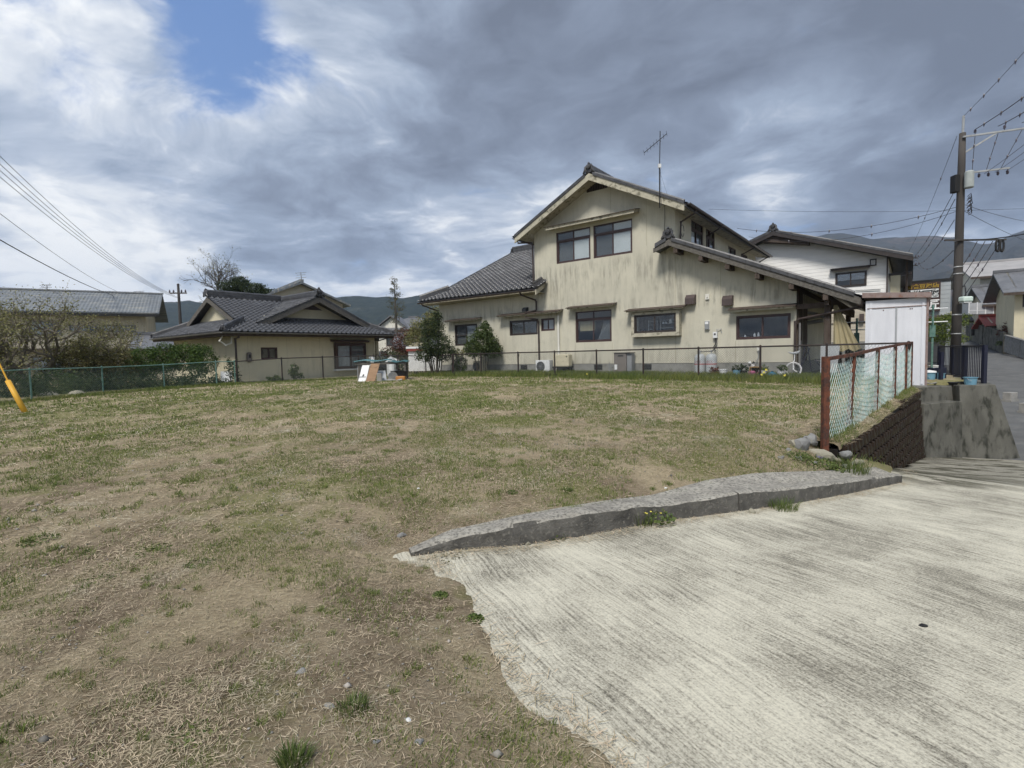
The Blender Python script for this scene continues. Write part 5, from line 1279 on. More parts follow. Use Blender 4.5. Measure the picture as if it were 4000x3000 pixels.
mb = MB(); ridge_stack(mb, (RS, gv - .02, RH), (RS, 7.5, RH), .26, .2, .09); oni(mb, (RS, gv - .06, RH), (0, -1, 0), .9); mb.build('ridge', 'tile_dark', b2r, (0, 0, 0))
for a, b in (((S0 + .05, T0_ + .05, EZ + .03), (gl_ + .2, .4, Fz(.4) + .02)), ((S1 - .05, T0_ + .05, EZ + .03), (S1 - 1.45, T0_ + 1.45, Fz(.65) + .02)), ((S0 + .05, T1_ - .05, EZ + .03), (S0 + 1.4, T1_ - 1.4, EZ + .66))):
    mb = MB(); ridge_stack(mb, a, b, .17, .17, .08); d_ = Vector(a) - Vector(b); d_.z = 0; oni(mb, Vector(a) + d_.normalized() * .05, d_, .5); mb.build('hip_ridge', 'tile_dark', b2r, (0, 0, 0))
def barge(p0, p1, h_, th, off, mat='wood_grey', par=None, nm='bargeboard'):
    p0, p1 = Vector(p0), Vector(p1); o_ = Vector(off)
    return MB().add([p0, p1, p1 - Vector((0, 0, h_)), p0 - Vector((0, 0, h_)), p0 + o_, p1 + o_, p1 + o_ - Vector((0, 0, h_)), p0 + o_ - Vector((0, 0, h_))], [(0, 1, 2, 3), (7, 6, 5, 4), (0, 4, 5, 1), (3, 2, 6, 7), (0, 3, 7, 4), (1, 5, 6, 2)]).build(nm, mat, par)
for sg in (-1, 1):
    barge((RS, gv - .01, RH - .02), (RS + sg * 3.45, gv - .01, RH - .02 - pt * 3.45), .26, 0, (0, -.06, 0), par=B2)
    barge((gl_ - .01, RT, RH - .02), (gl_ - .01, RT + sg * 2.75, RH - .02 - pt * 2.75), .24, 0, (-.06, 0, 0), par=B2)
verge(b2r, gz, RS - .15, RS - 3.4, gv - .02, .24); verge(b2r, gz, RS + .15, RS + 3.4, gv - .02, .24)
MB().box(1.75, 7.15, .80, .95, 3.52, 3.66).build('gable_flashing', 'tile_dark', B2); MB().box(.62, .76, 1.3, 5.8, 3.42, 3.56).build('gable_flashing', 'tile_dark', B2)
MB().prism([(3.75, RH - .62), (5.15, RH - .62), (RS, RH - .28)], FM, .935, .949).build('gable_vent', 'hood_brown', B2)
MB().box(S0 + .05, S1 - .05, T0_ + .05, T1_ - .05, EZ - .16, EZ - .12).build('soffit', 'wood_dark', B2)
MB().box(S0 + .02, S1 - .02, T0_ + .02, T0_ + .06, EZ - .2, EZ - .05).build('fascia', 'wood_dark', B2); MB().box(S0 + .02, S0 + .06, T0_ + .06, T1_, EZ - .2, EZ - .05).build('fascia', 'wood_dark', B2)
mb = MB(); gutter(mb, (S0 - .1, T0_ - .1, EZ - .03), (S1, T0_ - .1, EZ - .03), .055); mb.build('gutter', 'gutter_pale', B2)
mb = MB(); gutter(mb, (S0 - .1, T1_, EZ - .03), (S0 - .1, T0_ - .1, EZ - .03), .055); mb.build('gutter', 'gutter_pale', B2)
pipe([(-.1, -.75, EZ - .1), (-.1, -.7, EZ - .25), (.03, -.08, EZ - .3), (.03, -.06, .3)], .045, 'hood_brown', B2)
pipe([(S1 - .2, -.7, EZ - .1), (8.2, -.3, EZ - .25), (8.15, .2, EZ - .35)], .03, 'gutter', B2)
pipe([(-.6, -.3, EZ - .15), (-.75, -.32, EZ - .4), (-.5, -.3, EZ - .6), (-.25, -.28, EZ - .5), (-.2, -.26, EZ - .22)], .035, 'pvc', B2, 'bent_pipe')
MB().box(8.0, 8.16, .1, .26, .2, EZ - .12).build('porch_post', 'cream_wall_b', B2); MB().box(7.8, 8.2, .08, .28, EZ - .34, EZ - .16).build('porch_beam', 'wood_grey', B2)
MB().box(7.82, 10.5, 2.2, 2.3, .2, 1.9).build('porch_screen', 'grey_panel', B2)
# ================================================================== generic far houses
pmat('far_tile', (.10, .103, .112), (.14, .143, .152), 1.2, .45, .6, 5, stretch=(1, 1, 1), spec=.4, c3=(.07, .07, .075), s3=3)
def far_house(name, label, px, py, Y, rot, L, Wd, zb, ze, pitch, oh, wall='pale_wall', roof='far_tile', wins=(), lwins=(), gable=True, cat='house', fr='bronze'):
    """front-left-bottom corner at pixel px,py at distance Y; local x along the front, y back"""
    o = at(px, py, Y); H_ = thing(name, label, cat, (o.x, o.y, zb), rot)
    zs = ze - zb; mb = MB(); w3 = [(a, b, c - zb, d - zb) for a, b, c, d in wins]; w4 = [(a, b, c - zb, d - zb) for a, b, c, d in lwins]
    mb.wall(FM, 0, L, 0, zs, w3, 0, .15); mb.wall(lambda a, z, c: (c, a, z), .15, Wd, 0, zs, w4, 0, .15); mb.box(L - .15, L, .15, Wd, 0, zs); mb.box(0, L, Wd, Wd + .15, 0, zs)
    zr = zs + pitch * Wd / 2
    if gable:
        for c in (0, L - .1): mb.prism([(0, zs), (Wd, zs), (Wd / 2, zr)], lambda a, z, q: (q, a, z), c, c + .1)
    mb.build('wall', wall, H_)
    zo = zs - pitch * oh; r = MB(); gh = oh * .8 if gable else oh
    if gable:
        r.add(*slab([(-gh, -oh, zo), (L + gh, -oh, zo), (L + gh, Wd / 2, zr), (-gh, Wd / 2, zr)], .14)); r.add(*slab([(L + gh, Wd + oh, zo), (-gh, Wd + oh, zo), (-gh, Wd / 2, zr), (L + gh, Wd / 2, zr)], .14))
        for v_ in r.v: pass
    else:
        e = Wd / 2 + oh; A, B = (-oh, -oh, zo), (L + oh, -oh, zo); C, D = (L + oh, Wd + oh, zo), (-oh, Wd + oh, zo); P1, P2 = (-oh + e, Wd / 2, zr), (L + oh - e, Wd / 2, zr)
        for f in ([A, B, P2, P1], [B, C, P2], [C, D, P1, P2], [D, A, P1]): r.add(*slab(f, .14))
    r = r.build('roof', roof, H_, (0, 0, 0))
    mb = MB(); a, b = ((-gh, Wd / 2, zr), (L + gh, Wd / 2, zr)) if gable else (P1, P2)
    mb.bar(Vector(a) + Vector((0, 0, .08)), Vector(b) + Vector((0, 0, .08)), .25, .2); mb.build('ridge', roof, r, (0, 0, 0))
    MB().box(-gh + .02, L + gh - .02, -oh - .02, -oh + .02, zo - .2, zo - .02).build('fascia', 'wood_dark', H_, (0, 0, 0))
    for m_, ws in ((FM, w3), (lambda a, z, c: (c, a, z), w4)):
        for (a0, a1, c0, c1) in ws: window(H_, m_, a0, a1, c0, c1, .03, fr, None, 2, ('blind', 'curtain'), fw=.06)
    return H_
# long two-storey block on the far left
LB = at(575, 1350, 38.0)
lbr = math.radians(30)
dl = Vector((math.cos(lbr), math.sin(lbr), 0))
p0 = LB - dl * 30
blk_ = thing('apartment_block', 'long two storey cream block with a weathered corrugated roof', 'building', (p0.x, p0.y, 0), lbr)
ww = [(3 + 4.1 * i, 4.7 + 4.1 * i, 3.5, 4.55) for i in range(6)] + [(3 + 4.1 * i, 4.7 + 4.1 * i, .9, 2.1) for i in range(6)] + [(25.6, 29.4, 3.75, 4.3)]
mb = MB().wall(FM, 0, 30, 0, 5.35, ww, 0, .15); mb.box(29.85, 30, .15, 7, 0, 5.35); mb.box(0, .15, .15, 7, 0, 5.35); mb.box(0, 30, 7, 7.15, 0, 5.35); mb.prism([(0, 5.35), (7, 5.35), (3.5, 6.75)], lambda a, z, c: (c, a, z), 29.9, 30); mb.build('wall', 'old_wall', blk_)
for (a0, a1, c0, c1) in ww: window(blk_, FM, a0, a1, c0, c1, .02, 'gutter_pale', None, 4 if a1 - a0 > 3 else 2, ('curtain', 'blind'), fw=.06)
MB().box(-.3, 30.2, -.9, -.05, 2.5, 2.62).build('ledge', 'wood_dark', blk_)
rf = MB(); nco = 150
vs = []
for i in range(nco * 2 + 1):
    x = -.8 + 31.7 * i / (nco * 2); dz = .03 if i % 2 else 0
    vs += [(x, -.75, 5.12 + dz), (x, 3.5, 6.98 + dz)]
rf.add(vs, [(2 * i, 2 * i + 2, 2 * i + 3, 2 * i + 1) for i in range(nco * 2)])
rf.add(*slab([(-.8, -.74, 5.09), (30.9, -.74, 5.09), (30.9, 3.5, 6.95), (-.8, 3.5, 6.95)], .1)); rf.add(*slab([(30.9, 7.8, 5.09), (-.8, 7.8, 5.09), (-.8, 3.5, 6.95), (30.9, 3.5, 6.95)], .1))
rf = rf.build('roof', 'corrugated', blk_); MB().bar((-.85, 3.5, 7.03), (30.95, 3.5, 7.03), .3, .1).build('ridge', 'grey_plastic', rf, (0, 0, 0))
MB().box(-.8, 30.9, -.78, -.74, 4.86, 5.06).build('fascia', 'black', blk_)
def mini_antenna(px, py0, py1, Y, label, tilt=0):
    b = at(px, py0, Y); t = at(px + tilt, py1, Y); o = thing('tv_antenna', label, 'antenna', tuple(b)); h_ = t.z - b.z
    MB().tube([(0, 0, -.3), (t.x - b.x, 0, h_)], .03, 6).build('mast', 'grey_plastic', o, (0, 0, 0))
    for k, l_ in ((.95, .5), (.8, .4), (.6, .5)): MB().bar((-l_, 0, h_ * k), (l_ * .6, .1, h_ * k + .05), .03, .03).build('element_boom', 'grey_plastic', o, (0, 0, 0))
mini_antenna(183, 1142, 1112, 38, 'small tangled TV antenna on the ridge of the long corrugated roof'); mini_antenna(547, 1162, 1138, 41, 'small TV antenna at the right end of the long corrugated roof')
mini_antenna(1181, 1118, 1064, 40, 'bare antenna mast on the blue ribbed roof behind the bungalow', -6)
far_house('house', 'house with a blue ribbed roof and ridge tiles behind the bungalow', 894, 1400, 44.1, math.radians(-50.5), 10.4, 6, .3, 5.9, .42, .6, 'old_wall', 'corrugated')
far_house('house', 'low tiled outbuilding between the shrubs and the bungalow', 545, 1400, 31, math.radians(30), 5, 4.5, .2, 2.55, .34, .6, 'old_wall', 'far_tile')
h3 = far_house('house', 'distant cream house with a grey hipped roof below the blue hills', 1462, 1330, 66, math.radians(-8), 8.4, 7, 0, 5.3, .42, .7, 'pale_wall', 'far_tile', [(1.6, 3.3, 2.9, 4.4), (5.2, 6.6, 2.9, 4.2)], gable=False)
gm = MB().prism([(.3, 5.1), (4.6, 5.1), (2.45, 6.6)], FM, -.1, 2.5); gm.build('front_gable', 'pale_wall', h3)
gm = MB(); gm.add(*slab([(-.1, -.5, 5.05), (2.45, -.5, 6.85), (2.45, 3.4, 6.85), (-.1, 3.4, 5.05)], .16)); gm.add(*slab([(2.45, -.5, 6.85), (5.0, -.5, 5.05), (5.0, 3.4, 5.05), (2.45, 3.4, 6.85)], .16)); gm.build('gable_roof', 'far_tile', h3)
gm = MB(); gm.add(*slab([(4.8, -3.4, 2.3), (9.5, -3.4, 2.3), (9.0, -.3, 3.4), (4.8, -.3, 3.4)], .15)); gm.box(5, 9, -3, -.1, 0, 2.3); gm.build('lower_roof', 'far_tile', h3)
far_house('house', 'distant long low house with a plain grey roof left of the hipped house', 1375, 1330, 74, math.radians(4), 9, 6, 0, 3.9, .3, .5, 'old_wall', 'roof_grey')
far_house('house', 'low grey tiled roof behind the young trees beside the cream house', 1560, 1430, 36, math.radians(6), 5.5, 3.2, .1, 2.35, .5, .5, 'old_wall', 'far_tile')
sd_ = thing('garden_shed', 'small white shed with a white roof trimmed in maroon', 'shed', tuple(at(1597, 1450, 27.5)), math.radians(4))
sdz = -Vector(sd_.location); hz_ = at(1597, 1372, 27.5).z - sd_.location.z
MB().box(0, 1.75, 0, 1.4, 0, hz_).build('body', 'white_metal', sd_, (0, 0, 0)); MB().box(-.08, 1.85, -.1, 1.5, hz_, hz_ + .13).build('roof_edge', 'red_roof', sd_, (0, 0, 0)); MB().box(-.1, 1.87, -.12, 1.52, hz_ + .131, hz_ + .24).build('roof', 'white_paint', sd_, (0, 0, 0)); MB().box(.82, .84, -.012, 0, .05, hz_ - .05).build('door_seam', 'grey_plastic', sd_, (0, 0, 0))

# ================================================================== white clapboard house on the right
cr = at(3466, 1200, 26.0); cr.z = 0; wt = (cr - HC).dot(V_); ws_ = (cr - HC).dot(U_)
WH = thing('house', 'white clapboard two storey house with beige lower boards', 'house', HL(ws_, wt, 0), HA, z0=.3)
def wpl(px, py): s_, z_ = pl(px, py, wt); return s_ - ws_, z_
apx, apz = wpl(3030, 925); _, zc = wpl(3466, 1005); LW_ = 2 * apx
pch = (apz - zc) / (0 - apx); zmid = wpl(3240, 1200)[1]; zbot = wpl(3200, 1338)[1]
gx = lambda s: apz - pch * abs(s - apx)
w0 = wpl(3264, 1068); w1 = wpl(3385, 1114); v0 = wpl(3398, 1013); v1 = wpl(3424, 1037)
mb = MB(); mb.wall(FM, LW_, 0, .3, zc, [(w0[0], w1[0], w1[1], w0[1])], .03, .15); mb.prism([(LW_, zc), (0, zc), (apx, apz - .02)], FM, .03, .15); mb.box(-.15, 0, .15, 9, .3, zc); mb.box(LW_, LW_ + .15, .15, 9, .3, zc); mb.box(LW_, 0, 9, 9.15, .3, zc)
mb.build('wall', 'siding_white', WH)
bh = .19; z_ = zbot
while z_ < apz - .1:
    e = 0 if z_ + bh < zc else (z_ + bh - zc) / pch
    s0_, s1_ = LW_ + e, -e
    segs = [(s0_, s1_)]
    if z_ + bh > w1[1] - .02 and z_ < w0[1] + .02: segs = [(s0_, w0[0] - .02), (w1[0] + .02, s1_)]
    for a, b in segs:
        if b - a > .1: MB().add([(a, .004, z_), (b, .004, z_), (b, .012, z_ + bh - .004), (a, .012, z_ + bh - .004), (a, .029, z_), (b, .029, z_), (b, .029, z_ + bh - .004), (a, .029, z_ + bh - .004)], [(0, 1, 2, 3), (0, 4, 5, 1), (3, 2, 6, 7), (0, 3, 7, 4), (1, 5, 6, 2), (4, 7, 6, 5)]).build('board', 'siding_white' if z_ > zmid - .1 else 'siding_beige', WH)
    z_ += bh
MB().box(LW_, -.02, -.04, .0, zmid - .06, zmid).build('band', 'wood_dark', WH); MB().box(LW_, -.02, -.035, .0, wpl(3200, 1266)[1] - .03, wpl(3200, 1266)[1]).build('band', 'bronze', WH)
MB().box(-.06, .0, -.05, .14, .3, zc + .1).build('corner_board', 'hood_brown', WH)
window(WH, FM, w0[0], w1[0], w1[1], w0[1], -.03, 'bronze', None, 2, (None, None)); hood(WH, FM, w0[0] - .2, w1[0] + .15, w0[1] + .26, .3, .05, .12, 'bronze', 'bronze')
mb = MB().wall(FM, v0[0], v1[0], v1[1], v0[1], [(v0[0] + .05, v1[0] - .05, v1[1] + .05, v0[1] - .05)], -.05, .0); o = mb.build('vent_frame', 'bronze', WH)
for i in range(5): q = v1[1] + .06 + i * (v0[1] - v1[1] - .12) / 5; MB().box(v0[0] + .05, v1[0] - .05, -.045, -.02, q, q + .035).build('slat', 'white_metal', o, (0, 0, 0))
rw = MB(); oh = 1.0
for sg in (-1, 1):
    e = apx + sg * (-apx + oh); rw.add(*slab([(apx, -.7, apz + .2), (e, -.7, gx(e) + .2), (e, 9.6, gx(e) + .2), (apx, 9.6, apz + .2)], .12))
rw = rw.build('roof', 'tile_dark', WH)
for sg in (-1, 1):
    e = apx + sg * (-apx + oh); barge((apx, -.71, apz + .19), (e, -.71, gx(e) + .19), .24, 0, (0, -.05, 0), 'bronze', WH)
    verge(rw, lambda s: gx(s) + .18, apx + sg * .15, e, -.72, .27)
mb = MB(); ridge_stack(mb, (apx, -.6, apz + .2), (apx, 9.5, apz + .2), .2, .2, .08); oni(mb, (apx, -.72, apz + .2), (0, -1, 0), .8); mb.build('ridge', 'tile_dark', rw, (0, 0, 0))
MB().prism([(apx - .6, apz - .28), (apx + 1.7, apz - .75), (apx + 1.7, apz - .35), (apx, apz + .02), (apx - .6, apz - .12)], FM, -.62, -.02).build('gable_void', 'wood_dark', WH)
MB().box(-.15, .95, .6, 8, zc - .9, zc - .75).build('balcony', 'bronze', WH); MB().box(.1, .5, .4, .5, zc - 2.3, zc - .9).build('balcony_panel', 'cream_wall_b', WH); MB().box(.7, .8, .4, .5, zc - 2.6, zc - .1).build('balcony_post', 'wood_dark', WH)
MB().box(LW_, 0, -.03, .1, .3, zbot).build('foundation', 'rock', WH)
pipe([(-3.8, -.08, zmid + .3), (-3.8, -.08, .6)], .03, 'bronze', WH); MB().box(wpl(3358, 1230)[0], wpl(3376, 1230)[0], -.2, .0, wpl(3366, 1257)[1], wpl(3366, 1226)[1]).build('vent_hood', 'hood_brown', WH)
pipe([(wpl(3340, 1135)[0], -.05, wpl(3340, 1135)[1]), (wpl(3440, 1131)[0], -.05, wpl(3440, 1131)[1])], .02, 'grey_plastic', WH, 'conduit')

# ================================================================== tofu shop with its sign
sgt = (at(3590, 1150, 31.0) - HC).dot(V_)
def spl(px, py): return pl(px, py, sgt)
sA, zA = spl(3466, 1112); sB, zB = spl(3716, 1091); zS = (zA + zB) / 2; _, zb_ = spl(3600, 1230)
SG = thing('shop', 'grey sided tofu shop with a brown sign panel on its front', 'shop', HL(sA, sgt, 0), HA, z0=.3)
MB().box(0, sB - sA, .2, 5, .3, zS - .04).build('wall', 'siding_grey', SG)
z_ = .5
while z_ < zS - .2: MB().box(.0, sB - sA, .165, .2, z_, z_ + .235).build('board', 'siding_grey', SG); z_ += .25
MB().box(-.1, sB - sA + .08, .1, 5.1, zS - .04, zS + .10).build('parapet', 'black', SG); MB().box(-.14, .0, .1, .3, .3, zS + .06).build('corner_post', 'hood_brown', SG)
SN = thing('shop_sign', 'brown shop sign with gold and white Japanese lettering', 'sign', HL(spl(3531, 1100)[0], sgt, 0), HA, z0=spl(3600, 1215)[1])
x1_ = spl(3675, 1100)[0] - spl(3531, 1100)[0]; zt_s = zS - .06; zb_s = spl(3600, 1218)[1]
MB().box(0, x1_, -.05, .16, zb_s, zt_s).build('panel', 'sign_brown', SN)
hz2 = zt_s - zb_s
MB().box(.05 * x1_, .95 * x1_, -.075, -.051, zb_s + hz2 * .47, zb_s + hz2 * .76).build('white_panel', 'sign_white', SN)
def text(par, body, x, z, size, mat, xs_=1.0, nm='lettering', y=-.056, bold=.0):
    cu = bpy.data.curves.new('t', 'FONT'); cu.body = body; cu.size = size; cu.extrude = .004; cu.offset = bold
    o = bpy.data.objects.new('t', cu); COL.objects.link(o); bpy.context.view_layer.update()
    me = bpy.data.meshes.new_from_object(o.evaluated_get(bpy.context.evaluated_depsgraph_get())); bpy.data.objects.remove(o)
    if not me.vertices: return
    co = np.array([v.co for v in me.vertices]); x0, z0_ = co[:, 0].min(), co[:, 1].min()
    new = np.stack([(co[:, 0] - x0) * xs_ + x, y - co[:, 2], co[:, 1] - z0_ + z], 1)
    me.vertices.foreach_set('co', new.astype(np.float32).ravel()); me.update(); me.materials.clear(); me.materials.append(MATS[mat])
    return link(nm, me, par), (co[:, 0].max() - x0) * xs_
for i, ch in enumerate('田舎豆腐店'): text(SN, ch, (.07 + .178 * i) * x1_, zb_s + hz2 * .80, hz2 * .17, 'gold_letter', 1.1, bold=.008)
for i, ch in enumerate('創作豆腐'): text(SN, ch, (.08 + .215 * i) * x1_, zb_s + hz2 * .485, hz2 * .27, 'black_letter', .95, y=-.082, bold=.012)
text(SN, '匠', .66 * x1_, zb_s + hz2 * .08, hz2 * .36, 'white_letter', 1.0, bold=.012)
text(SN, '小', .42 * x1_, zb_s + hz2 * .1, hz2 * .3, 'white_letter', .9, bold=.012)
MB().box(1.0, sB - sA - .2, -.2, .1, .5, zb_ - .25).build('shopfront', 'dark_grille', SG); MB().box(.8, sB - sA, -.6, .2, zb_ - .25, zb_ - .1).build('awning', 'hood_brown', SG)

# ================================================================== houses up the street
far_house('house', 'tall white house with a plain grey metal roof up the street', 3822, 1300, 50, math.radians(-30), 14, 9, 1.0, 8.35, .34, 1.2, 'pale_wall', 'roof_grey', [(1.6, 5.4, 6.6, 8.0), (5.8, 10, 6.6, 8.0)], fr='white_metal')
far_house('house', 'dark tiled old house with a glazed balcony up the street', 3862, 1270, 46, math.radians(-30), 9, 6, 1.2, 5.4, .5, .8, 'old_wall', 'far_tile', [(1.2, 3.0, 3.0, 4.4)], fr='wood_dark')
g_ = far_house('house', 'small tiled house front behind the garden wall, left of the red roof', 3772, 1290, 51, math.radians(-34), 5.5, 5, 1.6, 4.2, .45, .8, 'old_wall', 'far_tile', [(.6, 1.2, 2.0, 3.6), (2.4, 4.4, 2.2, 3.4)], fr='pale_wall' if False else 'bronze')
bal = thing('balcony', 'glazed grey balcony on posts below the dark tiled roof', 'balcony', tuple(at(3782, 1228, 46)), math.radians(-15)); MB().box(0, 1.9, 0, 1.2, 0, 1.0).build('panel', 'grey_panel', bal, (0, 0, 0)); MB().box(0, 1.9, -.02, -.001, .3, .34).build('rail', 'white_metal', bal, (0, 0, 0))
for x in (0.0, .62, 1.24, 1.83): MB().box(x, x + .07, -.03, -.002, -.02, 1.05).build('post', 'white_metal', bal, (0, 0, 0))
far_house('porch_house', 'small porch under a faded red metal roof up the street', 3872, 1290, 42, math.radians(-30), 4.2, 3, 1.0, 3.2, .4, .6, 'old_wall', 'red_roof', [(.4, 1.4, 1.2, 2.9)])
far_house('house', 'cream house with a dark stone base at the right edge', 3958, 1330, 36, math.radians(-36), 9, 7, .8, 5.4, .42, .9, 'cream_wall_b', 'far_tile', [(.9, 1.3, 1.6, 2.6), (.4, 3.2, 4.0, 5.1)])
def garden_wall(px0, py0, px1, py1, Y0, Y1, h, label, mat='wall_concrete'):
    a, b = at(px0, py0, Y0), at(px1, py1, Y1); o = thing('garden_wall', label, 'wall', tuple(a))
    n = max(2, int((b - a).length / 1.9)); d = b - a
    for i in range(n):
        p, q = d * (i / n), d * ((i + .97) / n); MB().bar(p + Vector((0, 0, h / 2 - .2)), q + Vector((0, 0, h / 2 - .2)), .16, h + .4).build('panel', mat, o, (0, 0, 0))
        MB().bar(p + Vector((0, 0, h + .03)), q + Vector((0, 0, h + .03)), .22, .06).build('coping', mat, o, (0, 0, 0))
garden_wall(3762, 1304, 3842, 1328, 53, 43, 1.15, 'grey block garden wall along the far side of the street'); garden_wall(3845, 1329, 3925, 1362, 42.5, 37, 1.1, 'dark block garden wall below the red roof'); garden_wall(3928, 1352, 4060, 1395, 36.5, 32, .75, 'low stone wall below the cream house at the right edge', 'rock')
gt = thing('gate', 'black metal gate between the garden walls up the street', 'gate', tuple(at(3795, 1312, 46.5)))
for i in range(7): MB().box(i * .075, i * .075 + .05, 0, .04, .03, .85 + .06 * math.sin(i)).build('bar', 'black', gt, (0, 0, 0))
for z_ in (.1, .5, .8): MB().box(0, .5, .01, .03, z_, z_ + .05).build('rail', 'black', gt, (0, 0, 0))
for i, (px, py, Y) in enumerate(((3943, 1618, 21.5), (4010, 1652, 19.5))):
    p = at(px, py, Y); p.z = float(road_z((p.x - 19.5) * .58 + (p.y - 13.7) * .81)) + .02
    o = thing('concrete_block', ('pale concrete block standing on the street edge beside the tall wall', 'pale concrete block cut by the right edge of the picture')[i], 'block', tuple(p), .3); MB().box(-.22, .22, -.15, .15, 0, .36).build('body', 'scrap_grey', o, (0, 0, 0), bevel=.02); MB().box(-.26, .26, -.18, .18, -.02, .06).build('foot', 'scrap_grey', o, (0, 0, 0))
# ================================================================== vegetation
def unit(n):
    v = RN.normal(size=(n, 3)); return v / np.linalg.norm(v, axis=1)[:, None]
def leafmesh(name, mat, parent, P, l, w, lv=.4, flat=0.0, off=(0, 0, 0), kind=True):
    """diamond leaves at points P, random turn; flat pulls the blades towards horizontal"""
    n = len(P); a = unit(n); a[:, 2] *= (1 - flat); a /= np.linalg.norm(a, axis=1)[:, None]
    b = np.cross(a, unit(n)); b /= np.linalg.norm(b, axis=1)[:, None] + 1e-9
    L = (l * (1 + lv * RN.uniform(-1, 1, n)))[:, None]; Wd = (w * (1 + lv * RN.uniform(-1, 1, n)))[:, None]
    c = np.cross(a, b)
    V = np.stack([P - a * L * .5, P + b * Wd * .5 + c * Wd * .15, P + a * L * .5, P - b * Wd * .5 + c * Wd * .15], 1).reshape(-1, 3)
    F = np.arange(n * 4).reshape(-1, 4)
    o = link(name, fastmesh(name, V, F, mat), parent, off)
    return o
def clump(ells, n, k=40, s=.16, shell=.55):
    """points in clumps spread through a list of ellipsoids (cx,cy,cz,rx,ry,rz)"""
    out = []; vol = np.array([e[3] * e[4] * e[5] for e in ells]) ** .7; vol /= vol.sum()
    for e, f in zip(ells, vol):
        kk = max(4, int(k * f * len(ells))); m = int(n * f) + 1
        d = unit(kk) * (RN.uniform(shell ** 3, 1, kk) ** (1 / 3))[:, None]
        wgt = RN.uniform(.3, 1.6, kk); idx = RN.choice(kk, m, p=wgt / wgt.sum())
        q = d[idx] + RN.normal(size=(m, 3)) * s
        out.append(q * np.array(e[3:6]) + np.array(e[:3]))
    return np.concatenate(out)
def limbs(mb, p, d, L, r, depth, spread=.6, n=3, up=.15, tips=None, wob=.18, taper=.68, flat=1.0, rmin=.006, sides=6):
    p = Vector(p); d = Vector(d).normalized(); pts = [p]; rr = [r]; q = p; dd = d.copy(); seg = 4
    for i in range(seg):
        dd = (dd + Vector((random.gauss(0, wob), random.gauss(0, wob), random.gauss(0, wob) * .7 + up * .3))).normalized(); dd.z *= flat
        q = q + dd * L / seg; pts.append(q); rr.append(max(rmin, r * (1 - (1 - taper) * (i + 1) / seg)))
    mb.tube(pts, rr, sides if depth > 1 else 4 if depth else 3, False)
    if depth == 0:
        if tips is not None: tips += [tuple(x) for x in pts[1:]]
        return
    for k in range(n + (1 if random.random() < .4 else 0)):
        i = random.choice((2, 3, 4, 4)); b = pts[i]
        x = Vector((random.gauss(0, 1), random.gauss(0, 1), random.gauss(0, .8))); x = (x - x.dot(dd) * dd).normalized()
        limbs(mb, b, dd * (1 - spread * .55) + x * spread + Vector((0, 0, up)), L * random.uniform(.58, .82), rr[i] * random.uniform(.6, .8), depth - 1, spread, n, up, tips, wob, taper, flat, rmin, sides)
def tree(name, label, base, h, r, depth=4, spread=.6, n=3, up=.15, bark='bark', leaf=None, nl=0, ls=(.1, .05), jit=.15, trunk_h=.3, cat='tree', lean=(0, 0, 1), group=None, extra=None, wob=.18, flat=1.0, stems=1):
    o = thing(name, label, cat, tuple(base), group=group); mb = MB(); tips = []
    for s_ in range(stems):
        d = Vector(lean) + (Vector((random.gauss(0, .35), random.gauss(0, .35), 0)) if stems > 1 else Vector((0, 0, 0)))
        limbs(mb, (random.gauss(0, .08) if stems > 1 else 0, 0, -.1), d, h * trunk_h, r, depth, spread, n, up, tips, wob, .72, flat)
    mb.build('trunk', bark, o, (0, 0, 0))
    if leaf and nl:
        T = np.array(tips); P = T[RN.integers(0, len(T), nl)] + RN.normal(size=(nl, 3)) * jit
        if extra is not None: P = np.concatenate([P, extra])
        leafmesh('crown', leaf, o, P, ls[0], ls[1], off=(0, 0, 0))
    return o
def bush(name, label, base, ells, n, leaf, ls, k=60, s=.16, stems=5, bark='bark', cat='shrub', group=None, shell=.5, flat=0.0, stem_r=.018):
    """ellipsoids are given relative to the base"""
    o = thing(name, label, cat, tuple(base), group=group); mb = MB()
    for i in range(stems):
        e = random.choice(ells); q = Vector((e[0] + random.uniform(-.7, .7) * e[3], e[1] + random.uniform(-.7, .7) * e[4], e[2] + random.uniform(-.2, .7) * e[5]))
        st = Vector((q.x * .35 + random.gauss(0, .05), q.y * .35, -.05)); mb.tube([st, st.lerp(q, .5) + Vector((0, 0, .1)), q], [stem_r, stem_r * .7, stem_r * .3], 5, False)
    mb.build('stems', bark, o, (0, 0, 0))
    leafmesh('foliage', leaf, o, clump(ells, n, k, s, shell), ls[0], ls[1], flat=flat, off=(0, 0, 0)); return o
def g_at(px, py, Y, z=None):
    p = at(px, py, Y); p.z = fz(p.x, p.y) if z is None else z; return p
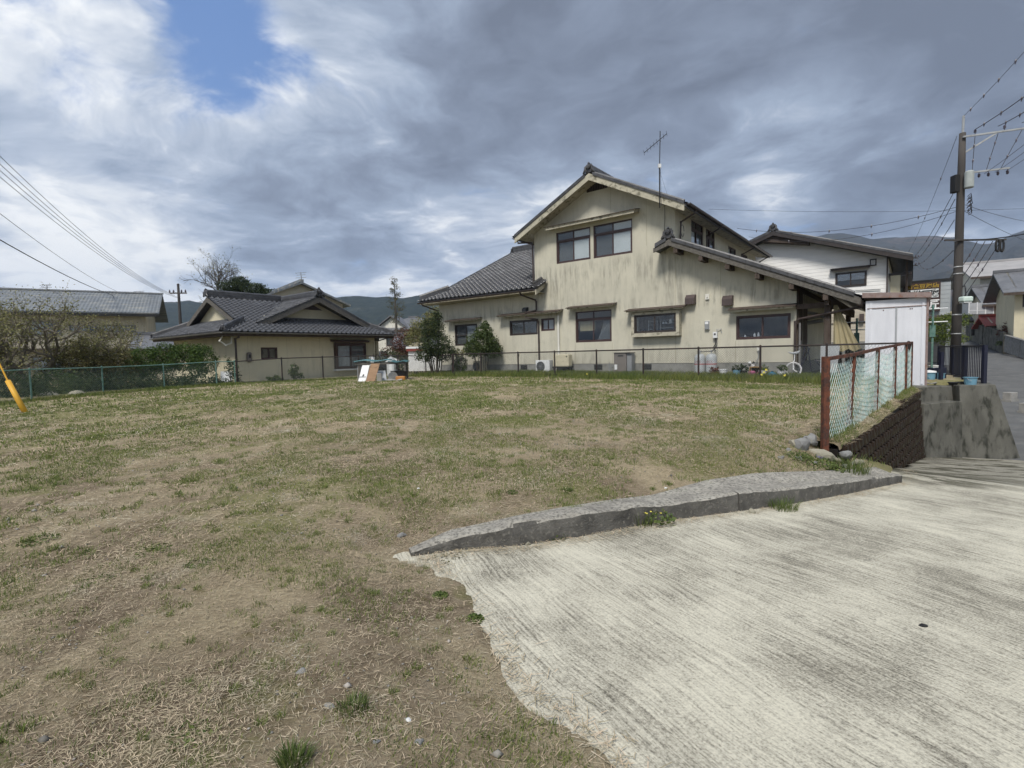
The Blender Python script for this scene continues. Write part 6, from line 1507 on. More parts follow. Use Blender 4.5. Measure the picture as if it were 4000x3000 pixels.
# left garden
tree('garden_tree', 'spreading garden tree with crooked dark limbs and sparse olive leaves', g_at(150, 1480, 19.6, .3), 6.2, .12, 4, .74, 3, .14, 'bark_pale', 'leaf_olive', 7000, (.075, .045), .16, .27, wob=.22, flat=.985, stems=4)
tree('garden_tree', 'twiggy olive leaved tree filling the left edge behind the green fence', g_at(-60, 1480, 18.2, .3), 5.6, .11, 4, .74, 3, .14, 'bark_pale', 'leaf_olive', 6000, (.075, .045), .16, .27, wob=.22, flat=.985, stems=4)
tree('garden_tree', 'leafy crooked tree between the spreading tree and the brown shrubs', g_at(360, 1480, 22.0, .3), 5.8, .10, 4, .74, 3, .14, 'bark_pale', 'leaf_olive', 4500, (.075, .045), .16, .27, wob=.22, flat=.985, stems=3)
bush('shrub', 'tall brown leaved shrub left of the long green hedge', g_at(320, 1500, 20.6, .3), [(0, 0, 1.5, .95, .8, .8), (-.8, .1, 1.1, .75, .6, .8), (.6, -.1, 1.0, .7, .6, .75)], 6000, 'leaf_brown', (.085, .045), 130, .13, 8)
bush('shrub', 'brown and olive shrub touching the end of the hedge', g_at(470, 1500, 21.4, .3), [(0, 0, 1.15, .8, .7, .65), (.3, 0, .7, .7, .6, .6)], 3600, 'leaf_brown', (.085, .045), 110, .13, 7)
bush('hedge', 'long dense bright green juniper hedge before the bungalow', g_at(690, 1500, 21.9, .3), [(-1.25, 0, 1.2, .75, .6, .66), (-.4, 0, 1.38, .75, .6, .6), (.45, .05, 1.36, .75, .6, .62), (1.15, 0, 1.25, .62, .55, .66), (-1.7, 0, .9, .5, .5, .55)], 17000, 'leaf_hedge', (.11, .028), 260, .10, 9, cat='hedge', shell=.7)
for i, (px, Y, rx, rz, m_, lb) in enumerate(((40, 17.4, .9, .5, 'leaf_dark', 'dark low shrub behind the green netting at the left edge'), (210, 18.6, .8, .55, 'leaf_mid', 'rounded yellowish shrub behind the green netting below the spreading tree'), (330, 19.6, .7, .5, 'leaf_dark', 'dark low shrub behind the netting, below the brown shrub'), (480, 20.3, .9, .45, 'leaf_dark', 'dark low shrub behind the netting, right of the brown shrubs'), (640, 20.8, .9, .4, 'leaf_dark', 'dark weedy shrub under the left half of the hedge'), (780, 21.2, .8, .4, 'leaf_dark', 'dark weedy shrub under the right half of the hedge'))):
    bush('low_shrub', lb, g_at(px, 1500, Y, .22), [(0, 0, rz * .9, rx, .5, rz * 1.25), (rx * .7, 0, rz * .7, rx * .7, .4, rz * 1.0), (-rx * .7, .1, rz * .7, rx * .7, .4, rz * 1.0)], 3400, m_, (.09, .045), 90, .14, 4, group='low shrubs behind the green fence')
bush('red_shrub', 'dull red leaved shrub at the left edge behind the fence', g_at(25, 1470, 18.9, .3), [(0, 0, .8, .5, .4, .25)], 700, 'leaf_red', (.08, .04), 40)
for px, Y, lb in ((300, 18.4, 'grey garden rock behind the green netting, left of the middle post'), (190, 18.0, 'brown garden rock behind the green netting below the spreading tree')):
    p = g_at(px, 1540, Y, .3); o = thing('garden_rock', lb, 'rock', tuple(p)); mb = MB(); mb.lathe([(.001, -.1), (.3, 0), (.28, .14), (.16, .24), (.001, .27)], (0, 0, 0), 7); mb.build('stone', 'rock_olive', o, (0, 0, 0))
# behind the bungalow
tree('bare_tree', 'bare branching tree standing behind the tiled bungalow', at(850, 1330, 46), 11.6, .2, 5, .62, 3, .16, 'bark_grey', 'leaf_olive', 500, (.12, .08), .2, .25, wob=.14)
tree('bare_tree', 'second bare tree, lower and left of the pine', at(955, 1330, 49), 10.8, .17, 5, .62, 3, .16, 'bark_grey', None, 0, trunk_h=.25, wob=.14)
pb = at(960, 1330, 44)
pn = thing('pine_tree', 'dark pine crown rising over the ridge of the bungalow', 'tree', tuple(pb)); mb = MB(); ph = at(960, 1100, 44).z - pb.z
mb.tube([(0, 0, 0), (.2, 0, ph * .5), (-.1, 0, ph * .95)], [.24, .18, .06], 8); mb.build('trunk', 'bark', pn, (0, 0, 0))
leafmesh('crown', 'leaf_pine', pn, clump([(-.9, 0, ph - .35, 1.3, 1, .5), (.7, 0, ph - .6, 1.3, 1, .5), (1.9, 0, ph - 1.0, 1.0, .8, .4), (-.2, 0, ph + .05, .8, .6, .4), (-1.3, 0, ph - .9, 1.0, .8, .4), (.6, 0, ph - 1.3, 1.4, .8, .4)], 9500, 150, .13, .35), .22, .05, off=(0, 0, 0))
cb = at(1548, 1330, 42); cb.z = 0; ch = at(1548, 1085, 42).z
ct = thing('conifer', 'tall thin ragged conifer standing against the blue hills', 'tree', tuple(cb)); mb = MB(); mb.tube([(0, 0, 0), (.05, 0, ch * .5), (0, 0, ch)], [.16, .10, .02], 7); pts = []
for i in range(64):
    z_ = ch * (.42 + .58 * i / 64) if i > 12 else ch * random.uniform(.3, .95); a = random.uniform(0, 6.28); l_ = (.22 + .75 * min(1, (ch - z_) / (ch * .35))) * random.uniform(.5, 1.0)
    if .45 * ch < z_ < .62 * ch and random.random() < .6: l_ *= .4
    e = Vector((math.cos(a) * l_, math.sin(a) * l_, z_ + l_ * .35)); mb.tube([(0, 0, z_), tuple(e)], [.02, .006], 4, False); pts += [tuple(Vector((0, 0, z_)).lerp(e, t)) for t in (.5, .75, .9, 1)]
mb.build('trunk', 'bark_grey', ct, (0, 0, 0)); pts = np.array(pts); leafmesh('crown', 'leaf_brown', ct, pts[RN.integers(0, len(pts), 900)] + RN.normal(size=(900, 3)) * .08, .14, .05, off=(0, 0, 0))
# between the bungalow and the big house
bush('tree', 'dark brownish green tree against the corner of the cream house', g_at(1706, 1450, 24.3), [(0, 0, 1.55, .75, .7, .55), (-.15, 0, 2.25, .55, .5, .5), (.35, 0, 1.1, .7, .6, .4), (-.5, 0, 1.05, .5, .5, .4), (.1, 0, 2.75, .25, .25, .3)], 8500, 'leaf_dark', (.085, .04), 170, .14, 10, cat='tree', stem_r=.035)
bush('tree', 'light yellowish green tree behind the small white shed', g_at(1668, 1450, 31, .2), [(0, 0, 3.0, .9, .8, .7), (.6, 0, 3.6, .7, .6, .6), (-.6, 0, 2.2, .7, .7, .7)], 5200, 'leaf_olive', (.11, .06), 130, .15, 8, cat='tree', stem_r=.04)
bush('shrub', 'reddish brown thicket left of the dark tree', g_at(1590, 1450, 33, .2), [(0, 0, 2.2, .9, .7, .9), (-.7, 0, 1.6, .8, .6, .8)], 3200, 'leaf_red', (.11, .05), 120, .16, 8)
bush('shrub', 'dark green thicket behind the junk heap', g_at(1520, 1450, 29, .2), [(0, 0, .9, .9, .7, .8), (1.0, 0, .7, .8, .6, .6)], 2600, 'leaf_dark', (.10, .05), 100, .16, 5)
bush('shrub', 'pale flowering shrub on the roof line of the small white shed', g_at(1640, 1400, 29.5, .3), [(0, 0, 1.75, .5, .4, .22)], 700, 'beige_plastic', (.07, .05), 40)
# in front of the big house
q = HL(-2.55, -.75, 0)
bush('shrub', 'dense pointed green shrub between the two windows of the tiled wing', (q.x, q.y, .58), [(0, 0, 1.45, .72, .62, .58), (.1, 0, 1.95, .42, .4, .36), (-.45, 0, 1.2, .4, .4, .38), (.5, 0, 1.15, .42, .4, .38), (.15, 0, 2.3, .2, .2, .22)], 9000, 'leaf_mid', (.095, .036), 220, .12, 9)
q = HL(-3.95, -.8, 0)
bush('shrub', 'small clipped dark green shrub beside the air conditioner of the wing', (q.x, q.y, .58), [(0, 0, .45, .38, .36, .45)], 3000, 'leaf_hedge', (.06, .025), 90, .10, 4)
bush('shrub', 'thin pale shrub leaning in front of the left wing window', (HL(-3.85, -1.0, 0).x, HL(-3.85, -1.0, 0).y, .58), [(0, 0, 1.05, .35, .3, .16), (.35, 0, 1.15, .25, .2, .12)], 260, 'leaf_olive', (.08, .04), 30, .2, 5)
q = at(1150, 1490, 23.0); q.z = fz(q.x, q.y)
bush('plant', 'upright leafy plant growing against the bungalow wall', q, [(0, 0, .45, .22, .2, .3), (.15, 0, .22, .25, .2, .18)], 420, 'leaf_mid', (.11, .06), 26, .16, 5, cat='plant')
q = at(1075, 1495, 22.6); q.z = fz(q.x, q.y)
bush('plant', 'low clump of leaves at the foot of the bungalow wall', q, [(0, 0, .14, .32, .2, .14)], 420, 'leaf_mid', (.10, .06), 26, .16, 3, cat='plant')
q = at(905, 1470, 21.6); q.z = .35
bush('plant', 'spindly plant at the corner of the bungalow behind the fence', q, [(0, 0, .9, .3, .25, .4), (.1, 0, .4, .3, .25, .3)], 420, 'leaf_dark', (.11, .05), 26, .2, 5, cat='plant')
# right side
bush('shrub', 'yellowish green bush behind the utility pole', at(3690, 1330, 27) * 1, [(0, 0, .9, 1.0, .8, .42), (-.55, 0, .4, .7, .6, .4), (.7, .2, 1.15, .6, .6, .3), (.2, 0, .1, .9, .6, .4)], 4600, 'leaf_bright', (.10, .04), 120, .15, 7)
bush('shrub', 'reddish shrub below the red roof up the street', at(3945, 1320, 38), [(0, 0, .75, .6, .5, .5), (-.3, 0, .3, .5, .5, .35)], 1600, 'leaf_red', (.10, .06), 70)
bush('shrub', 'dark shrub at the corner of the low stone wall up the street', at(3915, 1348, 37.5), [(0, 0, .12, .45, .3, .2)], 500, 'leaf_dark', (.09, .05), 40, stems=2)
# weeds along kerb, rocks and slab
def weed(px, py, n, r, h, mat, label, hf=None, blade=True, flowers=0, Y=None, name='weed'):
    p = hit(px, py, hf or (lambda x, y: max(fz(x, y), hDs(x, y))))
    o = thing(name, label, 'weed', tuple(p), group='weeds by the kerb and on the field')
    a = RN.uniform(0, 2 * PI, n); rr = r * np.sqrt(RN.uniform(0, 1, n)); b = np.stack([np.cos(a) * rr, np.sin(a) * rr, np.zeros(n) - .01], 1)
    if blade:
        ln = h * RN.uniform(.45, 1.1, n); out = np.stack([np.cos(a), np.sin(a), 0 * a], 1) * (RN.uniform(.1, .8, n) * ln)[:, None] + RN.normal(size=(n, 3)) * .15 * h
        tip = b + out + np.array([0, 0, 1]) * ln[:, None]; mid = b + out * .35 + np.array([0, 0, .62]) * ln[:, None]
        w_ = np.stack([-np.sin(a + RN.normal(size=n)), np.cos(a), 0 * a], 1) * .0014 * (1 + h * 5)
        V = np.stack([b - w_, b + w_, mid + w_ * .8, mid - w_ * .8, tip], 1).reshape(-1, 3)
        i = np.arange(n)[:, None] * 5; F = np.concatenate([i + np.array([[0, 1, 2]]), i + np.array([[0, 2, 3]]), i + np.array([[3, 2, 4]])])
        link('blades', fastmesh('blades', V, F, mat), o, (0, 0, 0))
    else:
        P = b + np.array([0, 0, 1]) * (h * RN.uniform(.1, 1, n) * (1 - .5 * (rr / r) ** 2))[:, None]; leafmesh('leaves', mat, o, P, .014 + h * .14, .010 + h * .10, flat=.55, off=(0, 0, 0))
    if flowers: leafmesh('petals', 'petal_yellow', o, np.stack([RN.uniform(-r, r, flowers) * .8, RN.uniform(-r, r, flowers) * .6, RN.uniform(h * .5, h * 1.0, flowers)], 1), .022, .02, flat=.6, off=(0, 0, 0))
    return o
weed(2565, 2045, 230, .17, .15, 'leaf_weed', 'leafy weed with yellow flowers at the foot of the kerb', flowers=14, blade=False)
weed(2500, 2050, 120, .10, .16, 'leaf_weed', 'grassy tuft beside the yellow flowers at the foot of the kerb')
weed(3060, 1990, 260, .13, .13, 'leaf_weed', 'bright green tuft at the kerb, right of its joint')
weed(2170, 2100, 130, .12, .09, 'leaf_mid', 'small leafy weed at the foot of the left half of the kerb', blade=False)
weed(1740, 2180, 180, .16, .025, 'leaf_brown', 'patch of brownish moss by the left end of the kerb', blade=False)
for px, py, r, h, lb in ((3320, 1845, .22, .22, 'bright grass tuft on the bank, lowest beside the mossy wall'), (3180, 1815, .25, .12, 'spreading weeds on the bank below the rock heap'), (3110, 1790, .2, .10, 'weeds on the bank left below the rock heap'), (3250, 1838, .15, .1, 'small weeds on the bank near the kerb end')):
    weed(px, py, 360, r, h, 'leaf_weed', lb, blade=h > .15)
weed(3200, 1790, 70, .06, .06, 'petal_violet', 'tiny violet flowers among the rocks', blade=False)
for px, py, r, h, lb in ((2215, 1920, .05, .05, 'green tuft on the field just behind the kerb'), (755, 2860, .11, .03, 'bright clover patch near the bottom of the picture'), (1150, 2985, .05, .07, 'dark grass tuft cut by the bottom edge of the picture'), (600, 2150, .15, .03, 'bright clover patch left of the kerb'), (880, 2130, .15, .03, 'bright clover patch nearer the kerb end'), (400, 2260, .11, .03, 'bright clover patch on the left of the field'), (780, 2200, .10, .03, 'small clover patch between the brighter ones'), (160, 2110, .14, .04, 'dark clover patch near the left edge'), (1720, 2330, .05, .04, 'green tuft beside the ragged edge of the slab'), (1850, 2420, .06, .03, 'low weeds on the ragged edge of the slab'), (1380, 2770, .06, .05, 'light green tuft beside the flat grey stone'), (2000, 1925, .06, .035, 'low weeds on the field behind the kerb, left')):
    weed(px, py, 300, r, h, 'leaf_weed', lb, hf=fz, blade=(h > .045))
# ================================================================== clutter, rocks and yard things
def rock(px, py, sx, sy, sz, label, mat='rock', seed=0, hf=None, name='rock', rz=0, pos=None, group=None, dz=0):
    p = pos or hit(px, py, hf or fz); rg = random.Random(seed); bm = bmesh.new(); bmesh.ops.create_icosphere(bm, subdivisions=2, radius=1)
    pls = [Vector((rg.gauss(0, 1), rg.gauss(0, 1), rg.gauss(0, .8))).normalized() for _ in range(9)]; ds = [rg.uniform(.55, .85) for _ in pls]
    for v in bm.verts:
        for n_, d_ in zip(pls, ds):
            q = v.co.dot(n_)
            if q > d_: v.co -= n_ * (q - d_)
        v.co *= 1 + rg.uniform(-.035, .035)
        v.co = Vector((v.co.x * sx, v.co.y * sy, v.co.z * sz))
    me = bpy.data.meshes.new(name); bm.to_mesh(me); bm.free(); me.materials.append(MATS[mat])
    o = link(name, me, None, (p.x, p.y, p.z + sz * .35 + dz)); o.rotation_euler = (rg.uniform(-.3, .3), rg.uniform(-.3, .3), rz); tag(o, label, 'rock', group); return o
rock(3130, 1752, .14, .11, .12, 'large grey rock at the left of the heap by the rusty post', seed=3, rz=.3)
rock(3205, 1785, .19, .10, .09, 'long olive rock at the front of the heap by the rusty post', 'rock_olive', seed=5, rz=-.5)
rock(3098, 1740, .09, .08, .08, 'pale rock at the back left of the heap', 'rock_olive', seed=8, rz=.8)
rock(3172, 1742, .11, .09, .10, 'pale rock on top of the heap by the rusty post', seed=11, rz=1.2, dz=.05)
rock(3225, 1748, .08, .06, .05, 'small dark rock at the back of the heap', seed=14); rock(3150, 1722, .08, .06, .06, 'grey rock behind the heap beside the post', seed=13)
rock(3120, 1795, .06, .05, .04, 'small grey stone below the heap', seed=15); rock(3262, 1800, .09, .06, .04, 'flat pale stone between the heap and the mossy wall', 'rock_olive', seed=16, rz=-.4)
rock(3300, 1828, .07, .05, .04, 'small grey stone on the bank near the kerb end', seed=17); rock(3050, 1790, .05, .04, .03, 'small pale stone at the left of the bank', seed=18)
rock(3340, 1815, .09, .05, .04, 'flat dark stone leaning on the foot of the mossy wall', seed=19, rz=.7); rock(3235, 1822, .05, .04, .03, 'small dark stone in the weeds of the bank', seed=34); rock(3180, 1812, .05, .045, .03, 'broken grey stone below the long olive rock', seed=35); rock(3078, 1762, .05, .04, .035, 'small grey stone left of the large rock', seed=36); rock(3270, 1770, .06, .045, .03, 'pale chip of stone behind the long olive rock', 'rock_olive', seed=37)
rock(1570, 2098, .05, .04, .035, 'small round stone at the left end of the kerb', seed=20); rock(2062, 2128, .03, .025, .02, 'pebble at the foot of the kerb', 'rock_olive', seed=21, hf=hDs)
rock(2940, 2005, .045, .035, .04, 'small upright stone at the foot of the kerb by its joint', 'rock_olive', seed=22, hf=hDs)
rock(3605, 2447, .035, .02, .012, 'black pebble lying on the concrete drive', 'black', seed=23, hf=hDs)
rock(1180, 2628, .035, .026, .008, 'flat grey slate fragment half buried in the dead grass', seed=24); rock(1270, 2775, .055, .036, .006, 'broad flat grey slate set flush in the soil', seed=25, rz=.3)
rock(1595, 2815, .014, .012, .009, 'small white stone near the bottom edge of the field', 'white_metal', seed=26); rock(1100, 2015, .018, .015, .01, 'dark pebble on the field left of the kerb', seed=27)
rock(1635, 1910, .016, .012, .012, 'crumpled white scrap lying on the dead grass', 'white_paint', seed=28); rock(2600, 1908, .025, .015, .01, 'white scrap on the field behind the kerb', 'white_paint', seed=29); rock(2890, 1758, .03, .022, .012, 'pale scrap on the field left of the rock heap', 'white_paint', seed=30)
rock(1640, 2900, .022, .018, .01, 'greyish stone near the bottom edge right of the white one', seed=31); rock(1470, 2900, .02, .016, .006, 'flat bluish stone near the bottom edge', seed=33)
rock(3262, 1735, .10, .08, .07, 'dark broken stone at the foot of the rusty post', seed=41, pos=Vector((4.52, 6.86, .02)))
rock(3270, 1765, .08, .06, .05, 'small brown stone between the rusty post and the mossy wall', 'rock_olive', seed=42, pos=Vector((4.62, 6.74, -.06)))
# ---- along the house front: gas bottles
GZ = .60
def hthing(name, label, cat, s, t, z=GZ, rot=0, group=None):
    p = HL(s, t, z); return thing(name, label, cat, tuple(p), HA + rot, group)
for k, s_ in enumerate((7.33, 7.72)):
    g = hthing('gas_cylinder', ('grey LP gas cylinder, left of the chained pair', 'grey LP gas cylinder, right of the chained pair')[k], 'gas cylinder', s_, -.42, group='gas cylinders by the wall')
    MB().lathe([(.15, 0), (.165, .02), (.183, .06), (.185, .12), (.185, .62), (.17, .70), (.12, .755), (.06, .77)], (0, 0, 0), 20).build('body', 'gas_grey', g, (0, 0, 0), smooth=True)
    mb = MB(); mb.tube([(.10 * math.cos(a), .10 * math.sin(a), .77) for a in (0, .8, 1.6, 2.4)], .012, 6); mb.lathe([(.02, .76), (.022, .84), (.035, .86), (.035, .89), (0, .9)], (0, 0, 0), 8); mb.tube([(0, 0, .83), (.06, -.02, .84)], .014, 6); mb.build('valve', 'steel', g, (0, 0, 0))
    MB().lathe([(.1865, .40), (.188, .41), (.188, .425), (.1865, .435)], (0, 0, 0), 20).build('chain', 'red_paint', g, (0, 0, 0))
    r_ = text(g, 'LPガス', -.13, .46, .10, 'red_paint', .75, y=0)
    if r_:
        me = r_[0].data; co = np.array([v.co for v in me.vertices]); an_ = co[:, 0] / .187; me.vertices.foreach_set('co', np.stack([.1885 * np.sin(an_), -.1885 * np.cos(an_) , co[:, 2]], 1).astype(np.float32).ravel()); me.update(); r_[0].location = (0, 0, 0)
hs = hthing('gas_hose', 'black hose looping from the gas cylinders up to the meter', 'hose', 7.33, -.42)
MB().tube([(.0, 0, .88), (.1, -.02, .84), (.25, -.02, .86), (.42, -.02, .86), (.52, .1, .98), (.5, .28, 1.12), (.45, .36, 1.3)], .014, 6).build('tube', 'cable', hs, (0, 0, 0))
# air conditioners, water heater, covered unit
def ac(s, t, w_, h_, label, mat='white_metal'):
    a = hthing('air_conditioner', label, 'air conditioner', s, t, group='outdoor air conditioners')
    MB().box(0, w_, 0, .3, .08, .08 + h_).build('case', mat, a, (0, 0, 0), bevel=.012)
    r_ = h_ * .40; cx, cz = w_ * .36, .08 + h_ * .5
    MB().lathe([(r_, -.004), (r_ * .98, -.012), (0.02, -.02)], (cx, 0, cz), 24, 'y').build('fan_grille', 'dark_grille', a, (0, 0, 0))
    mb = MB()
    for i in range(5): rr = r_ * (i + .8) / 5; mb.tube([(cx + rr * math.cos(q * .35), -.024, cz + rr * math.sin(q * .35)) for q in range(19)], .004, 4, False)
    for i in range(6): q = PI * i / 6; mb.tube([(cx - r_ * math.cos(q), -.022, cz - r_ * math.sin(q)), (cx + r_ * math.cos(q), -.022, cz + r_ * math.sin(q))], .004, 4, False)
    mb.build('guard_wire', 'grey_plastic', a, (0, 0, 0))
    for x in (.06, w_ - .14): MB().box(x, x + .08, -.02, .32, 0, .08).build('foot', 'grey_plastic', a, (0, 0, 0))
    MB().box(w_ * .78, w_ - .02, -.006, -.001, .12, .05 + h_).build('service_panel', mat, a, (0, 0, 0))
ac(.32, -.52, .72, .55, 'white air conditioner unit beside the dark downpipe'); ac(-3.35, -.55, .62, .55, 'white air conditioner unit half hidden behind the clipped shrub', 'beige_plastic')
cb_ = hthing('covered_unit', 'cream plastic covered unit standing on thin legs by the white pipe', 'appliance', 1.2, -.5)
MB().box(0, .78, 0, .32, .34, .86).build('cover', 'beige_plastic', cb_, (0, 0, 0), bevel=.04); MB().box(-.02, .8, -.02, .34, .30, .345).build('base_tray', 'black', cb_, (0, 0, 0))
for x, y in ((.02, .02), (.72, .02), (.02, .28), (.72, .28)): MB().box(x, x + .035, y, y + .035, 0, .30).build('leg', 'black', cb_, (0, 0, 0))
MB().box(.66, .71, -.006, .0, .74, .79).build('badge', 'black', cb_, (0, 0, 0))
wh = hthing('water_heater', 'brown grey water heater cabinet at the foot of the wall', 'water heater', 4.02, -.45)
MB().box(0, .52, 0, .35, .04, .86).build('case', 'box_brown', wh, (0, 0, 0), bevel=.01); MB().box(.0, .74, -.03, .36, .862, .885).build('lid', 'hood_brown', wh, (0, 0, 0)); MB().box(.53, .72, .05, .33, .1, .855).build('side_case', 'grey_plastic', wh, (0, 0, 0)); MB().box(.18, .40, -.012, 0, .74, .79).build('flue', 'dark_grille', wh, (0, 0, 0)); MB().box(.03, .14, -.008, 0, .22, .42).build('label', 'white_paint', wh, (0, 0, 0))
pipe2 = MB(); pipe2.tube([(-.1, .1, .08), (-.16, .05, .3), (-.12, .1, .36), (.0, .12, .3)], .022, 6); pipe2.tube([(-.25, .1, .5), (-.24, .05, .2), (-.15, 0, .06)], .018, 6); pipe2.build('hoses', 'grey_plastic', wh, (0, 0, 0))
# pots, crate, stones in the strip of grass
def pot(s, t, r0, r1, h_, label, mat, plant=None, nm='pot', handle=False):
    o = hthing(nm, label, 'pot' if nm != 'bucket' else 'bucket', s, t)
    MB().lathe([(r0, 0), (r1, h_ * .92), (r1 * 1.08, h_ * .93), (r1 * 1.08, h_), (r1 * .92, h_), (r0 * .8, h_ * .3), (0, h_ * .25)], (0, 0, 0), 18).build('body', mat, o, (0, 0, 0))
    if handle: MB().tube([(-r1, 0, h_ * .9), (-r1 * 1.1, -.05, h_ * .6), (0, -r1 * 1.25, h_ * .45), (r1 * 1.1, -.05, h_ * .6), (r1, 0, h_ * .9)], .006, 5, False).build('handle', 'steel', o, (0, 0, 0))
    if plant: leafmesh('leaves', plant, o, clump([(0, 0, h_ + .08, r1 * 1.2, r1 * 1.2, .12)], 150, 14), .07, .04, off=(0, 0, 0))
    return o
pot(8.20, -.75, .10, .14, .25, 'white bucket leaning among the pots below the large window', 'white_metal', nm='bucket', handle=True); pot(8.62, -.7, .10, .12, .22, 'bluish plastic pot below the large window', 'bucket_blue', 'leaf_dark'); pot(9.42, -.65, .10, .13, .2, 'greenish white pot right of the wooden crate', 'white_metal', 'leaf_bright'); pot(9.98, -.85, .10, .125, .2, 'white square looking pot beside the unicycle', 'white_paint', 'leaf_mid'); pot(7.95, -.78, .12, .14, .15, 'brown clay pot with dead stalks beside the gas cylinders', 'terracotta', 'leaf_red'); pot(8.82, -.6, .08, .11, .2, 'black nursery pot left of the wooden crate', 'black', 'leaf_dark')
crate = hthing('crate', 'open yellow wooden crate on its side below the large window', 'crate', 9.0, -.62); 
MB().box(0, .34, 0, .3, 0, .02).build('side', 'crate_wood', crate, (0, 0, 0)); MB().box(0, .34, 0, .3, .30, .32).build('side', 'crate_wood', crate, (0, 0, 0)); MB().box(0, .02, 0, .3, .02, .30).build('side', 'crate_wood', crate, (0, 0, 0)); MB().box(.32, .34, 0, .3, .02, .30).build('side', 'crate_wood', crate, (0, 0, 0)); MB().box(.02, .32, .27, .29, .02, .30).build('back', 'wood_dark', crate, (0, 0, 0))
pk = hthing('watering_can', 'purple plastic can lying before the wooden crate', 'can', 9.15, -.85); MB().lathe([(.07, 0), (.09, .05), (.09, .16), (.06, .19), (.03, .2)], (0, 0, 0), 14).build('body', 'pink', pk, (0, 0, 0)); MB().tube([(.08, 0, .06), (.17, 0, .17)], [.02, .014], 7).build('spout', 'pink', pk, (0, 0, 0)); MB().tube([(-.07, 0, .06), (-.13, 0, .1), (-.12, 0, .18), (-.04, 0, .2)], .01, 6).build('handle', 'pink', pk, (0, 0, 0))
fl_ = hthing('pinwheel', 'black and white pinwheel above the wooden crate', 'pinwheel', 9.05, -.55)
for i in range(4): a = i * PI / 2 + .3; MB().add([(0, -.01, .42), (.12 * math.cos(a), -.01, .42 + .10 * math.sin(a)), (.12 * math.cos(a + .8), -.03, .42 + .1 * math.sin(a + .8)), (0, -.012, .425)], [(0, 1, 2), (0, 2, 3)]).build('vane', 'white_paint' if i % 2 else 'black', fl_, (0, 0, 0))
MB().tube([(0, 0, 0), (0, 0, .42)], .007, 5).build('stick', 'white_paint', fl_, (0, 0, 0))
bb = hthing('blue_bag', 'small blue cloth bag lying in the grass below the large window', 'bag', 9.78, -1.15); mb = MB(); mb.lathe([(.001, 0), (.13, .02), (.15, .08), (.1, .15), (.03, .18), (.045, .21)], (0, 0, 0), 9); mb.build('body', 'blue_cloth', bb, (0, 0, 0))
for s_, t_, l_, a_, lb in ((7.55, -1.55, .5, .05, 'white foam strip in the grass left of its pair'), (8.12, -1.5, .55, -.05, 'white foam strip in the grass right of its pair'), (10.0, -1.3, .32, .2, 'thin white stick in the grass below the unicycle'), (10.9, -1.6, .3, .3, 'torn white sheet in the grass before the porch post')):
    o = hthing('foam_strip', lb, 'scrap', s_, t_, .57, a_, group='white scraps in the grass'); MB().box(-l_ / 2, l_ / 2, -.04, .04, 0, .065 if l_ > .4 else .02).build('strip', 'white_paint', o, (0, 0, 0), bevel=.008)
rk = hthing('stone', 'dark rounded stone in the grass in front of the kitchen bay', 'rock', 4.55, -1.2, .55); mb = MB(); mb.lathe([(.001, 0), (.2, .02), (.22, .08), (.12, .15), (.001, .16)], (0, 0, 0), 9); mb.build('body', 'rock', rk, (0, 0, 0))
# daffodils
for i, (s_, t_, lb) in enumerate(((9.72, -1.95, 'yellow daffodils at the foot of the fence post'), (10.35, -2.35, 'single yellow daffodil on the grass before the fence'), (3.95, -2.4, 'pale daffodil on the grass before the fence'))):
    d_ = hthing('daffodil', lb, 'flower', s_, t_, .56); n = 3 if i == 0 else 1
    for k in range(n):
        x = .06 * (k - 1) * (n > 1); h_ = .17 + .07 * k
        MB().tube([(x, 0, 0), (x + .01, -.01, h_)], .004, 5).build('stem', 'leaf_weed', d_, (0, 0, 0))
        mb = MB()
        for q in range(6): a = q * PI / 3; mb.add([(x, -.02, h_), (x + .03 * math.cos(a - .35), -.03, h_ + .03 * math.sin(a - .35)), (x + .042 * math.cos(a), -.032, h_ + .042 * math.sin(a)), (x + .03 * math.cos(a + .35), -.03, h_ + .03 * math.sin(a + .35))], [(0, 1, 2, 3)])
        mb.lathe([(.015, -.03), (.022, -.06)], (x, 0, h_), 8, 'y'); mb.build('flower_head', 'petal_yellow', d_, (0, 0, 0))
    leafmesh('leaves', 'leaf_mid', d_, np.stack([RN.normal(0, .05, 40), RN.normal(0, .04, 40), RN.uniform(.02, .16, 40)], 1), .16, .012, off=(0, 0, 0))
# unicycle leaning on a rack, grey panel
un = hthing('unicycle', 'white tyred unicycle leaning on the wall below the downpipe', 'unicycle', 10.28, -.6); mb = MB()
mb.tube([(.215 * math.cos(a * .2618), 0, .235 + .215 * math.sin(a * .2618)) for a in range(25)], .022, 8, False); mb.build('tyre', 'tyre_white', un, (0, 0, 0), smooth=True)
MB().tube([(.19 * math.cos(a * .2618), 0, .235 + .19 * math.sin(a * .2618)) for a in range(25)], .012, 6, False).build('rim', 'steel', un, (0, 0, 0))
mb = MB()
for i in range(12): a = i * PI / 6; mb.tube([(.02 * math.cos(a), .02 * (-1) ** i, .235 + .02 * math.sin(a)), (.185 * math.cos(a + .2), 0, .235 + .185 * math.sin(a + .2))], .006, 4, False)
mb.build('spokes', 'grey_plastic', un, (0, 0, 0)); MB().lathe([(.025, -.05), (.025, .05)], (0, 0, .235), 10, 'y').build('hub', 'steel', un, (0, 0, 0))
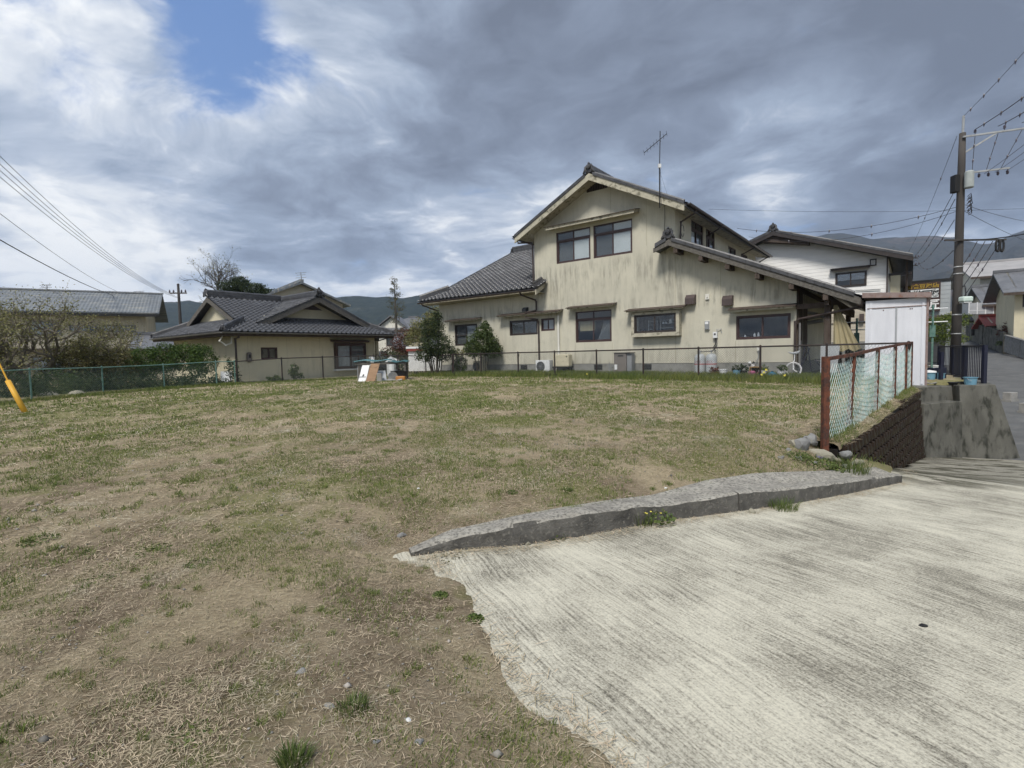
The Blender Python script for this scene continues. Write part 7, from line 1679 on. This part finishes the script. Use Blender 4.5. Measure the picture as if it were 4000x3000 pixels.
mb = MB(); mb.tube([(0, -.05, .235), (.0, -.05, .45), (.02, 0, .52), (.03, 0, .74)], .014, 7); mb.tube([(0, .05, .235), (.0, .05, .45), (.02, 0, .52)], .014, 7); mb.build('fork', 'white_paint', un, (0, 0, 0)); mb = MB(); mb.tube([(-.14, 0, .78), (-.05, 0, .74), (.08, 0, .75), (.17, 0, .80)], [.02, .035, .045, .03], 8); mb.build('saddle', 'grey_panel', un, (0, 0, 0))
mb = MB(); mb.tube([(0, -.06, .235), (.10, -.07, .17)], .008, 5); mb.box(.07, .14, -.14, -.07, .155, .175); mb.build('crank', 'steel', un, (0, 0, 0))
rk2 = hthing('folding_stand', 'dark folded metal stand between the unicycle and the grey panel', 'stand', 10.62, -.3)
for a, b in (((-.25, .1, 0), (-.1, .15, .95)), ((.12, .1, 0), (-.02, .15, .95)), ((-.3, 0, 0), (.05, .1, .9)), ((.2, 0, .55), (.55, 0, 0)), ((.55, 0, 0), (.55, 0, .6)), ((.2, 0, .5), (.55, 0, .45))): MB().tube([a, b], .016, 6).build('bar', 'navy', rk2, (0, 0, 0))
gpn = hthing('grey_panel', 'tall pale grey panel standing under the porch roof', 'panel', 10.98, -.45); MB().add([(0, 0, 0), (.42, 0, 0), (.50, .06, .92), (.42, .06, 1.0), (.0, .06, 1.0), (0, .05, 0), (.42, .05, 0), (.50, .11, .92), (.42, .11, 1.0), (0, .11, 1.0)], [(0, 1, 2, 3, 4), (9, 8, 7, 6, 5), (0, 5, 6, 1), (1, 6, 7, 2), (2, 7, 8, 3), (3, 8, 9, 4), (4, 9, 5, 0)]).build('sheet', 'grey_panel', gpn, (0, 0, 0))
cl_ = hthing('hanging_cloth', 'beige cloth hanging from the porch beam beside the post', 'cloth', 11.28, -.15, .0); mb = MB(); vs = []; nn = 16
for j in range(13):
    f = j / 12; z_ = 2.78 - 1.38 * f; wd = .10 + .62 * f
    for i in range(nn + 1): x = wd * i / nn; vs.append((x, .045 * math.sin(i * 1.55 + f * 2) * (.4 + f), z_ + .04 * math.sin(i * .9) * f))
mb.add(vs, [(j * (nn + 1) + i, j * (nn + 1) + i + 1, (j + 1) * (nn + 1) + i + 1, (j + 1) * (nn + 1) + i) for j in range(12) for i in range(nn)]); mb.build('cloth', 'cloth_beige', cl_, (0, 0, 0), smooth=True)
# firewood and stones behind the porch
wp = hthing('firewood_stack', 'dark stack of firewood under the far end of the porch roof', 'firewood', 11.6, 1.5, .55)
for r in range(5):
    for i in range(9): x = i * .21 + (r % 2) * .1; rr = random.uniform(.07, .1); MB().tube([(x, random.uniform(-.05, .05), .1 + r * .18), (x + random.uniform(-.02, .02), .8, .1 + r * .18)], rr, 7).build('log', random.choice(('wood_dark', 'wood_grey', 'bark')), wp, (0, 0, 0))
# clothes poles left and right of the shed
def laundry(px, py, Y, label, l0, l1, zs, mat='fence_green'):
    p = at(px, py, Y); p.z = .45; o = thing('laundry_pole', label, 'laundry pole', tuple(p), HA)
    MB().tube([(0, 0, 0), (0, 0, zs[-1] + .12)], .03, 8).build('post', mat, o, (0, 0, 0)); MB().box(-.07, .07, -.05, .05, zs[0] - .45, zs[0] - .1).build('clamp', mat, o, (0, 0, 0))
    for z_ in zs: MB().tube([(l0, 0, z_), (l1, 0, z_)], .017, 7).build('bar', 'white_paint', o, (0, 0, 0)); MB().tube([(0, -.2, z_ - .02), (0, .1, z_ - .02)], .012, 6).build('hook', mat, o, (0, 0, 0))
laundry(3345, 1400, 16.5, 'green laundry post with white bars left of the steel shed', -.55, .45, (1.6, 1.85)); laundry(3640, 1400, 15.6, 'green laundry post with white bars right of the steel shed', -.35, .35, (1.75, 2.15))
# yard corner: buckets and pans
def yard(px, Y, z=.40): p = at(px, 1450, Y); p.z = z; return p
def bucket(px, Y, r, h_, label, mat, z=.41, lid=None):
    o = thing('bucket', label, 'bucket', tuple(yard(px, Y, z)), .4, group='buckets in the yard corner')
    MB().lathe([(r * .8, 0), (r * .95, h_ * .95), (r * 1.06, h_ * .95), (r * 1.06, h_), (r * .94, h_), (r * .76, .02), (0, .02)], (0, 0, 0), 20).build('body', mat, o, (0, 0, 0)); MB().tube([(-r, 0, h_ * .9), (-r * 1.12, -.04, h_ * .7), (-r * .9, -r * .6, h_ * .55)], .006, 5).build('handle', 'steel', o, (0, 0, 0))
    if lid: MB().lathe([(r * 1.08, h_), (r * 1.0, h_ + .04), (0, h_ + .07)], (0, 0, 0), 18).build('lid', lid, o, (0, 0, 0))
bucket(3792, 13.75, .155, .20, 'light blue bucket standing on the corner of the concrete wall', 'bucket_blue'); bucket(3630, 14.8, .16, .3, 'blue tub with a white lid beside the steel shed', 'bucket_blue', lid='white_paint'); bucket(3668, 15.0, .15, .26, 'light blue pail behind the navy post', 'bucket_blue'); bucket(3650, 16.0, .16, .45, 'white pail behind the navy railing', 'white_paint')
for px, Y, r, mat, lb in ((3700, 14.3, .15, 'terracotta', 'brown pan lying on the concrete corner'), (3745, 14.1, .17, 'steel', 'shallow steel bowl on the concrete corner'), (3655, 14.2, .16, 'scrap_grey', 'rusty grey basin beside the shed'), (3725, 13.8, .13, 'dark_grille', 'black tray at the edge of the concrete wall')):
    o = thing('basin', lb, 'basin', tuple(yard(px, Y, .41)), group='basins in the yard corner'); MB().lathe([(r * .6, 0), (r, .07), (r * 1.06, .075), (r * .96, .065), (r * .55, .012), (0, .012)], (0, 0, 0), 18).build('body', mat, o, (0, 0, 0))
hb_ = thing('hose', 'coiled grey hose lying on the concrete corner', 'hose', tuple(yard(3630, 14.0, .42))); MB().tube([(.2 * math.cos(a * .5) * (1 - a * .01), .13 * math.sin(a * .5), .03 + .012 * (a % 3)) for a in range(30)], .015, 6).build('tube', 'scrap_grey', hb_, (0, 0, 0))
bx_ = thing('storage_box', 'navy storage box with a pale front behind the railing post', 'box', tuple(yard(3672, 14.9, .41))); MB().box(-.2, .2, 0, .3, 0, .42).build('body', 'navy', bx_, (0, 0, 0), bevel=.02); MB().box(-.09, .09, -.012, 0, .1, .28).build('label_plate', 'bucket_blue', bx_, (0, 0, 0))
# ---- junk heap by the bungalow
JZ = lambda px, Y: at(px, 1480, Y)
jt = thing('work_table', 'makeshift table topped with warped turquoise corrugated sheets', 'table', tuple(g_at(1490, 1480, 21.6)), .05)
zt_j = at(1490, 1408, 21.6).z - jt.location.z
for x0, x1, dz, rz_ in ((-1.05, .42, .0, 0), (.35, 1.15, -.06, 0)):
    vs = []; n = 44
    for i in range(n + 1):
        x = x0 + (x1 - x0) * i / n; z_ = zt_j + dz + .012 * math.cos(i * PI) + .025 * math.sin(i * .22 + x0)
        vs += [(x, -.35, z_), (x, .45, z_ + .03), (x, .45, z_ + .012), (x, -.35, z_ - .012)]
    MB().add(vs, [(4 * i + j, 4 * i + (j + 1) % 4, 4 * i + 4 + (j + 1) % 4, 4 * i + 4 + j) for i in range(n) for j in range(4)]).build('corrugated_sheet', 'turquoise', jt, (0, 0, 0))
for x, y in ((-.9, -.25), (1.0, -.25), (-.9, .35), (1.0, .35)): MB().box(x, x + .07, y, y + .07, -.1, zt_j - .07).build('leg', 'wood_grey', jt, (0, 0, 0))
MB().box(-1.0, 1.1, -.28, -.22, zt_j - .16, zt_j - .07).build('apron', 'wood_grey', jt, (0, 0, 0)); MB().box(-.95, -.5, -.2, .3, 0, zt_j - .2).build('grey_cabinet', 'grey_plastic', jt, (0, 0, 0))
def leanboard(px0, py0, Y, w_, h_, lean, label, mat, th=.03, rz=0, skew=.12):
    p = g_at(px0, py0, Y); o = thing('board', label, 'board', tuple(p), rz, group='boards leaning on the table')
    MB().add([(0, 0, 0), (w_, 0, 0), (w_ + skew, lean, h_), (skew, lean, h_), (0, th, 0), (w_, th, 0), (w_ + skew, lean + th, h_), (skew, lean + th, h_)], [(0, 1, 2, 3), (7, 6, 5, 4), (0, 4, 5, 1), (3, 2, 6, 7), (0, 3, 7, 4), (1, 5, 6, 2)]).build('sheet', mat, o, (0, 0, 0)); return o
b1 = leanboard(1398, 1484, 20.5, .30, .66, .28, 'white door panel leaning against the turquoise table', 'white_paint'); MB().box(.02, .30, .05, .075, .2, .21).build('slot', 'grey_plastic', b1, (0, 0, 0)); MB().tube([(.17, .08, .22), (.22, .1, .3)], .018, 6).build('knob', 'black', b1, (0, 0, 0))
leanboard(1428, 1488, 20.35, .36, .72, .3, 'brown plywood board leaning right of the white door panel', 'plywood', skew=.16)
leanboard(1478, 1470, 20.7, .34, .42, .2, 'broken pale panel leaning under the turquoise table', 'grey_panel', .02, skew=-.1)
o = thing('concrete_lump', 'small grey concrete block at the foot of the plywood board', 'block', tuple(g_at(1472, 1484, 20.4)), .2); MB().box(0, .19, 0, .2, 0, .33).build('body', 'scrap_grey', o, (0, 0, 0), bevel=.015)
o = thing('fuel_can', 'orange plastic container lying beside the junk heap', 'container', tuple(g_at(1545, 1480, 20.6)), .1); MB().box(0, .38, 0, .25, 0, .18).build('body', 'orange_plastic', o, (0, 0, 0), bevel=.04); MB().lathe([(.03, 0), (.03, .05)], (.33, .12, .17), 10).build('cap', 'black', o, (0, 0, 0))
o = thing('bent_sheet', 'dented grey sheet metal lying before the junk heap', 'scrap', tuple(g_at(1505, 1482, 20.5)), -.1); vs = [(x * .06, y * .12, .03 + .05 * math.sin(x * .8) * (y / 3) + .02 * y) for x in range(12) for y in range(4)]; MB().add(vs, [(x * 4 + y, x * 4 + y + 1, x * 4 + y + 5, x * 4 + y + 4) for x in range(11) for y in range(3)]).build('sheet', 'terracotta', o, (0, 0, 0)); o.children[0].data.materials[0] = MATS['scrap_grey']
o = thing('fan_guard', 'grey rounded fan guard standing in the junk heap', 'scrap', tuple(g_at(1535, 1478, 20.75)), .5); mb = MB()
for k in range(5): rr = .19 * (k + 1) / 5; mb.tube([(rr * math.cos(a * .2618), 0, .17 + rr * math.sin(a * .2618)) for a in range(25)], .010, 5, False)
mb.build('rings', 'grey_plastic', o, (0, 0, 0)); MB().lathe([(.19, 0), (.15, .04), (0, .05)], (0, 0, .17), 20, 'y').build('dish', 'scrap_grey', o, (0, 0, 0))
o = thing('plastic_tub', 'dark plastic tub under the right half of the table', 'tub', tuple(g_at(1560, 1470, 21.3))); MB().lathe([(.25, 0), (.36, .36), (.4, .37), (.34, .36), (.22, .03), (0, .03)], (0, 0, 0), 16).build('body', 'dark_grille', o, (0, 0, 0))
# white scooter behind the fence
sc_ = thing('scooter', 'white and black scooter parked beside the bungalow porch', 'scooter', tuple(g_at(1500, 1440, 24.6)), .2)
MB().prism([(-.55, .35), (-.2, .32), (.35, .34), (.62, .55), (.7, .78), (.55, .82), (.3, .74), (-.1, .66), (-.5, .7)], FM, -.14, .14).build('body', 'black', sc_, (0, 0, 0), bevel=.03)
MB().prism([(.05, .70), (.62, .62), (.74, .80), (.5, .9), (.2, .84)], FM, -.15, .15).build('cowl', 'white_paint', sc_, (0, 0, 0), bevel=.04); MB().prism([(-.68, .4), (-.5, .35), (-.42, .95), (-.55, 1.0)], FM, -.16, .16).build('leg_shield', 'white_paint', sc_, (0, 0, 0), bevel=.02)
for x in (-.68, .55): MB().tube([(x + .2 * math.cos(a * .2618), 0, .24 + .2 * math.sin(a * .2618)) for a in range(25)], .045, 7, False).build('tyre', 'black', sc_, (0, 0, 0)); MB().lathe([(.15, -.03), (.15, .03)], (x, 0, .24), 14, 'y').build('rim', 'steel', sc_, (0, 0, 0))
MB().tube([(-.5, -.3, 1.04), (-.5, 0, 1.0), (-.5, .3, 1.04)], .018, 6).build('handlebar', 'black', sc_, (0, 0, 0)); MB().lathe([(.07, 0), (.08, -.05), (.02, -.09)], (-.6, 0, .92), 12, 'x').build('headlight', 'steel', sc_, (0, 0, 0))
sp = thing('gas_tank', 'white rounded tank beside the scooter', 'tank', tuple(g_at(1529, 1440, 24.4))); MB().lathe([(.2, 0), (.22, .1), (.22, .75), (.15, .9), (.04, .95)], (0, 0, 0), 16).build('body', 'white_metal', sp, (0, 0, 0)); MB().lathe([(.05, .94), (.06, 1.0), (.03, 1.04)], (0, 0, 0), 10).build('cap', 'steel', sp, (0, 0, 0))
o = thing('garden_table', 'white plastic garden seat behind the green netting by the bungalow', 'chair', tuple(g_at(880, 1500, 21.9, .3)), .3)
MB().box(-.22, .22, -.2, .2, .30, .34).build('seat', 'white_metal', o, (0, 0, 0)); MB().add([(-.22, .2, .34), (.22, .2, .34), (.22, .28, .75), (-.22, .28, .75), (-.22, .23, .34), (.22, .23, .34), (.22, .31, .75), (-.22, .31, .75)], [(0, 1, 2, 3), (7, 6, 5, 4), (0, 4, 5, 1), (3, 2, 6, 7), (0, 3, 7, 4), (1, 5, 6, 2)]).build('backrest', 'white_metal', o, (0, 0, 0))
for x, y in ((-.2, -.18), (.17, -.18), (-.2, .17), (.17, .17)): MB().box(x, x + .03, y, y + .03, 0, .30).build('leg', 'white_metal', o, (0, 0, 0))
o = thing('brick_pile', 'row of old boards lying behind the fence in front of the bungalow', 'boards', tuple(g_at(1010, 1500, 22.1)), math.radians(48))
for i in range(5): MB().box(-1.6 + i * .75, -.9 + i * .75, -.05, .05, 0, .07 + .02 * (i % 2)).build('plank', 'wood_grey', o, (0, 0, 0))
# ================================================================== dead grass, straw and green patches
pmat('straw', (.48, .41, .285), (.35, .29, .195), .8, .9, island=.9, transl=.15, c3=(.46, .425, .33), s3=1.5, f3=(.5, .7))
pmat('blade_green', (.12, .165, .04), (.17, .205, .06), .7, .7, island=.8, transl=.25)
pmat('blade_lush', (.10, .14, .032), (.15, .17, .05), .9, .7, island=.7, transl=.25)
pmat('pebble', (.30, .28, .25), (.18, .17, .155), 9, .9, island=.9)
def in_field(x, y):
    return ~inpoly(x, y, POLY) & (bdist(x, y)[0] > np.where(y < 3.7, .03, .16)) & ~((x > 4.5 + .966 * (y - 7.1)) & (y > 7.2))
def house_side(x, y):                                             # outside the buildings
    s_ = (x - HC.x) * U_.x + (y - HC.y) * U_.y; t_ = (x - HC.x) * V_.x + (y - HC.y) * V_.y
    return ~((s_ > -6.1) & (s_ < 11.9) & (t_ > -.05))
def scatter(n, dmin, dmax, amin=-50, amax=48, power=1.0):
    a = np.radians(RN.uniform(amin, amax, n)); u_ = RN.uniform(0, 1, n)
    d = dmin * (dmax / dmin) ** u_ if power == 0 else np.sqrt(dmin ** 2 + (dmax ** 2 - dmin ** 2) * u_)
    x, y = d * np.sin(a), d * np.cos(a); k = in_field(x, y) & house_side(x, y) & (y > .9) & (x > -14.6 - .0 * y); return x[k], y[k]
def straws(x, y, l, w, lift, name_mat, flatdir=None, z=None):
    n = len(x); z = field_h(x, y) if z is None else z; a = RN.uniform(0, 2 * PI, n) if flatdir is None else RN.normal(flatdir, .7, n)
    L = l * RN.uniform(.4, 1.4, n); d = np.stack([np.cos(a), np.sin(a), np.zeros(n)], 1); s_ = np.stack([-np.sin(a), np.cos(a), np.zeros(n)], 1)
    b = np.stack([x, y, z + RN.uniform(.001, .012, n)], 1); up = np.array([0, 0, 1.0]); hh = (lift * RN.uniform(0, 1, n) ** 2)[:, None]
    wv = (w * RN.uniform(.6, 1.4, n))[:, None]; kink = s_ * (RN.normal(0, .05, n) * L)[:, None]
    tw = up * wv * RN.uniform(-.6, .6, n)[:, None]
    m_ = b + d * (L * .5)[:, None] + kink + up * hh * .8; t = b + d * L[:, None] + up * hh
    V = np.stack([b - s_ * wv, b + s_ * wv, m_ + s_ * wv + tw, m_ - s_ * wv - tw, t], 1).reshape(-1, 3)
    i = np.arange(n)[:, None] * 5
    return V, np.concatenate([i + np.array([[0, 1, 2]]), i + np.array([[0, 2, 3]]), i + np.array([[3, 2, 4]])])
def blades(x, y, h, w, lean=.5, z=None):
    n = len(x); z = field_h(x, y) if z is None else z; a = RN.uniform(0, 2 * PI, n); H_ = h * RN.uniform(.4, 1.3, n); d = np.stack([np.cos(a), np.sin(a), np.zeros(n)], 1) * (H_ * lean * RN.uniform(.2, 1.6, n))[:, None]
    b = np.stack([x, y, z - .003], 1); up = np.array([0, 0, 1.0]); s_ = np.stack([-np.sin(a + 1), np.cos(a + 1), np.zeros(n)], 1) * (w * RN.uniform(.6, 1.4, n))[:, None]
    m_ = b + d * .4 + up * (H_ * .6)[:, None]; t = b + d + up * (H_ * .95)[:, None]
    V = np.stack([b - s_, b + s_, m_ + s_ * .8, m_ - s_ * .8, t], 1).reshape(-1, 3); i = np.arange(n)[:, None] * 5
    return V, np.concatenate([i + np.array([[0, 1, 2]]), i + np.array([[0, 2, 3]]), i + np.array([[3, 2, 4]])])
def join(parts):
    Vs, Fs, o = [], [], 0
    for V, F in parts: Vs.append(V); Fs.append(F + o); o += len(V)
    return np.concatenate(Vs), np.concatenate(Fs)
dens_s = lambda x, y: vnoise(x, y, 1.3, 51, 4)
gmask = lambda x, y: vnoise(x, y, .9, 77, 4) * .7 + vnoise(x, y, .28, 79, 2) * .3
parts = []
for n, d0, d1, l, w_, lift in ((340000, 1.5, 4.5, .036, .0008, .011), (240000, 4.5, 9, .06, .0016, .018), (130000, 9, 16, .11, .0038, .03), (70000, 16, 27, .16, .007, .04)):
    x, y = scatter(n, d0, d1); k = RN.uniform(0, 1, len(x)) < np.clip((dens_s(x, y) - .26) * 2.2, .15, .85); parts.append(straws(x[k], y[k], l, w_, lift, None))
def on_cap(n):
    a = RN.uniform(.1, LW - .1, n); o_ = RN.uniform(.19, .5, n); return A0.x + dW.x * a + nW.x * o_, A0.y + dW.y * a + nW.y * o_, .20 + .23 * a / LW - .06 + np.interp(o_, [.19, .22, .28, .5], [-.05, .0, .03, .06])
x, y, z = on_cap(9000); parts.append(straws(x, y, .10, .0022, .05, None, z=z))
V, F = join(parts); stuff(link('dead_grass', fastmesh('dead_grass', V, F, 'straw')), 'dry straw coloured dead grass lying all over the field', 'grass')
parts = []
for n, d0, d1, h_, w_ in ((150000, 1.5, 5, .028, .0018), (190000, 5, 10, .034, .003), (150000, 10, 17, .045, .006), (80000, 17, 27, .06, .011)):
    x, y = scatter(n, d0, d1); g_ = gmask(x, y) + np.clip((y - 4) / 80, 0, .07); k = RN.uniform(0, 1, len(x)) < np.clip((g_ - .48) * 6, .02, .8); parts.append(blades(x[k], y[k], h_, w_))
for n, d0, d1, h_, w_, rad in ((520, 1.6, 4.5, .032, .0013, .05), (900, 4.5, 9, .042, .0022, .10), (700, 9, 20, .055, .005, .18)):
    x, y = scatter(n, d0, d1); m_ = 46; r_ = rad * RN.uniform(.35, 1.5, len(x)); a_ = RN.uniform(0, 2 * PI, (len(x), m_)); q_ = np.sqrt(RN.uniform(0, 1, (len(x), m_))) * r_[:, None]
    xx, yy = (x[:, None] + np.cos(a_) * q_).ravel(), (y[:, None] + np.sin(a_) * q_ * .8).ravel(); k = in_field(xx, yy); parts.append(blades(xx[k], yy[k], h_, w_, .7))
V, F = join(parts); stuff(link('green_grass', fastmesh('green_grass', V, F, 'blade_green')), 'patches of short green grass among the dead straw', 'grass')
# taller lush strip along the fences
parts = []
n = 90000; s_ = RN.uniform(-6, 12.6, n); t_ = RN.uniform(-2.7, -.1, n); keep = RN.uniform(0, 1, n) < np.clip(1.1 - np.abs(t_ + 1.0) * .5, .25, 1) * np.clip(vnoise(s_, t_, .7, 91) * 2 - .35, .1, 1); s_, t_ = s_[keep], t_[keep]
x = HC.x + U_.x * s_ + V_.x * t_; y = HC.y + U_.y * s_ + V_.y * t_; parts.append(blades(x, y, .21, .007, .4))
n = 7000; f_ = RN.uniform(0, 1, n); px_ = RN.normal(0, .22, n)
gx_ = np.interp(f_, np.linspace(0, 1, len(gp)), [p.x for p in gp]); gy_ = np.interp(f_, np.linspace(0, 1, len(gp)), [p.y for p in gp]); parts.append(blades(gx_ + px_ + .1, gy_ + RN.normal(0, .2, n) - .15, .12, .008, .5))
n = 5000; f_ = RN.uniform(0, 1, n); hx = np.interp(f_, np.linspace(0, 1, len(h2p)), [p.x for p in h2p]); hy = np.interp(f_, np.linspace(0, 1, len(h2p)), [p.y for p in h2p]); parts.append(blades(hx + RN.normal(0, .2, n), hy + RN.normal(0, .3, n), .10, .008, .5))
n = 7000; f_ = RN.uniform(0, 1, n); parts.append(blades(4.4 + 5.9 * f_ + RN.normal(.02, .09, n), 7.1 + 6.0 * f_ + RN.normal(-.02, .09, n), .09, .004, .6))
x, y, z = on_cap(7000); k = vnoise(x, y, .5, 17) > .47; parts.append(blades(x[k], y[k], .10, .003, .7, z=z[k]))
V, F = join(parts); stuff(link('tall_grass', fastmesh('tall_grass', V, F, 'blade_lush')), 'taller fresh green grass along the foot of the fences', 'grass')
# crumbs of stone in the soil
x, y = scatter(26000, 1.5, 9); k = RN.uniform(0, 1, len(x)) < np.clip((vnoise(x, y, .8, 61, 3) - .5) * 3, .02, .7); x, y = x[k], y[k]; n = len(x)
r_ = RN.uniform(.003, .010, n) * (1 + (RN.uniform(0, 1, n) > .97) * 1.6); c_ = np.stack([x, y, field_h(x, y) + r_ * .3], 1); o6 = np.array([(1, 0, 0), (0, 1, 0), (-1, 0, 0), (0, -1, 0), (0, 0, .7), (0, 0, -.7)], float)
V = (c_[:, None] + o6[None] * r_[:, None, None] * RN.uniform(.6, 1.3, (n, 6, 1))).reshape(-1, 3); f8 = np.array([(0, 1, 4), (1, 2, 4), (2, 3, 4), (3, 0, 4), (1, 0, 5), (2, 1, 5), (3, 2, 5), (0, 3, 5)])
stuff(link('gravel', fastmesh('gravel', V, (np.arange(n)[:, None, None] * 6 + f8[None]).reshape(-1, 3), 'pebble')), 'small crumbs of stone scattered in the bare soil', 'gravel')
# wisps of straw blown onto the slab along its ragged edge and the kerb foot
n = 2600; f_ = RN.uniform(0, 1, n); bx = np.interp(f_, np.linspace(0, 1, len(BP)), BP[:, 0]) + np.abs(RN.normal(0, .09, n)); by = np.interp(f_, np.linspace(0, 1, len(BP)), BP[:, 1]) - np.abs(RN.normal(0, .09, n)) * .7
k = (by > .9) & inpoly(bx, by, POLY); bx, by = bx[k], by[k]; n = len(bx); a = RN.uniform(0, 6.28, n); L = RN.uniform(.02, .08, n); z = hD(bx, by) + .012
b = np.stack([bx, by, z], 1); d = np.stack([np.cos(a) * L, np.sin(a) * L, RN.uniform(0, .006, n)], 1); s_ = np.stack([-np.sin(a), np.cos(a), 0 * a], 1) * .0018
V = np.stack([b - s_, b + s_, b + d + s_, b + d - s_], 1).reshape(-1, 3); stuff(link('blown_straw', fastmesh('blown_straw', V, np.arange(n * 4).reshape(-1, 4), 'straw')), 'wisps of dry straw blown onto the edge of the concrete drive', 'straw')

# ================================================================== air
mh = bpy.data.materials.new('haze'); mh.use_nodes = True; N = NT(mh.node_tree)
ho = N.add('ShaderNodeOutputMaterial'); pv = N.add('ShaderNodeVolumePrincipled'); pv.inputs['Color'].default_value = (.58, .74, 1.0, 1); pv.inputs['Density'].default_value = 0.00021; pv.inputs['Anisotropy'].default_value = .2
N.link(pv.outputs[0], ho.inputs['Volume'])
MATS['haze'] = mh
hb = MB().box(-2750, 2750, -2750, 2750, -6, 420).build('haze', 'haze'); stuff(hb, 'thin bluish air between the viewer and the hills', 'haze')
